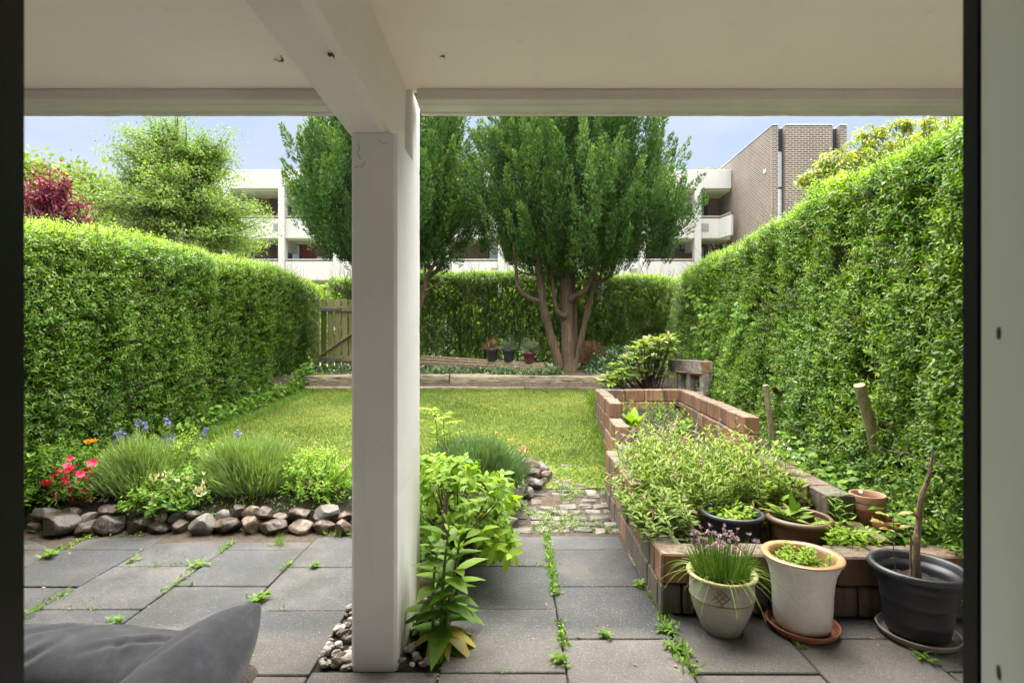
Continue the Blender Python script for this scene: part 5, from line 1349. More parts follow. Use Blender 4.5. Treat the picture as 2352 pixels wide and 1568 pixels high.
# ------------------------------------------------------------------ conifers
M['cyp'] = leafmat('cypress_spray', (.018, .050, .013), (.070, .150, .030), (.24, .36, .075), .55, .22, .3, 1.5)
M['cypbark'] = woodmat('cypress_bark', [(.30, (.045, .030, .018)), (.5, (.125, .080, .043)), (.70, (.23, .16, .092))], stretch=(22, 22, 2.0), scale=1.6, bump=1.0, tintmix=.2)
M['cypdead'] = plain('dry_brown_sprays', (.10, .055, .03), .9)
def conifer(c, prof, label, nplume, lean=0.0, seed=0, squash=.9, trunk_fn=None, droop=None):
    base = np.array(c, float); t = thing('cypress_tree', base, label, 'tree', 'cypress trees by the back hedge')
    zz = np.array([p[0] for p in prof]); rr = np.array([p[1] for p in prof])
    zs = np.linspace(zz[0], zz[-1], 300); w = np.interp(zs, zz, rr) + .12; cdf = np.cumsum(w) / w.sum()
    def shell(n, k0, k1):
        z = np.interp(rng.random(n), cdf, zs); th = rng.uniform(0, 2 * np.pi, n)
        lobes = 1 + .15 * np.sin(th * 5 + z * .7 + seed) + .09 * np.sin(th * 9 - z * 1.3 + seed) + .06 * np.sin(z * 5 + th * 3)
        R = np.maximum(np.interp(z, zz, rr) - .16, .05) * lobes * rng.uniform(k0, k1, n) * np.where(rng.random(n) < .14, 1.13, 1.0)
        rad = np.stack([np.cos(th), np.sin(th) * squash, 0 * th], 1)
        return np.stack([base[0] + R * np.cos(th), base[1] + R * np.sin(th) * squash, z], 1), rad, z
    a = Acc()
    def plume(p0, rad, L, W, nf, tb, up=1.0):
        ax = unit(rad * rng.uniform(.12, .5, len(p0))[:, None] + Z3 * up + rng.normal(0, .16, p0.shape))
        n = len(p0); k = np.repeat(np.arange(n), nf); tpos = rng.random(n * nf) ** .8
        rd = perp(ax[k]); wr = W[k] * (1 - tpos) ** .75 * rng.random(n * nf) ** .36 * (.25 + .75 * np.clip(tpos * 5, 0, 1))
        pos = p0[k] + ax[k] * (L[k] * tpos)[:, None] + rd * wr[:, None]
        d = unit(ax[k] * 1.0 + rd * .75 + rng.normal(0, .22, pos.shape))
        tn = tb[k] + .5 * (tpos - .5) + .26 * (wr / np.maximum(W[k], .01) - .4) + rng.normal(0, .10, n * nf)  # lighter tips and rim: plume highlights and dark gaps put into the tint
        leaves(a, pos, d, rdir(n * nf), rng.uniform(.04, .075, n * nf), rng.uniform(.014, .024, n * nf), np.clip(tn, 0, 1), 'dia', .1)
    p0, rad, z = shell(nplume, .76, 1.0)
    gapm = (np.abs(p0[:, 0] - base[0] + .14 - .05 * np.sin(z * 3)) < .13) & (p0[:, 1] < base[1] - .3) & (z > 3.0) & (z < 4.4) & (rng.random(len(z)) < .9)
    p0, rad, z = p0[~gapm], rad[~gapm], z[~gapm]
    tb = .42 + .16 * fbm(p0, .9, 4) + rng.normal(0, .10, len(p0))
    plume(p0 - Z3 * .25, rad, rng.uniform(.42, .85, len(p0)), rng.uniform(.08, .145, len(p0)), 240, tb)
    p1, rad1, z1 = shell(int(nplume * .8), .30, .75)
    plume(p1 - Z3 * .2, rad1, rng.uniform(.4, .7, len(p1)), rng.uniform(.2, .32, len(p1)), 90, np.full(len(p1), .22))  # inner sprays tinted darker, crown shade put into their colour
    if droop is not None:          # low hanging sprays
        n = 26; p2 = np.stack([rng.uniform(droop[0], droop[1], n), base[1] + rng.uniform(-.6, .4, n), rng.uniform(droop[2], droop[3], n)], 1)
        plume(p2, unit(rng.normal(0, 1, p2.shape) * [1, 1, 0]), rng.uniform(.25, .45, n), rng.uniform(.08, .14, n), 120, np.full(n, .42), .8)
    a.build('crown', M['cyp'], t)
    b = Acc(); n = 420; pz, rz_, z2 = shell(n, .1, .85)
    cen = np.stack([np.full(n, base[0]), np.full(n, base[1]), pz[:, 2] - np.linalg.norm((pz - base)[:, :2], axis=1) * .9], 1); cen[:, 2] = np.maximum(cen[:, 2], base[2] + 2.2)
    mid = (cen + pz) / 2 - Z3 * .12
    tubes(b, np.stack([cen, mid, pz], 1), np.array([[.018, .011, .004]]), 4)
    n = 300; pz, _, _ = shell(n, .3, .9); pz[:, 2] = np.minimum(pz[:, 2], zz[0] + .55 + .5 * rng.random(n))
    bend_strands(b, pz, unit(rng.normal(0, 1, pz.shape) - Z3 * .1), rng.uniform(.15, .4, n), .004, .3, 3, 3)
    b.build('inner_branches', M['cypdead'], t)
    return t
dr_ = 8.9
def limb(acc, uv, rads, dy=0.0, dy1=None, sides=16, wob=.10):
    n = len(uv); dy1 = dy if dy1 is None else dy1
    pts = [P(u, v, dr_ + dy + (dy1 - dy) * i / (n - 1)) for i, (u, v) in enumerate(uv)]
    tube(acc, pts, np.interp(np.linspace(0, 1, n), np.linspace(0, 1, len(rads)), rads), sides, .5, 6, wob)
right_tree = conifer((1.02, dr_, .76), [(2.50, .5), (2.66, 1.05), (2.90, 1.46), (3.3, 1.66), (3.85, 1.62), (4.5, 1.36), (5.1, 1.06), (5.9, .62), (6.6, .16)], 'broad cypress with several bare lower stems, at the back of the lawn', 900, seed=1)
tr = Acc()
limb(tr, [(1307, 862), (1305, 835), (1304, 788), (1302, 728), (1301, 668), (1298, 618), (1296, 560), (1300, 480)], [.135, .112, .104, .098, .102, .098, .08, .05], sides=18)
limb(tr, [(1284, 846), (1278, 818), (1270, 788), (1256, 738), (1248, 700), (1242, 648), (1238, 615), (1232, 560)], [.082, .076, .072, .070, .068, .062, .055, .03], -.05, -.2)
limb(tr, [(1247, 698), (1238, 692), (1222, 687), (1202, 675), (1189, 654), (1186, 628), (1184, 598), (1178, 560)], [.05, .044, .04, .036, .034, .03, .026, .015], -.12, -.3)
limb(tr, [(1186, 618), (1202, 627), (1228, 629), (1242, 626)], [.018, .018, .02], -.2, -.2, 8)
limb(tr, [(1300, 726), (1288, 722), (1279, 712), (1274, 694), (1270, 656), (1266, 618), (1262, 570)], [.055, .042, .037, .034, .03, .018], -.10, -.2)
limb(tr, [(1268, 620), (1256, 626), (1246, 622)], [.018, .015, .01], -.2, -.2, 8)
limb(tr, [(1318, 838), (1319, 800), (1319, 728), (1317, 668), (1316, 628), (1318, 560)], [.055, .05, .048, .045, .04, .02], .12, .15)
limb(tr, [(1308, 688), (1322, 679), (1338, 672), (1352, 652), (1362, 624), (1376, 606), (1398, 588)], [.062, .05, .045, .04, .032, .02], -.08, -.25)
limb(tr, [(1318, 846), (1325, 816), (1335, 778), (1346, 728), (1355, 688), (1361, 660), (1366, 630), (1368, 590)], [.056, .052, .050, .047, .042, .03, .02], .04, -.05)
limb(tr, [(1360, 664), (1375, 650), (1396, 637), (1408, 614), (1413, 586)], [.038, .034, .03, .024, .015], -.02, -.1)
limb(tr, [(1371, 654), (1378, 640), (1382, 620), (1388, 598)], [.03, .027, .024, .014], 0, .1)
tr.build('trunk', M['cypbark'], right_tree)
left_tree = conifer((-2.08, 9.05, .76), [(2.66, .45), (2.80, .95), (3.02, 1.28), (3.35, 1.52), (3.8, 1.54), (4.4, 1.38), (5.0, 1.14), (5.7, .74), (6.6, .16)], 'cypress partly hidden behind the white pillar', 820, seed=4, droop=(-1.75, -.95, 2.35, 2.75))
tr = Acc(); dr_ = 9.0
limb(tr, [(905, 850), (905, 780), (902, 700), (900, 620), (898, 540)], [.14, .11, .10, .08, .05])
limb(tr, [(940, 760), (964, 706), (975, 668), (979, 640), (990, 618), (1004, 600)], [.05, .042, .038, .034, .03, .02], -.1, -.3)
limb(tr, [(976, 668), (998, 656), (1012, 648)], [.022, .02, .012], -.2, -.2, 8)
limb(tr, [(975, 650), (988, 634), (1006, 618), (1020, 590)], [.03, .04, .04, .02], -.1, -.1, 10)
tr.build('trunk', M['cypbark'], left_tree)

# ------------------------------------------------------------------ broad-leaved trees beyond the hedges
M['birch'] = leafmat('spring_leaf', (.07, .135, .025), (.135, .215, .045), (.24, .31, .08), .5, .42, .35, 1.3)
M['farleaf'] = leafmat('far_tree_leaf', (.07, .12, .03), (.14, .20, .04), (.24, .28, .06), .6, .35, .3, 1.3)
M['redleaf'] = leafmat('red_plum_leaf', (.062, .011, .024), (.18, .025, .056), (.40, .07, .135), .45, .35, .4, 1.2)
M['hangleaf'] = leafmat('hanging_yellow_leaf', (.10, .12, .02), (.21, .25, .035), (.33, .35, .07), .45, .4, .4, 1.3)
M['bark'] = plain('brown_bark', (.085, .065, .05), .9)
def leafy_tree(name, base, crowns, nclus, nleaf, LL, mat, label, group=None, spread=.35, trunk_r=.12, droop=0.0, shape='hex', LW=.55, seed=0, tintbase=.5, cat='tree', upward=.0, flat=1.0):
    """crowns: list of (center, radii, weight) ellipsoids the limbs reach into"""
    base = np.array(base, float); t = thing(name, base, label, cat, group)
    W = np.array([c[2] for c in crowns], float); W /= W.sum()
    k = rng.choice(len(crowns), nclus, p=W)
    cc = np.array([crowns[i][0] for i in k]); rad = np.array([crowns[i][1] for i in k])
    tips = cc + rdir(nclus) * (rng.random(nclus) ** (1 / 2.2))[:, None] * rad
    ztop = max(c[0][2] + c[1][2] * .6 for c in crowns); mx = np.average([c[0] for c in crowns], axis=0, weights=W)
    b = Acc(); trunk = np.array([base, base * .6 + mx * .4 * [1, 1, 0] + [0, 0, base[2] * 0], mx, [mx[0], mx[1], ztop]])
    trunk[1] = base + (mx - base) * [.35, .35, .45]
    tube(b, trunk, [trunk_r, trunk_r * .8, trunk_r * .5, trunk_r * .12], 9, .5, 6, .05)
    f = rng.uniform(.15, .85, nclus); st = trunk[1] + (trunk[3] - trunk[1]) * f[:, None]
    st[:, 2] = np.minimum(st[:, 2], tips[:, 2] - .1 * upward + .3)
    mid = st * .5 + tips * .5 + rng.normal(0, .12, tips.shape) * rad * .5; mid[:, 2] += .05 * rad[:, 2] - upward * .2
    m2 = st * .2 + tips * .8 + rng.normal(0, .06, tips.shape) * rad
    tubes(b, np.stack([st, mid, m2, tips], 1), trunk_r * np.array([[.28, .16, .08, .03]]), 4)
    b.build('trunk', M['bark'], t)
    a = Acc(); kk = np.repeat(np.arange(nclus), nleaf); fr_ = rng.uniform(.35, 1.08, len(kk))
    lin = mid[kk] + (tips[kk] - mid[kk]) * ((fr_ - .35) / .65)[:, None]
    pos = lin + rng.normal(0, 1, lin.shape) * spread * [1, 1, .6 * flat] * (.5 + .5 * fr_)[:, None]
    d = unit(rng.normal(0, 1, pos.shape) + (tips - mid)[kk] * .4 - Z3 * droop)
    tn = tintbase + .18 * fbm(pos, .8, 3 + seed) + rng.normal(0, .13, len(kk)) + rng.normal(0, .08, nclus)[kk]
    Ls = rng.uniform(*LL, len(kk)); leaves(a, pos, d, unit(Z3 + rng.normal(0, .6, pos.shape)), Ls, Ls * LW, np.clip(tn, 0, 1), shape, .2)
    a.build('crown', mat, t); return t
d1 = 13.0
def C_(u, v, d, ru, rv, w, ry=None): return (P(u, v, d), np.array([ru * d / FPX, (ry or ru) * d / FPX * .9, rv * d / FPX]), w)
leafy_tree('birch_tree', P(420, 800, d1) * [1, 1, 0] + [0, 0, .78], [C_(410, 380, d1, 130, 110, 1.6), C_(400, 480, d1, 215, 90, 2.6), C_(540, 500, d1, 95, 90, 1.2), C_(270, 470, d1, 95, 75, 1.0), C_(395, 300, d1, 60, 55, .5), C_(320, 365, d1, 75, 60, .9), C_(475, 385, d1, 75, 65, .9), C_(300, 300, d1, 60, 40, .22), C_(500, 330, d1, 50, 60, .28), C_(420, 560, d1, 200, 50, 1.4)], 460, 160, (.045, .075), M['birch'], 'airy light-green tree with a loose rounded crown, beyond the left hedge', spread=.13, trunk_r=.14, seed=1)
leafy_tree('plum_tree', P(110, 700, 9.5) * [1, 1, 0] + [0, 0, .78], [C_(130, 440, 9.5, 40, 70, 1.5), C_(115, 400, 9.5, 16, 40, .35), C_(155, 420, 9.5, 14, 40, .3), C_(90, 470, 9.5, 40, 40, .7), C_(185, 490, 9.5, 35, 30, .5), C_(50, 450, 9.5, 50, 50, .8)], 95, 55, (.045, .08), M['redleaf'], 'dark red-leaved plum tree behind the left hedge', spread=.075, trunk_r=.05, upward=.6, seed=2)
for k, (u, v, d, ru, rv, lb) in enumerate(((95, 430, 42, 80, 55, 'distant round green tree at the far left edge, behind the red plum'), (190, 420, 46, 75, 45, 'distant green tree between the red plum and the airy light tree'), (30, 400, 40, 80, 70, 'distant green tree mostly cut off by the dark door edge'))):
    leafy_tree('deciduous_tree', P(u, 700, d) * [1, 1, 0] + [0, 0, .78], [C_(u, v, d, ru, rv, 1), C_(u, v + 80, d, ru * 1.1, rv * 1.2, 1)], 150, 55, (.28, .5), M['farleaf'], lb, 'distant trees on the far left', spread=.6, trunk_r=.3, seed=5 + k)
d2 = 9.6
def cherry():
    base = P(2100, 800, d2) * [1, 1, 0] + [0, 0, .78]; t = thing('cherry_tree', base, 'yellow-green tree with drooping leaf clusters beyond the right hedge', 'tree')
    cs = [C_(2060, 370, d2, 110, 50, 2), C_(1950, 385, d2, 85, 42, 1.6), C_(2140, 320, d2, 80, 60, 1.6), C_(1990, 330, d2, 40, 50, .5), C_(2072, 285, d2, 30, 20, .3), C_(1880, 412, d2, 45, 24, .6), C_(2020, 300, d2, 20, 25, .15), C_(2230, 300, d2, 60, 60, .8)]
    W = np.array([c[2] for c in cs]); k = rng.choice(len(cs), 620, p=W / W.sum())
    tips = np.array([cs[i][0] for i in k]) + rdir(620) * (rng.random(620) ** .4)[:, None] * np.array([cs[i][1] for i in k])
    b = Acc(); tk = np.array([base, base + [0, 0, 1.6], P(2080, 480, d2), P(2070, 360, d2)]); tube(b, tk, [.12, .10, .07, .02], 9, .5, 5)
    j = np.arange(0, 620, 4); st = tk[2] + (tk[3] - tk[2]) * rng.random(len(j))[:, None] - Z3 * .3; mid = (st + tips[j]) / 2 + rng.normal(0, .1, st.shape) + Z3 * .06
    tubes(b, np.stack([st, mid, tips[j]], 1), np.array([[.022, .014, .006]]), 4); b.build('trunk', M['bark'], t)
    a = Acc(); nl = 11; kk = np.repeat(np.arange(620), nl); n = len(kk)
    out = unit(rng.normal(0, 1, (n, 3)) * [1, 1, .25]); d = unit(out * .55 - Z3 * .75); 
    leaves(a, tips[kk] + out * .025 + rng.normal(0, .02, out.shape), unit(out * 1.0 + Z3 * .1 - Z3 * rng.uniform(.1, .9, n)[:, None]), unit(Z3 + out * .4), rng.uniform(.08, .13, n), rng.uniform(.028, .04, n), np.clip(.5 + rng.normal(0, .16, n) + rng.normal(0, .15, 620)[kk], 0, 1), 'leaf', .35, .1)
    a.build('crown', M['hangleaf'], t)
cherry()
# ------------------------------------------------------------------ bed plants
M['lav'] = leafmat('lavender_leaf', (.10, .13, .075), (.175, .265, .08), (.29, .41, .09), .5, .28, .35, 1.3)
M['lav2'] = leafmat('dark_lavender_leaf', (.06, .09, .056), (.105, .185, .07), (.20, .31, .095), .5, .28, .35, 1.3)
M['greytwig'] = plain('grey_dry_twigs', (.17, .15, .125), .9)
M['green'] = leafmat('fresh_leaf', (.045, .11, .011), (.10, .205, .02), (.23, .35, .035), .5, .36, .25, 1.5)
M['lime'] = leafmat('lime_leaf', (.075, .16, .013), (.155, .28, .02), (.31, .43, .036), .5, .40, .25, 1.4)
M['dgreen'] = leafmat('dark_gloss_leaf', (.02, .06, .014), (.04, .105, .02), (.10, .19, .03), .3, .25, .55, 1.4)
M['sage'] = leafmat('sage_leaf', (.075, .115, .026), (.155, .235, .03), (.31, .40, .045), .55, .35, .3, 1.3)
M['stem'] = plain('green_stem', (.12, .16, .05), .7)
M['brownstem'] = plain('brown_stem', (.10, .068, .045), .85)
M['redfl'] = leafmat('red_petal', (.42, .006, .03), (.60, .015, .06), (.72, .06, .14), .5, .3, .3, 1.1)
M['pinkfl'] = leafmat('pink_petal', (.50, .06, .14), (.68, .14, .25), (.8, .35, .45), .5, .3, .3, 1.1)
M['magfl'] = leafmat('magenta_petal', (.32, .02, .16), (.48, .05, .28), (.6, .15, .4), .5, .3, .3, 1.1)
M['creamfl'] = leafmat('cream_bud', (.50, .45, .24), (.66, .60, .38), (.78, .74, .55), .5, .25, .3, 1.0)
M['orangefl'] = leafmat('orange_petal', (.75, .22, .01), (.85, .32, .02), (.9, .42, .05), .5, .35, .3, 1.1)
M['bluefl'] = leafmat('bluebell_petal', (.14, .13, .42), (.22, .21, .56), (.34, .33, .7), .5, .3, .3, 1.1)
M['purple'] = leafmat('purple_chive_bud', (.30, .17, .30), (.45, .29, .44), (.60, .44, .57), .6, .2, .3, 1.0)
M['sagebud'] = leafmat('pinkish_sage_bud', (.26, .17, .17), (.42, .30, .29), (.60, .47, .44), .6, .25, .3, 1.0)
M['chive'] = leafmat('chive_leaf', (.10, .22, .022), (.19, .36, .04), (.36, .46, .08), .4, .3, .45, 1.3)
M['whitefl'] = leafmat('white_petal', (.7, .7, .66), (.8, .8, .76), (.85, .85, .8), .5, .2, .3, 1.0)
M['yellowing'] = leafmat('yellowing_leaf', (.16, .17, .02), (.36, .30, .03), (.5, .40, .05), .5, .3, .4, 1.2)
M['dry'] = leafmat('dry_brown_leaf', (.14, .07, .03), (.26, .14, .065), (.36, .23, .12), .8, .15, .2, 1.0)

def dome_pts(c, r, n, hem=True, k0=.0):
    d = rdir(n); d[:, 2] = np.abs(d[:, 2])
    return np.asarray(c) + d * np.asarray(r) * rng.uniform(k0, 1, n)[:, None] ** .5, d
def lavender(c, r, n, mat, label, LL=(.07, .15)):
    c = np.array(c, float); t = thing('lavender_bush', c, label, 'lavender', 'lavender bushes in the flower bed')
    a = Acc(); p, d = dome_pts(c, np.array(r) * .78, n, k0=.35); p = c + (p - c) * (1 + .22 * noise(d * 2.2 + c, 1.0, 3) + .10 * noise(d * 6 + c, 1.0, 5))[:, None]
    ax = unit(d * [.75, .75, .35] + Z3 * .85 + rng.normal(0, .15, d.shape)); L = rng.uniform(*LL, n) * rng.choice([1, 1, 1, 1.45], n)
    tn = np.clip(.30 + .40 * (p[:, 2] - c[2]) / r[2] + rng.normal(0, .15, n), 0, 1)
    leaves(a, p, ax, rdir(n), L, rng.uniform(.0045, .008, n), tn, 'blade', rng.uniform(-.1, .25, n))
    m = n // 2; kk = rng.integers(0, n, m)
    leaves(a, p[kk] + ax[kk] * (L[kk] * rng.random(m))[:, None], unit(ax[kk] + rng.normal(0, .5, (m, 3))), rdir(m), rng.uniform(.025, .05, m), .005, np.clip(tn[kk] + .05, 0, 1), 'dia', .1)
    a.build('foliage', mat, t)
    b = Acc(); p, d = dome_pts(c, np.array(r) * .8, 420, k0=.2); s_ = c + (p - c) * [.25, .25, .1]
    tubes(b, np.stack([s_, (s_ + p) / 2 + Z3 * .02, p], 1), np.array([[.004, .003, .0018]]), 4)
    m = 300; p, d = dome_pts(c, np.array(r) * .95, m, k0=.5); p[:, 2] = c[2] + (p[:, 2] - c[2]) * .45
    bend_strands(b, p, unit(rng.normal(0, 1, (m, 3)) + Z3 * .4), rng.uniform(.03, .09, m), .0016, 0, 3, 3)
    b.build('woody_stems', M['greytwig'], t); return t
lavender((-2.78, 4.02, .17), (.46, .36, .36), 5200, M['lav'], 'grey-green lavender bush between the red azalea and the white-budded shrub')
lavender((-1.99, 4.05, .17), (.44, .36, .37), 5200, M['lav'], 'grey-green lavender bush left of the pillar, right of the white-budded shrub')
lavender((-.27, 4.28, .15), (.42, .34, .39), 4800, M['lav2'], 'darker blue-green lavender mound beside the stone heap', (.07, .14))

def flowers(acc, pos, face, size, npet=5, tint=.5, w=.8, up=.45):
    """rosettes of petals"""
    pos = np.atleast_2d(pos); face = unit(np.atleast_2d(face)); N = len(pos); size = np.broadcast_to(size, (N,))
    a0 = perp(face); b0 = np.cross(face, a0)
    for i in range(npet):
        th = 2 * np.pi * i / npet + rng.normal(0, .1, N)
        rad = a0 * np.cos(th)[:, None] + b0 * np.sin(th)[:, None]
        leaves(acc, pos, unit(rad + face * up), unit(face - rad * .3), size, size * w, np.clip(tint + rng.normal(0, .15, N), 0, 1), 'leaf', .15, .12)
def shrub(name, c, r, nsh, LL, label, cat, leaf, stemm, flower=None, LW=.42, nl=8, kind='leaf', tb=.5, loose=.25, group=None, nst=26, fl_top=True, SL=(.05, .1)):
    c = np.array(c, float); t = thing(name, c, label, cat, group)
    a = Acc(); p, d = dome_pts(c, r, nsh, k0=.12)
    ax = unit(d * .6 + Z3 * .6 + rng.normal(0, loose, d.shape))
    shoots(a, p, ax, rng.uniform(*SL, nsh), nl, rng.uniform(*LL, nsh), LW, np.clip(tb + .15 * d[:, 2] - .07 + rng.normal(0, .08, nsh), 0, 1), .1, kind, .95, .2, .12 if kind == 'leaf' else 0)
    a.build('foliage', leaf, t)
    b = Acc(); k = rng.integers(0, nsh, nst * 3); s_ = c + (p[k] - c) * [.15, .15, .0]; m_ = (s_ + p[k]) / 2 + rng.normal(0, .02, s_.shape)
    tubes(b, np.stack([s_, m_, p[k]], 1), np.array([[.005, .0035, .0018]]), 4); b.build('stems', stemm, t)
    if flower: flower(t, p, d, ax)
    return t
def fl(mat, fn):
    return lambda t, p, d, ax: fn(t, mat)
def each_flower(t, mat, pos, face, size, *a_):
    for i in range(len(pos)):
        f = Acc(); flowers(f, pos[i], face[i], size[i], *a_); f.build('flower', mat, t)
# red azalea at the left end
def red_f(t, mat):
    pos = np.array([P(u, v, 3.63 + rng.uniform(-.05, .05)) for u, v in ((160, 1053), (154, 1070), (158, 1080), (210, 1066), (213, 1061), (183, 1090), (187, 1085), (150, 1098), (155, 1104), (126, 1076), (137, 1080), (104, 1107), (115, 1105), (172, 1072), (134, 1090), (197, 1078), (120, 1092))])
    each_flower(t, mat, pos, unit(rng.normal(0, .5, pos.shape) + [.2, -1, .6]), .78 * np.array([.03, .036, .04, .046, .036, .040, .034, .026, .026, .022, .02, .032, .02, .026, .018, .024, .018]), 5, .5, 1.0, .5)
    f = Acc()
    n = 70; pp_ = np.array([P(u, v, 3.66) for u, v in zip(rng.uniform(115, 215, n), rng.uniform(1080, 1150, n))]); leaves(f, pp_, unit(rng.normal(0, .6, (n, 3)) + Z3), rdir(n), .022, .011, .2, 'leaf'); f.build('red_buds', mat, t)['kind'] = 'stuff'
shrub('azalea_bush', P(150, 1165, 3.85) * [1, 1, 0] + [0, 0, .16], (.34, .22, .38), 330, (.026, .040), 'azalea bush with bright red flowers at the left end of the bed', 'azalea', M['green'], M['brownstem'], fl(M['redfl'], red_f), nl=7, tb=.35)
# white-budded azalea between the lavenders
def white_f(t, mat):
    f = Acc()
    n = 60; u = rng.uniform(345, 470, n); v = 1120 + rng.normal(0, 20, n) + (u - 410) * .1
    pos = np.array([P(a_, b_, 3.70 + rng.uniform(-.06, .12)) for a_, b_ in zip(u, v)])
    for k in range(3): leaves(f, pos + rng.normal(0, .004, pos.shape), unit(rng.normal(0, .35, pos.shape) + Z3), rdir(n), rng.uniform(.022, .036, n), .015, np.clip(rng.normal(.5, .2, n), 0, 1), 'leaf', -.2, .3)
    f.build('cream_buds', mat, t)['kind'] = 'stuff'
shrub('azalea_bush', P(405, 1165, 3.80) * [1, 1, 0] + [0, 0, .10], (.25, .15, .27), 230, (.024, .038), 'low azalea covered in cream-white buds, between the two lavenders', 'azalea', M['green'], M['brownstem'], fl(M['creamfl'], white_f), nl=7, tb=.55)
# pink-flowered azalea beside the pillar
def pink_f(t, mat):
    pos = np.array([P(u, v, 3.9) for u, v in ((771, 1118), (675, 1122), (705, 1116), (710, 1110), (787, 1075), (731, 1102))])
    each_flower(t, mat, pos, unit(rng.normal(0, .5, pos.shape) + [0, -.6, 1]), np.array([.036, .026, .026, .022, .024, .016]), 5, .5, .7, .9)
shrub('azalea_bush', P(735, 1165, 3.98) * [1, 1, 0] + [0, 0, .16], (.30, .24, .30), 330, (.024, .036), 'yellow-green azalea with a few magenta flowers, just left of the pillar', 'azalea', M['lime'], M['brownstem'], fl(M['magfl'], pink_f), nl=7, tb=.5)
# pink azalea sprig over the stone heap
def sprig():
    c = P(1160, 1085, 4.45); t = thing('azalea_sprig', c, 'bare azalea twig with pink flowers reaching over the stone heap', 'azalea')
    b = Acc(); tube(b, [c, P(1178, 1058, 4.43), P(1196, 1040, 4.42), P(1204, 1028, 4.42)], [.006, .005, .004, .003], 6); tube(b, [P(1170, 1064, 4.43), P(1186, 1040, 4.45), P(1160, 1006, 4.5)], [.005, .004, .003], 6)
    b.build('stems', M['brownstem'], t)
    pos = np.array([P(1201, 1034, 4.42), P(1186, 1048, 4.42), P(1140, 996, 4.5), P(1060, 1012, 4.3), P(1176, 1012, 4.45)]); each_flower(t, M['pinkfl'], pos, unit(rng.normal(0, .3, pos.shape) + Z3 + [.2, -.4, 0]), np.array([.04, .026, .022, .018, .018]), 6, .5, .6, 1.4)
    l = Acc(); pp_ = np.vstack([pos[[0, 1, 2, 4]]] * 4) + rng.normal(0, .012, (16, 3)); leaves(l, pp_, rdir(16), Z3, .04, .014, .8, 'leaf'); l.build('leaves', M['yellowing'], t)
sprig()
# orange poppies
t = thing('poppy', P(205, 1045, 3.95), 'two orange poppies on thin stems beside the red azalea', 'poppy')
b = Acc(); f = Acc()
for (u, v) in ((201, 1018), (216, 1016)):
    top = P(u, v, 3.92); bend_strands(b, [P(u - 4, 1075, 3.95)], [top - P(u - 4, 1075, 3.95)], np.linalg.norm(top - P(u - 4, 1075, 3.95)), .0018, 0, 5, 3)
    f = Acc(); leaves(f, np.repeat(top[None], 5, 0), unit(np.array([[math.cos(x), math.sin(x), 1.3] for x in np.linspace(0, 6.28, 6)[:5]])), rdir(5), .036, .036, rng.random(5), 'leaf', -.2, .2); f.build('flower', M['orangefl'], t)
b.build('stems', M['stem'], t)
# bluebells
BB = [('bluebell clump of several tall spikes against the left hedge', [(279, 992), (295, 1003), (317, 975), (334, 976), (314, 1018), (322, 1033), (268, 1000)], 4.6),
      ('tallest bluebell spikes, above the white-budded azalea', [(385, 962), (381, 1003), (387, 1020), (376, 1010), (395, 1003)], 4.55),
      ('leaning bluebell spike at the edge of the lawn', [(470, 992), (466, 1000)], 4.9), ('lone upright bluebell in front of the lawn, right of the others', [(547, 991), (543, 1000)], 4.6), ('short bluebell low in the lavender', [(505, 1030), (345, 1032)], 4.4)]
for lb, heads, d in BB:
    c = P(np.mean([h[0] for h in heads]), 1060, d); c[2] = max(.15, float(gz(d)) + .02); t = thing('bluebell', c, lb, 'bluebell', 'bluebells along the left hedge')
    b = Acc(); f = Acc(); l = Acc()
    for (u, v) in heads:
        top = P(u, v - 6, d); bs = c + [(u - heads[0][0]) * .002 + rng.normal(0, .02), rng.normal(0, .03), 0]; tube(b, [bs, (bs + top) / 2 + [.01, 0, .02], top], [.004, .0035, .002], 5, .5, 3)
        n = 15; tt = rng.uniform(-.075, .01, n); pos = top + Z3 * tt[:, None] + rng.normal(0, .010, (n, 3)); dd = unit(rng.normal(0, 1, (n, 3)) * [1, 1, .2] - Z3 * .4)
        f = Acc()
        for q_ in range(3): leaves(f, pos, unit(dd + rng.normal(0, .35, dd.shape)), rdir(n), rng.uniform(.018, .026, n), .011, np.clip(rng.normal(.5, .2, n), 0, 1), 'leaf', -.25, .2)
        f.build('flower_spike', M['bluefl'], t)
    n = 10 + 4 * len(heads); pb = c + rng.normal(0, 1, (n, 3)) * [.10, .06, 0]; leaves(l, pb, unit(rng.normal(0, .5, (n, 3)) + Z3), rdir(n), rng.uniform(.15, .3, n), .012, rng.uniform(.3, .8, n), 'blade', rng.uniform(.1, .7, n))
    b.build('stems', M['stem'], t); l.build('leaves', M['green'], t)

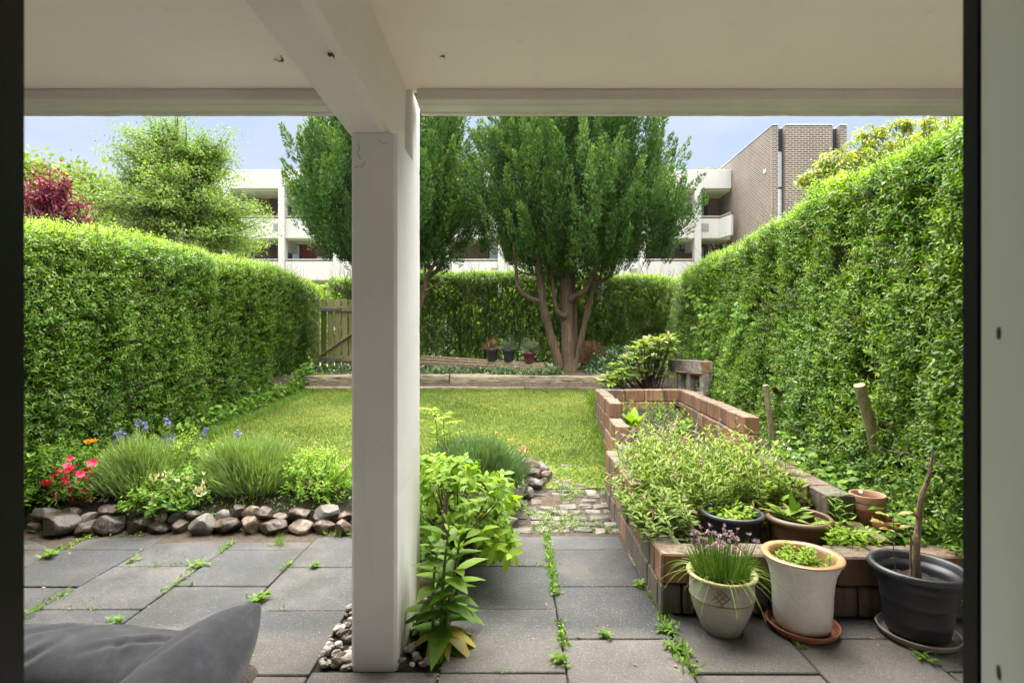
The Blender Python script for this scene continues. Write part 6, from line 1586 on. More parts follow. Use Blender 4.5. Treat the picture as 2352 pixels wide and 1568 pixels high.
# lime-green shrub (broad leaves, flat flower heads) by the pillar
def lime():
    c = np.array([-.34, 3.05, .02]); t = thing('hydrangea_shrub', c, 'lime-green broad-leaved shrub with flat flower heads beside the pillar', 'shrub')
    n = 330; u = rng.uniform(955, 1165, n); v = rng.uniform(1060, 1290, n); d = rng.uniform(2.75, 3.45, n)
    kp = ~((u > 1090) & (v < 1100)) & ~((u > 1120) & (v > 1250)); u, v, d = u[kp], v[kp], d[kp]; n = len(u)
    p = np.stack([(u - 1176) / FPX * d, d, HC - (v - 784) / FPX * d], 1); p[:, 2] = np.clip(p[:, 2], .08, None)
    a = Acc(); ax = unit((p - c - [0, 0, .3]) * [1.6, 1.2, .8] + Z3 * .25 + rng.normal(0, .15, p.shape))
    shoots(a, p, ax, rng.uniform(.04, .07, n), 6, rng.uniform(.042, .074, n), .55, np.clip(.40 + .5 * (p[:, 2] - .25) + rng.normal(0, .1, n), 0, 1), .08, 'leaf', 1.0, .35, .14, upn=1.0)
    tips = np.array([P(1100, 1215, 2.75), P(1130, 1225, 2.8), P(1150, 1240, 2.8), P(1158, 1262, 2.7), P(1140, 1190, 3.0), P(1168, 1150, 3.2), P(1120, 1250, 2.75)])
    shoots(a, tips, unit(tips - c - Z3 * .3), .06, 6, .085, .5, .72, .08, 'leaf', .9, .5, .14, upn=1.0)
    a.build('foliage', M['lime'], t)
    b = Acc(); al = np.vstack([p, tips]); s_ = c + rng.normal(0, .035, al.shape) * [1, 1, 0]; m_ = s_ * .45 + al * .55 + Z3 * .04
    k = np.arange(0, len(al), 2); tubes(b, np.stack([s_, m_, al], 1)[k], np.array([[.007, .005, .0025]]), 5)
    tube(b, [(-.36, 2.66, .0), (-.355, 2.68, .25), (-.33, 2.72, .52)], [.016, .014, .010], 8, .5, 4, .05)
    b.build('stems', M['brownstem'], t)
    f = Acc(); g = Acc()
    for (uu, vv_, dd, s_) in ((985, 1050, 3.2, .05), (1072, 1082, 3.15, .055), (1110, 1098, 3.2, .045), (1140, 1115, 3.25, .035), (1165, 1115, 3.4, .05), (1040, 1120, 3.0, .04), (1110, 1180, 3.1, .03), (1180, 1160, 3.35, .03)):
        h = P(uu, vv_, dd); m = 60; th = rng.uniform(0, 6.28, m); rr = s_ * np.sqrt(rng.random(m)); e_ = h + np.stack([rr * np.cos(th), rr * np.sin(th), rng.normal(0, .005, m) - rr * .15], 1)
        tubes(f, np.stack([np.repeat((h - Z3 * .05)[None], m, 0), h * .5 + e_ * .5 - Z3 * .018, e_], 1), np.array([[.0012, .001, .0008]]), 3)
        for q_ in range(3): leaves(g, e_, unit(rng.normal(0, .5, e_.shape) + Z3), rdir(m), .009, .007, rng.random(m), 'dia')
    f.build('flower_stalks', M['lime'], t); g.build('flower_heads', leafmat('pale_yellow_bud', (.30, .33, .07), (.42, .44, .12), (.55, .55, .2), .5, .3, .3, 1.1), t)
lime()
# foxglove-like plant at the pillar foot
def foxglove():
    c = np.array([-.295, 2.27, .0]); t = thing('leafy_plant', c, 'tall broad-leaved plant with yellowing lower leaves at the foot of the pillar', 'plant')
    a = Acc(); y = Acc(); b = Acc()
    tops = [(np.array([-.27, 2.27, .50]), 19), (np.array([-.225, 2.31, .44]), 15), (np.array([-.33, 2.34, .40]), 13), (np.array([-.24, 2.40, .34]), 11)]
    for top, nl in tops:
        bs = c + rng.normal(0, .015, 3) * [1, 1, 0]; tube(b, [bs, (bs + top) / 2 + rng.normal(0, .006, 3), top], [.008, .007, .004], 8, .5, 4)
        for i in range(nl):
            f_ = (i + .3) / nl; p = bs + (top - bs) * f_; th = i * 2.4 + rng.normal(0, .2); el = .35 + .7 * f_ ** 2.0
            d = unit(np.array([math.cos(th), math.sin(th), el])); L = (.18 - .06 * f_) * rng.uniform(.8, 1.15)
            leaves(a, [p], [d], [unit(Z3 - d * .2)], L, L * .43, np.clip(.36 + .35 * f_ + rng.normal(0, .12), 0, 1), 'leaf', .7 - .35 * f_, .14, .02)
        th = rng.uniform(0, 6.28, 5); d = np.stack([np.cos(th) * .4, np.sin(th) * .4, np.ones(5)], 1); leaves(a, np.repeat(top[None], 5, 0), d, unit(-d * [1, 1, 0] + Z3 * .3), .06, .022, .85, 'leaf', .1, .15)
    for th, L in ((3.5, .13), (4.3, .12), (5.0, .12), (-.2, .14), (.5, .13), (5.6, .15)):
        d = unit(np.array([math.cos(th), math.sin(th), .25])); leaves(y, [c + [0, 0, .05]], [d], [Z3], L, L * .42, rng.uniform(.2, .9), 'leaf', .7, .1, .015)
    a.build('leaves', M['green'], t); y.build('lower_leaves', M['yellowing'], t); b.build('stems', M['stem'], t)
foxglove()
# ash seedling right of the pillar
def ash(c, top, label, n=9, s=1.0):
    c, top = np.array(c), np.array(top); t = thing('ash_seedling', c, label, 'seedling'); a = Acc(); b = Acc()
    for off in (0, .035):
        tp = top + [off * 2, off, -off * 1.5]; bs = c + [off, 0, 0]; tube(b, [bs, (bs + tp) / 2 + [.01, 0, 0], tp], [.005, .004, .003], 6)
        for i in range(n):
            f_ = .45 + .55 * (i + 1) / n; p = bs + (tp - bs) * f_; th = i * 2.0 + rng.normal(0, .3); d = unit(np.array([math.cos(th), math.sin(th), .45])); L = .17 * s * rng.uniform(.7, 1)
            r_ = p + d * (L * np.linspace(.25, 1, 4))[:, None] - Z3 * (.03 * np.linspace(.25, 1, 4) ** 2)[:, None]; tubes(b, [[p, r_[1], r_[3]]], [[.0016, .0014, .001]], 3)
            sd_ = unit(np.cross(d, Z3)); 
            for sg in (-1, 1): leaves(a, r_, unit(d * .6 + sd_ * sg), Z3, .066 * s, .028 * s, np.clip(rng.normal(.65, .12, 4), 0, 1), 'leaf', .3, .1)
            leaves(a, r_[-1:], [d], Z3, .07 * s, .028 * s, .75, 'leaf', .3, .1)
    a.build('leaves', M['lime'], t); b.build('stems', M['brownstem'], t)
ash((-.62, 4.5, .14), P(998, 942, 4.4), 'thin ash seedling with feathered leaves on the lawn edge, right of the pillar')
# strap-leaved tufts, big-leaf weeds and fillers of the bed
def tuft(c, n, L, label, mat=None, w=.008, sp=.05, cat='grass tuft', name='grass_tuft', group=None):
    c = np.array(c, float); a = Acc(); p = c + rng.normal(0, 1, (n, 3)) * [sp, sp * .7, 0]
    leaves(a, p, unit(rng.normal(0, .42, (n, 3)) + Z3), rdir(n), rng.uniform(L * .5, L, n), w, rng.uniform(.3, .9, n), 'blade', rng.uniform(.0, .5, n))
    return tag(a.build(name, mat or M['green']), label, cat, group)
tuft((-1.34, 3.88, .17), 26, .34, 'strap-leaved clump in the bed in front of the pink azalea', w=.018)
tuft((-1.58, 4.05, .17), 30, .36, 'thin upright grass clump right of the second lavender')
tuft((-3.2, 4.25, .18), 34, .34, 'long-leaved clump behind the red azalea', w=.02)
tuft((-3.42, 3.9, .18), 26, .28, 'grassy clump at the far left end of the bed')
shrub('spiraea_shrub', (-2.47, 4.12, .15), (.20, .18, .44), 150, (.026, .045), 'small yellow-leaved shrub rising between the lavenders', 'shrub', M['lime'], M['brownstem'], nl=7, tb=.6)
shrub('leafy_plant', (-3.50, 3.80, .15), (.26, .2, .36), 130, (.04, .07), 'broad-leaved green plant at the left edge of the bed', 'plant', M['green'], M['stem'], nl=6, tb=.5)
shrub('leafy_plant', (-2.45, 3.66, .12), (.22, .10, .16), 90, (.03, .05), 'low leafy plant spilling over the stones below the white buds', 'plant', M['green'], M['stem'], nl=6, tb=.5)
# low ground cover filling the bed floor (uncountable)
n = 9000; x = rng.uniform(-3.9, .1, n); y = rng.uniform(3.66, 4.75, n); kp = fbm(np.stack([x, y, x * 0], 1), 3, 5) > -.35; x, y = x[kp], y[kp]; n = len(x)
a = Acc(); pos = np.stack([x, y, bedz(x, y) + rng.uniform(0, .07, n)], 1); leaves(a, pos, unit(rng.normal(0, 1, (n, 3)) + Z3 * .5), unit(Z3 + rng.normal(0, .3, (n, 3))), rng.uniform(.015, .04, n), rng.uniform(.006, .016, n), np.clip(rng.normal(.4, .2, n), 0, 1), 'hex')
tag(a.build('bed_ground_cover', M['green'], loc=(-2, 4, .15)), kind='stuff')
# long grass and weeds along the foot of the left hedge and terrace foot
n = 3000; y = rng.uniform(4.6, 8.0, n); x = lawn_xl(y) - np.abs(rng.normal(0, .14, n)) + .08
a = Acc(); pos = np.stack([x, y, gz(y)], 1); leaves(a, pos, unit(rng.normal(0, .5, (n, 3)) + Z3), rdir(n), rng.uniform(.03, .10, n), .005, rng.uniform(.2, .8, n), 'blade', rng.uniform(0, .6, n))
n = 1700; y = 4.5 + 3.6 * rng.random(n) ** .8; x = lawn_xl(y) - .16 - np.abs(rng.normal(0, .13, n)); z = gz(y) + np.abs(rng.normal(0, .09, n))
leaves(a, np.stack([x, y, z], 1), unit(rng.normal(0, 1, (n, 3)) + Z3 * .3 + [.5, 0, 0]), unit(Z3 + rng.normal(0, .4, (n, 3)) + [.6, 0, 0]), rng.uniform(.03, .08, n), rng.uniform(.02, .045, n), np.clip(rng.normal(.45, .17, n), 0, 1), 'leaf', .2, .1)
tag(a.build('hedge_foot_weeds', M['green'], loc=(-3.3, 6.3, .3)), kind='stuff')
# terrace ground cover
n = 9000; x = rng.uniform(-3.4, 3.0, n); y = rng.uniform(7.95, 10.2, n); pz = np.stack([x, y, x * 0], 1); kp = (fbm(pz, 1.3, 8) + .35 * (x > 1.2) > .02) & ~((x > -2) & (x < 1) & (y > 8.45) & (rng.random(n) < .85)); x, y = x[kp], y[kp]; n = len(x)
a = Acc(); pos = np.stack([x, y, .78 + np.abs(rng.normal(0, .07, n)) * (1 + .8 * (x > 1.3))], 1); leaves(a, pos, unit(rng.normal(0, 1, (n, 3)) + Z3 * .6), unit(Z3 + rng.normal(0, .4, (n, 3))), rng.uniform(.03, .07, n), rng.uniform(.012, .03, n), np.clip(rng.normal(.4, .2, n), 0, 1), 'hex')
tag(a.build('terrace_ground_cover', M['dgreen'], loc=(0, 9, .78)), kind='stuff')
for k, (u, v, d, lb) in enumerate(((1010, 842, 8.6, 'low leafy clump under the left end of the bench'), (1150, 858, 8.3, 'low leafy clump in front of the bench middle'), (1225, 855, 8.2, 'low leafy clump under the right end of the bench'), (1270, 848, 8.4, 'leafy clump between the bench and the tree'), (1060, 850, 8.5, 'small leafy clump below the bench, left of its middle leg'))):
    shrub('periwinkle_clump', P(u, v, d) * [1, 1, 0] + [0, 0, .77], (.24, .14, .08), 70, (.03, .05), lb, 'plant', M['dgreen'], M['stem'], nl=6, tb=.55, group='green clumps below the bench', kind='hex')
# rhododendron behind the raised bed
def rhodo():
    c = P(1490, 900, 6.9); c[2] = .62; t = thing('rhododendron', c, 'rhododendron with whorled glossy leaves and pale buds, behind the raised bed', 'shrub')
    heads = [(1395, 862), (1410, 838), (1420, 870), (1440, 820), (1455, 800), (1450, 845), (1470, 830), (1478, 785), (1468, 790), (1492, 778), (1505, 790), (1516, 780), (1520, 805), (1500, 815), (1485, 808), (1535, 770), (1540, 778), (1530, 800), (1510, 840), (1480, 850), (1430, 848), (1465, 868), (1500, 865), (1525, 830), (1445, 875), (1400, 878), (1385, 875), (1528, 860), (1415, 855), (1405, 868), (1438, 835), (1462, 812), (1495, 798), (1512, 820), (1488, 832), (1476, 848), (1520, 850), (1450, 862), (1540, 790), (1424, 880)]
    a = Acc(); b = Acc(); f = Acc()
    for k, (u, v) in enumerate(heads):
        h = P(u, v + 4, 6.9 + rng.uniform(-.35, .25)); s_ = c + rng.normal(0, .05, 3) * [1, 1, 0]; m_ = s_ * .4 + h * .6 + [0, 0, -.06]
        tube(b, [s_, m_, h], [.012, .010, .006], 6, .5, 4, .05)
        n = 14; th = np.arange(n) * 2.4 + rng.uniform(0, 6); el = rng.uniform(.05, .8, n); d = unit(np.stack([np.cos(th), np.sin(th), el], 1)); L = rng.uniform(.11, .17, n)
        leaves(a, np.repeat(h[None], n, 0), d, unit(Z3 - d * .2), L, L * .34, np.clip(rng.normal(.72, .15, n), 0, 1), 'leaf', .18, .12)
        if k % 3 == 0 or v < 800:
            for q_ in range(5): leaves(f, [h + Z3 * .03], [unit(Z3 + rng.normal(0, .12, 3))], rdir(1), .055, .024, rng.random(), 'leaf', -.1, .4)
        if k % 2: continue
        th += 1.1; h2 = h - Z3 * .06 + (s_ - h) * .04; leaves(a, np.repeat(h2[None], n, 0), unit(d * [-1, -1, .5]), Z3, L, L * .34, np.clip(rng.normal(.4, .15, n), 0, 1), 'leaf', .35, .1)
    a.build('foliage', leafmat('rhododendron_leaf', (.10, .16, .03), (.21, .31, .055), (.36, .45, .09), .28, .25, .6, 1.3), t); b.build('stems', M['brownstem'], t); f.build('buds', leafmat('pale_bud', (.40, .25, .17), (.55, .42, .28), (.6, .5, .33), .5, .1), t)
rhodo()
shrub('heather', BP[0] + [0, 0, .17], (.15, .14, .20), 150, (.018, .03), 'browning bushy heather in the left grey pot on the bench', 'plant', M['dry'], M['brownstem'], nl=7, tb=.45, kind='dia', group='plants in the bench pots', LW=.3)
shrub('dwarf_pine', BP[1] + [0, 0, .17], (.14, .13, .21), 120, (.022, .035), 'thin dull-green needled plant in the right grey pot on the bench', 'plant', M['lav2'], M['brownstem'], nl=8, tb=.25, kind='dia', group='plants in the bench pots', LW=.2)
shrub('lavender_pot_plant', BP[2] + [0, 0, .15], (.15, .14, .26), 150, (.025, .045), 'grey-green twiggy ball-shaped plant in the dark red pot on the bench', 'plant', M['lav'], M['greytwig'], nl=7, tb=.3, kind='dia', group='plants in the bench pots', LW=.18, nst=60)
# dead brown bush and pale cut greens by the back hedge
c = P(1360, 825, 9.3); c[2] = .78; a = Acc(); n = 1500; p, d = dome_pts(c + [0, 0, .12], (.30, .25, .42), n, k0=.1)
bend_strands(a, c + (p - c) * [.15, .15, .3], p - (c + (p - c) * [.15, .15, .3]), np.linalg.norm(p - c, axis=1) * .8, .004, 0, 3, 3, rng.random(n)); leaves(a, p, rdir(n), rdir(n), .03, .01, rng.random(n), 'dia')
tag(a.build('dead_shrub', M['dry'], loc=c), 'dry brown dead bush beside the tree trunk', 'dead shrub')
shrub('fern_heap', P(1425, 850, 9.0) * [1, 1, 0] + [0, 0, .78], (.52, .40, .40), 520, (.035, .075), 'heap of grey-green weeds between the dead bush and the rhododendron', 'plants', M['dgreen'], M['stem'], nl=7, tb=.45, kind='hex', LW=.3)
# bindweed/leafy growth at the foot of the right hedge near the pallet
n = 1100; u = rng.uniform(1500, 1700, n); v = rng.uniform(640, 900, n); yy = rng.uniform(5.6, 9.2, n); xh = 2.36 + (yy - 2.45) / 7.75 * .64
z = gz(yy) + rng.random(n) ** 1.5 * 1.4; a = Acc(); pos = np.stack([xh - .06 - np.abs(rng.normal(0, .09, n)), yy, z], 1); kp = fbm(pos, 1.6, 3) > -.05; pos = pos[kp]; n = len(pos)
leaves(a, pos, unit(rng.normal(0, .6, (n, 3)) + [-.7, -.4, -.3]), unit(rng.normal(0, .4, (n, 3)) + [-.7, -.4, .6]), rng.uniform(.05, .085, n), rng.uniform(.04, .07, n), np.clip(rng.normal(.6, .15, n), 0, 1), 'leaf', .2, .12)
tag(a.build('bindweed', M['green'], loc=(2.7, 7.4, .6)), kind='stuff')

# ------------------------------------------------------------------ raised bed plants
def stem_patch(name, label, cat, xr, yr, nst, H, LLs, leafm, stemm, zf, bud=None, budm=None, nl=10, kind='leaf', lw=.3, lean=.25, leanv=(0, 0, 0), tb=.5, droop=.2, group=None, mask=None, loc=None):
    x = rng.uniform(*xr, nst); y = rng.uniform(*yr, nst)
    if mask is not None: k = mask(x, y); x, y = x[k], y[k]
    n = len(x); p0 = np.stack([x, y, zf(x, y)], 1); L = rng.uniform(*H, n); t = thing(name, loc if loc is not None else (np.mean(x), np.mean(y), float(p0[:, 2].min())), label, cat, group)
    d = unit(Z3 + rng.normal(0, lean, (n, 3)) * [1, 1, .2] + np.array(leanv)); b = Acc(); pts = bend_strands(b, p0, d, L, .0022, rng.uniform(0, .12, n), 4, 5); b.build('stems', stemm, t)
    a = Acc()
    for i in range(nl):
        f_ = .12 + .85 * (i // 2 * 2 + 1) / nl; q = f_ * 4; k0 = np.minimum(int(q), 3); pp_ = pts[:, k0] + (pts[:, k0 + 1] - pts[:, k0]) * (q - k0)
        th = (i // 2) * 1.57 + (i % 2) * np.pi + rng.normal(0, .35, n) + (np.arange(n) * 1.7); dd = unit(np.stack([np.cos(th), np.sin(th), .15 + .75 * f_ + rng.normal(0, .2, n)], 1))
        Ls = rng.uniform(*LLs, n) * (1.15 - .45 * f_); leaves(a, pp_, dd, unit(Z3 - dd * .3), Ls, Ls * lw, np.clip(tb - .18 + .42 * f_ + rng.normal(0, .1, n), 0, 1), kind, droop + rng.normal(0, .1, n), .1)
    a.build('leaves', leafm, t)
    if bud:
        k = np.nonzero(rng.random(n) < bud)[0][:95]
        for i in k:
            f = Acc(); leaves(f, pts[i, -1] + Z3 * rng.uniform(-.006, .028, (9, 1)), unit(Z3 * .9 + rng.normal(0, .5, (9, 3))), rdir(9), .019, .010, np.clip(rng.normal(.5, .2, 9), 0, 1), 'leaf', -.2, .25)
            f.build('flower_bud', budm, t)
    return t
sz = lambda x, y: rbz(x, y)
stem_patch('sage_bush', 'sprawling yellow-green sage with pinkish bud spikes filling the front of the raised bed', 'sage', (.78, 1.78), (2.95, 3.95), 900, (.16, .48), (.045, .085), M['sage'], M['stem'], sz, .22, M['sagebud'], 14, 'leaf', .20, .17, (-.10, -.05, 0), .5, .25,
           mask=lambda x, y: ((x - 1.25) / .56) ** 2 + ((y - 3.5) / .50) ** 2 < 1.0)
stem_patch('sage_branch', 'grey-green sage branches spilling over the near left wall of the raised bed', 'sage', (.70, .98), (2.72, 3.5), 150, (.16, .30), (.045, .07), M['sage'], M['stem'], lambda x, y: x * 0 + .24, .1, M['sagebud'], 12, 'leaf', .3, .3, (-.35, -.1, 0), .35, .3)
# dead leafy undergrowth at the front of the sage
a = Acc(); n = 420; x = rng.uniform(.84, 1.75, n); y = rng.uniform(2.95, 3.2, n); bend_strands(a, np.stack([x, y, rbz(x, y)], 1), unit(rng.normal(0, .5, (n, 3)) + Z3), rng.uniform(.08, .25, n), .0016, .1, 3, 3, rng.random(n)); leaves(a, np.stack([x, y, rbz(x, y) + rng.random(n) * .16], 1), rdir(n), rdir(n), .035, .012, rng.random(n), 'hex')
tag(a.build('dry_stems', M['dry'], loc=(1.25, 2.9, .15)), kind='stuff')
def chard():
    c = P(1454, 958, 5.1); c[2] = float(rbz(0, 5.1)) + .01; t = thing('chard_plant', c, 'chard plant with crinkled bright leaves and a thick white stalk', 'chard'); a = Acc(); b = Acc()
    for i in range(13):
        th = i * 2.4; d = unit(np.array([math.cos(th) * .45, math.sin(th) * .4, 1])); L = rng.uniform(.13, .22); st_ = c + d * rng.uniform(.04, .09); tubes(b, [[c, (c + st_) / 2, st_ + d * .04]], [[.008, .007, .003]], 6); leaves(a, [st_], [d], [unit(np.array([-math.cos(th), -math.sin(th), .3]))], L, L * .42, rng.uniform(.4, .9), 'leaf', .25, .12, .05)
    a.build('leaves', M['lime'], t); tube(b, [c + [0, -.02, -.01], c + [0, -.025, .07], c + [-.01, -.02, .12]], [.014, .013, .006], 8); b.build('stalks', M['creamfl'], t)
chard()
stem_patch('young_herb', 'young leafy herbs sprouting along the back of the raised bed soil', 'herb', (1.08, 1.85), (5.2, 6.15), 60, (.08, .22), (.03, .06), M['green'], M['stem'], sz, None, None, 12, 'leaf', .26, .2, tb=.6)
stem_patch('seedling', 'broad-leaved seedling on the bare soil near the right wall', 'seedling', (1.62, 1.72), (5.0, 5.15), 4, (.10, .20), (.06, .10), M['green'], M['stem'], sz, None, None, 6, 'leaf', .5, .2, tb=.6)
stem_patch('seedling', 'tall single-stemmed plant standing in the middle of the raised bed', 'seedling', (1.30, 1.34), (4.3, 4.34), 2, (.26, .34), (.05, .09), M['green'], M['stem'], sz, 1.1, M['sagebud'], 12, 'leaf', .4, .06, tb=.5)
n = 1500; x = rng.uniform(.95, 1.9, n); y = rng.uniform(3.9, 6.2, n); pz = np.stack([x, y, x * 0], 1); kp = fbm(pz, 2.5, 2) > .1 + .12 * ((x > 1.2) & (x < 1.6)); x, y = x[kp], y[kp]; n = len(x); a = Acc()
leaves(a, np.stack([x, y, rbz(x, y) + rng.uniform(0, .03, n)], 1), unit(rng.normal(0, 1, (n, 3)) + Z3), unit(Z3 + rng.normal(0, .3, (n, 3))), rng.uniform(.012, .035, n), .01, np.clip(rng.normal(.45, .2, n), 0, 1), 'hex'); tag(a.build('bed_weeds', M['sage'], loc=(1.4, 5, .4)), kind='stuff')
def chives(c, r, n, H, label, nbud, hole=None, over=0, budsz=.0085):
    c = np.array(c, float); t = thing('chives', c, label, 'chives', 'chives'); a = Acc(); th = rng.uniform(0, 6.28, n); rr = r * np.sqrt(rng.random(n)); p = c + np.stack([rr * np.cos(th), rr * np.sin(th), 0 * th], 1)
    d = unit((p - c) * 3.6 + Z3 + rng.normal(0, .12, p.shape)); L = rng.uniform(H * .5, H, n); bend_strands(a, p, d, L, .0021, rng.uniform(0, .12, n), 4, 5, np.clip(rng.normal(.5, .2, n), 0, 1), .25)
    if over:
        m = over; th = rng.uniform(0, 6.28, m); d = np.stack([np.cos(th), np.sin(th), rng.uniform(.5, 1.1, m)], 1); bend_strands(a, c + d * [.7, .7, 0] * r, d, rng.uniform(.17, .30, m), .0016, rng.uniform(.6, 1.1, m), 4, 8, np.clip(rng.normal(.7, .2, m), 0, 1), .3)
    a.build('leaves', M['chive'], t); b = Acc(); th = rng.uniform(0, 6.28, nbud); rr = r * .9 * np.sqrt(rng.random(nbud)); p = c + np.stack([rr * np.cos(th), rr * np.sin(th), 0 * th], 1); d = unit((p - c) * 3.0 + Z3 + rng.normal(0, .07, p.shape)); L = rng.uniform(H * .82, H * 1.15, nbud); pts = bend_strands(b, p, d, L, .0016, 0, 4, 4, .4, .7); b.build('stalks', M['stem'], t)
    for i in range(nbud):
        f = Acc(); leaves(f, np.repeat((pts[i, -1] - d[i] * budsz * .4)[None], 10, 0), unit(d[i] * .9 + rng.normal(0, .55, (10, 3))), rdir(10), budsz * rng.uniform(1.2, 2.2, 10), budsz * .8, np.clip(rng.normal(.5, .2, 10), 0, 1), 'leaf', -.3, .3)
        f.build('flower_bud', M['purple'], t)
chives(cp + [0, 0, .245], .108, 430, .165, 'flowering chives with purple buds in the beige glazed pot', 52, over=64)
chives((.98, 4.02, .30), .13, 240, .26, 'chives with fading buds beside the near left wall of the raised bed', 34, budsz=.009)
# plants in the pots
def potherb(c, r, n, H, LLs, label, mat, name, cat, lw=.45, nl=10, tb=.6, lean=.2, group='plants growing in the pots', tall=None):
    return stem_patch(name, label, cat, (c[0] - r, c[0] + r), (c[1] - r, c[1] + r), n, H, LLs, mat, M['stem'], lambda x, y: x * 0 + c[2], None, None, nl, 'leaf', lw, lean, (0, 0, 0), tb, .2, group, lambda x, y: (x - c[0]) ** 2 + (y - c[1]) ** 2 < r * r, loc=c)
potherb(wp + [0, 0, .245], .105, 46, (.045, .115), (.022, .034), 'young mint shoots in the tall white pot', M['lime'], 'mint', 'herb', .5, 12)
potherb(gp + [0, 0, .20], .11, 26, (.03, .085), (.03, .048), 'strawberry seedlings in the dark grey pot', M['lime'], 'strawberry_plant', 'plant', .75, 5)
potherb(np_ + [0, 0, .19], .06, 5, (.06, .10), (.10, .16), 'grey-leaved rosette in the brown clay pot', M['sage'], 'mullein_seedling', 'plant', .32, 9, .45, .3)
c = np_ + [.0, .03, .20]; t = thing('burdock_leaf', c, 'single upright broad leaf standing in the brown pot', 'plant'); a = Acc(); leaves(a, [c, c, c + [.04, -.03, 0]], [(-.1, 0, 1), (.25, .1, .9), (.8, -.3, .35)], [(0, -1, .2), (0, -1, .3), (0, 0, 1)], [.17, .12, .17], [.05, .035, .05], [.4, .5, .8], 'leaf', .2, .15); a.build('leaves', M['green'], t)
# bare stem of the big black pot
c = bp + [-.005, -.01, .205]; t = thing('bare_sapling', c, 'bare brown woody stem with side twigs standing in the big black pot', 'sapling'); b = Acc()
tp = [c, P(2104, 1270, 2.30), P(2110, 1200, 2.31), P(2117, 1140, 2.30), P(2132, 1100, 2.30), P(2138, 1070, 2.29), P(2143, 1040, 2.29)]
tube(b, tp, [.0155, .014, .012, .0105, .009, .007, .004], 10, .5, 5, .10)
for (ps_, rs) in (([P(2109, 1190, 2.31), P(2095, 1172, 2.29), P(2086, 1160, 2.28)], [.006, .004, .002]), ([P(2128, 1108, 2.30), P(2136, 1090, 2.28), P(2140, 1072, 2.27)], [.007, .005, .003]), ([P(2140, 1058, 2.29), P(2148, 1040, 2.3), P(2154, 1035, 2.3)], [.005, .003, .002]), ([c + [-.03, .0, .0], P(2092, 1262, 2.32), P(2092, 1225, 2.31)], [.005, .0045, .003]), ([P(2100, 1260, 2.31), P(2090, 1230, 2.30), P(2082, 1225, 2.30)], [.004, .003, .002])):
    tube(b, ps_, rs, 7, .4, 4, .1)
b.build('stem', M['twig'], t)
c = bp + [-.095, -.01, .212]; t = thing('maple_seedling', c, 'spindly maple seedling with pale lobed leaves in the big black pot', 'seedling'); b = Acc(); a = Acc()
tp = [c, P(2052, 1260, 2.28), P(2052, 1200, 2.28), P(2050, 1172, 2.28)]; tube(b, tp, [.0025, .002, .0018, .0012], 5)
for (u, v) in ((2030, 1178), (2062, 1182), (2070, 1178), (2040, 1215), (2068, 1210), (2020, 1195)):
    h = P(u, v, 2.27); s_ = P(2051, v + 8, 2.28); tubes(b, [[s_, (s_ + h) / 2, h]], [[.001, .001, .0008]], 3); dd = unit(h - s_ + [0, -.01, 0])
    for an in (-1.1, -.55, 0, .55, 1.1):
        sd_ = np.cross(dd, Z3); leaves(a, [h], [unit(dd * math.cos(an) + sd_ * math.sin(an))], [Z3 + [0, -.4, 0]], .045 if an == 0 else .032, .016, rng.uniform(.4, .9), 'leaf', .3)
b.build('stem', M['brownstem'], t); a.build('leaves', leafmat('maple_leaf', (.20, .22, .05), (.34, .34, .09), (.42, .40, .14), .5, .4, .3, 1.2), t)

# strip between the raised bed and the right hedge: strawberries, herbs
n = 650; x = rng.uniform(1.95, 2.5, n); y = 2.62 + 1.6 * rng.random(n) ** 1.5; pz = np.stack([x, y, x * 0], 1); kp = fbm(pz, 1.5, 6) > -.45; x, y = x[kp], y[kp]; n = len(x); a = Acc()
pos = np.stack([x, y, sidez(x, y) + np.abs(rng.normal(0, .09, n))], 1); dd = unit(rng.normal(0, 1, (n, 3)) * [1, 1, .3] + [-.2, -.3, .1])
for an in (-.9, 0, .9):
    sd_ = np.cross(dd, Z3); leaves(a, pos, unit(dd * math.cos(an) + sd_ * math.sin(an)), unit(Z3 + rng.normal(0, .25, (n, 3)) + [0, -.3, 0]), rng.uniform(.035, .06, n), rng.uniform(.025, .04, n), np.clip(rng.normal(.5, .17, n), 0, 1), 'leaf', .25, .12)
tag(a.build('strawberry_ground_cover', M['green'], loc=(2.2, 4, .3)), kind='stuff')
stem_patch('lemon_balm', 'light green herb clump between the brown pot and the blue-painted pot', 'herb', (1.58, 1.84), (2.60, 2.78), 80, (.08, .20), (.03, .05), M['lime'], M['stem'], lambda x, y: x * 0 + .20, None, None, 10, 'leaf', .5, .2, tb=.5)
stem_patch('willowherb', 'tall thin-leaved weeds in front of the stacked terracotta pots', 'weed', (1.74, 1.84), (2.84, 2.98), 4, (.22, .40), (.05, .085), M['green'], M['stem'], lambda x, y: x * 0 + .22, None, None, 14, 'leaf', .2, .12, tb=.6)
stem_patch('nettle', 'toothed green nettles in front of the right wall of the raised bed', 'weed', (1.52, 1.75), (3.0, 3.25), 22, (.16, .30), (.05, .08), M['green'], M['stem'], lambda x, y: x * 0 + .22, None, None, 8, 'leaf', .55, .2, tb=.55)
f = Acc(); pos = np.array([P(u, v, d) for u, v, d in ((1976, 1128, 3.0), (1800, 1020, 4.0), (1812, 1030, 4.0), (1802, 1045, 3.9), (1822, 1050, 3.9), (2118, 1288, 2.7), (2110, 1276, 2.7), (1836, 1062, 3.7))]); flowers(f, pos, unit(rng.normal(0, .4, pos.shape) + [0, -.7, .7]), .013, 5, .5, .9, .3)
tag(f.build('strawberry_flowers', M['whitefl'], loc=(2, 3.5, .3)), kind='stuff')

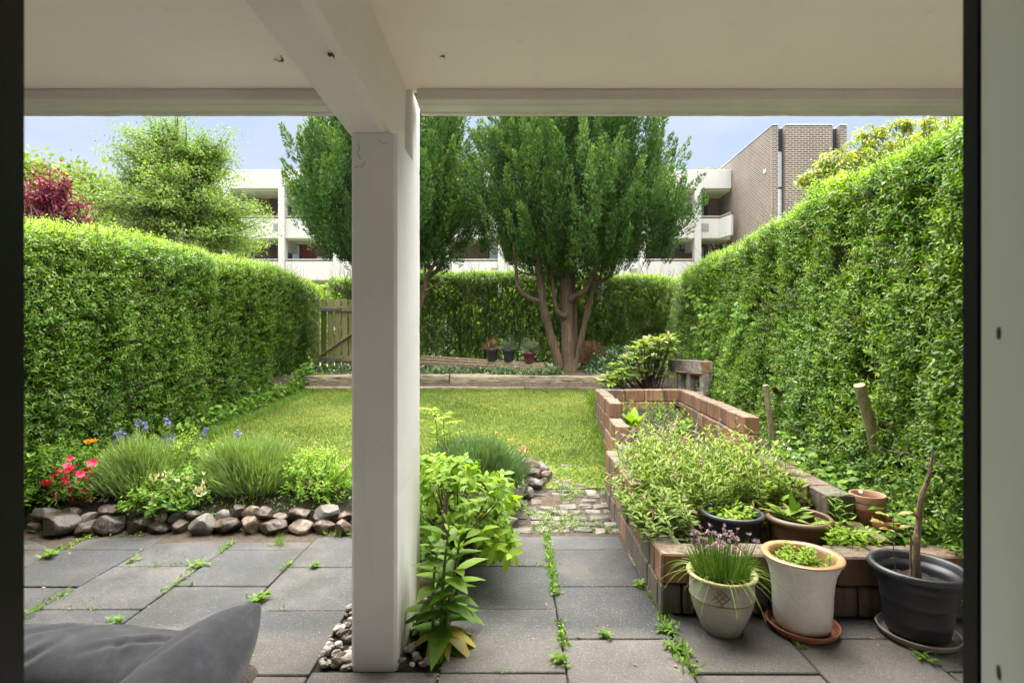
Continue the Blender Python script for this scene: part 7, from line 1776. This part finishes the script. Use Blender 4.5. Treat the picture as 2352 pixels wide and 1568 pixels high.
# ------------------------------------------------------------------ weeds and moss in the paving joints
a = Acc(); mo = Acc()
def joint_line(p, q, n, sp=.012, L=(.012, .035), dens=None):
    p, q = np.array(p, float), np.array(q, float); f_ = rng.random(n); pos = p + (q - p) * f_[:, None]; k = noise(np.concatenate([pos, np.zeros((n, 1))], 1), 4.5, 3) > (.1 if dens is None else dens); pos = pos[k]; n = len(pos)
    if n == 0: return
    pos = pos + rng.normal(0, sp, pos.shape); p3 = np.concatenate([pos, rng.uniform(0, .018, (n, 1))], 1)
    leaves(a, p3, unit(rng.normal(0, 1, (n, 3)) + Z3 * .9), unit(Z3 + rng.normal(0, .3, (n, 3))), rng.uniform(*L, n), rng.uniform(.006, .014, n), np.clip(rng.normal(.55, .2, n), 0, 1), 'hex', .2)
for (x0, y0, x1, y1) in JOINTS:
    if y1 < 1.9 or x0 < -3.3: continue
    out_ = y0 > 2.3
    joint_line((x0, y0), (x0, y1), 46 if out_ else 14, .007, (.010, .028), dens=.3 if out_ else .5)
    joint_line((x0, y0), (x1, y0), 26 if out_ else 8, .007, (.010, .026), dens=.5 if out_ else .65)
joint_line((.213, 2.05), (.23, 3.53), 700, .012, (.012, .032), -.5); joint_line((-1.285, 2.6), (-1.29, 3.5), 190, .012, (.012, .034), .2); joint_line((-1.782, 2.5), (-1.79, 3.5), 120, .010, (.012, .028), .3); joint_line((-2.285, 2.4), (-2.29, 3.4), 190, .014, (.012, .034), .15)
joint_line((.70, 2.05), (.71, 2.5), 160, .02, (.02, .045), .0); joint_line((-4, 3.53), (.0, 3.53), 500, .02, (.015, .04), .15); joint_line((.70, 2.6), (.715, 3.5), 120, .012, (.015, .03), .3)
n = 3800; x = rng.uniform(-.05, .72, n); y = rng.uniform(3.55, 4.95, n); k = (fbm(np.stack([x, y, x * 0], 1), 5, 2) > .12 - .25 * (y - 4.2)); x, y = x[k], y[k]; n = len(x)
leaves(a, np.stack([x, y, gz(y) + rng.uniform(0, .02, n)], 1), unit(rng.normal(0, 1, (n, 3)) + Z3 * .9), unit(Z3 + rng.normal(0, .3, (n, 3))), rng.uniform(.012, .035, n), rng.uniform(.006, .014, n), np.clip(rng.normal(.5, .2, n), 0, 1), 'hex', .2)
tag(a.build('joint_weeds', M['green'], loc=(0, 3, 0)), kind='stuff')
n = 2600; x = rng.uniform(-3.2, -.8, n); y = rng.uniform(2.3, 3.52, n); k = (fbm(np.stack([x, y, x * 0], 1), 6, 7) > .42 - .28 * (y > 3.38)); x, y = x[k], y[k]; n = len(x)
leaves(mo, np.stack([x, y, rng.uniform(-.001, .003, n)], 1), unit(rng.normal(0, 1, (n, 3)) + Z3 * .6), unit(Z3 + rng.normal(0, .4, (n, 3))), rng.uniform(.006, .014, n), .005, rng.random(n), 'dia')
tag(mo.build('moss', M['moss'], loc=(-2, 3, 0)), kind='stuff')
W_ = [(302, 1288, 4, .05, 'narrow weed standing in the paving joint near the big cushion'), (595, 1380, 14, .06, 'leafy weed clump in the joint above the dark cushion'), (455, 1300, 10, .055, 'yellow-green weed clump in the middle of the left paving'), (120, 1228, 7, .11, 'dandelion-leaved weed against the edging stones at far left'), (550, 1212, 8, .08, 'bright upright weed in front of the edging stones'), (310, 1200, 9, .07, 'bright weed growing out between the edging stones'), (440, 1205, 6, .06, 'small dark weed against the tall grey stone'), (108, 1282, 7, .075, 'weed at the left edge of the paving'), (792, 1228, 8, .06, 'yellow-leaved weed against the pillar'), (640, 1250, 0, .09, 'feathery grass tuft in the paving near the stones'), (725, 1302, 10, .045, 'flat weed in the cross joint left of the pillar'), (1475, 1345, 9, .05, 'weed at the corner of the raised bed'), (1390, 1460, 12, .04, 'creeping weed on the path joint'), (1530, 1450, 14, .045, 'leafy weed beside the chive pot'), (1545, 1490, 12, .045, 'drooping weed in the joint in front of the chive pot'), (2120, 1515, 7, .05, 'small weed in the joint below the big black pot'), (1840, 1485, 5, .03, 'tiny weed in the joint near the red saucer'), (1285, 1520, 12, .05, 'weed clump at the near end of the path joint'), (265, 1430, 6, .05, 'weed beside the far edge of the lounge cushion')]
for u, v, n, L, lb in W_:
    d = HC * FPX / (v - 784); c = np.array([(u - 1176) / FPX * d, d, .0])
    if n == 0: tuft(c, 60, L, lb, w=.0025, sp=.02, group='weeds in the paving'); continue
    a = Acc(); m = n * 3; th = rng.uniform(0, 6.28, m); el = rng.uniform(.2, 1.3, m); dd = unit(np.stack([np.cos(th), np.sin(th), el], 1)); p = c + rng.normal(0, 1, (m, 3)) * [L * .3, L * .3, 0] + Z3 * (rng.random(m) * L * .3)[:, None]
    leaves(a, p, dd, unit(Z3 - dd * .3), rng.uniform(L * .4, L * .9, m), rng.uniform(L * .18, L * .32, m), np.clip(rng.normal(.6, .15, m), 0, 1), 'leaf', .3, .1)
    tag(a.build('weed', M['green']), lb, 'weed', 'weeds in the paving')

# clover, daisies leaves and dropped leaves in the lawn
n = 9000; y = 4.45 + 3.25 * rng.random(n); t_ = rng.random(n); x = lawn_xl(y) * (1 - t_) + lawn_xr(y) * t_; pz = np.stack([x, y, x * 0], 1); kp = fbm(pz, 2.6, 6) + .35 * (x > .2) + .3 * np.clip(5.0 - y, 0, 1) > .28; x, y = x[kp], y[kp]; n = len(x)
a = Acc(); leaves(a, np.stack([x, y, lawn_z(x, y) + rng.uniform(.006, .022, n)], 1), rdir(n) * [1, 1, .2], unit(Z3 + rng.normal(0, .3, (n, 3))), rng.uniform(.012, .026, n), rng.uniform(.010, .018, n), np.clip(rng.normal(.5, .18, n), 0, 1), 'hex', .1)
tag(a.build('lawn_clover', M['green'], loc=(0, 6, .3)), kind='stuff')
n = 90; y = rng.uniform(4.5, 7.6, n); t_ = rng.random(n); x = lawn_xl(y) * (1 - t_) + lawn_xr(y) * t_
a = Acc(); leaves(a, np.stack([x, y, lawn_z(x, y) + .022], 1), rdir(n) * [1, 1, .2], unit(Z3 + rng.normal(0, .2, (n, 3))), rng.uniform(.02, .05, n), rng.uniform(.012, .022, n), rng.random(n), 'leaf', .2)
n = 70; x = rng.uniform(-3, 2.0, n); y = rng.uniform(2.05, 3.45, n); leaves(a, np.stack([x, y, x * 0 + .004], 1), rdir(n) * [1, 1, .1], Z3, rng.uniform(.008, .028, n), rng.uniform(.006, .014, n), rng.random(n), 'leaf', .2)
tag(a.build('fallen_leaves', M['dry'], loc=(0, 5, .1)), kind='stuff')
# rank weeds between the lawn and the raised bed wall
n = 1500; y = rng.uniform(4.2, 7.6, n); x = lawn_xr(y) - np.abs(rng.normal(0, .045, n)) + .01
a = Acc(); leaves(a, np.stack([x, y, gz(y)], 1), unit(rng.normal(0, .45, (n, 3)) + Z3), rdir(n), rng.uniform(.03, .10, n), .006, rng.uniform(.2, .9, n), 'blade', rng.uniform(0, .6, n))
tag(a.build('wall_foot_grass', M['green'], loc=(.95, 6, .3)), kind='stuff')
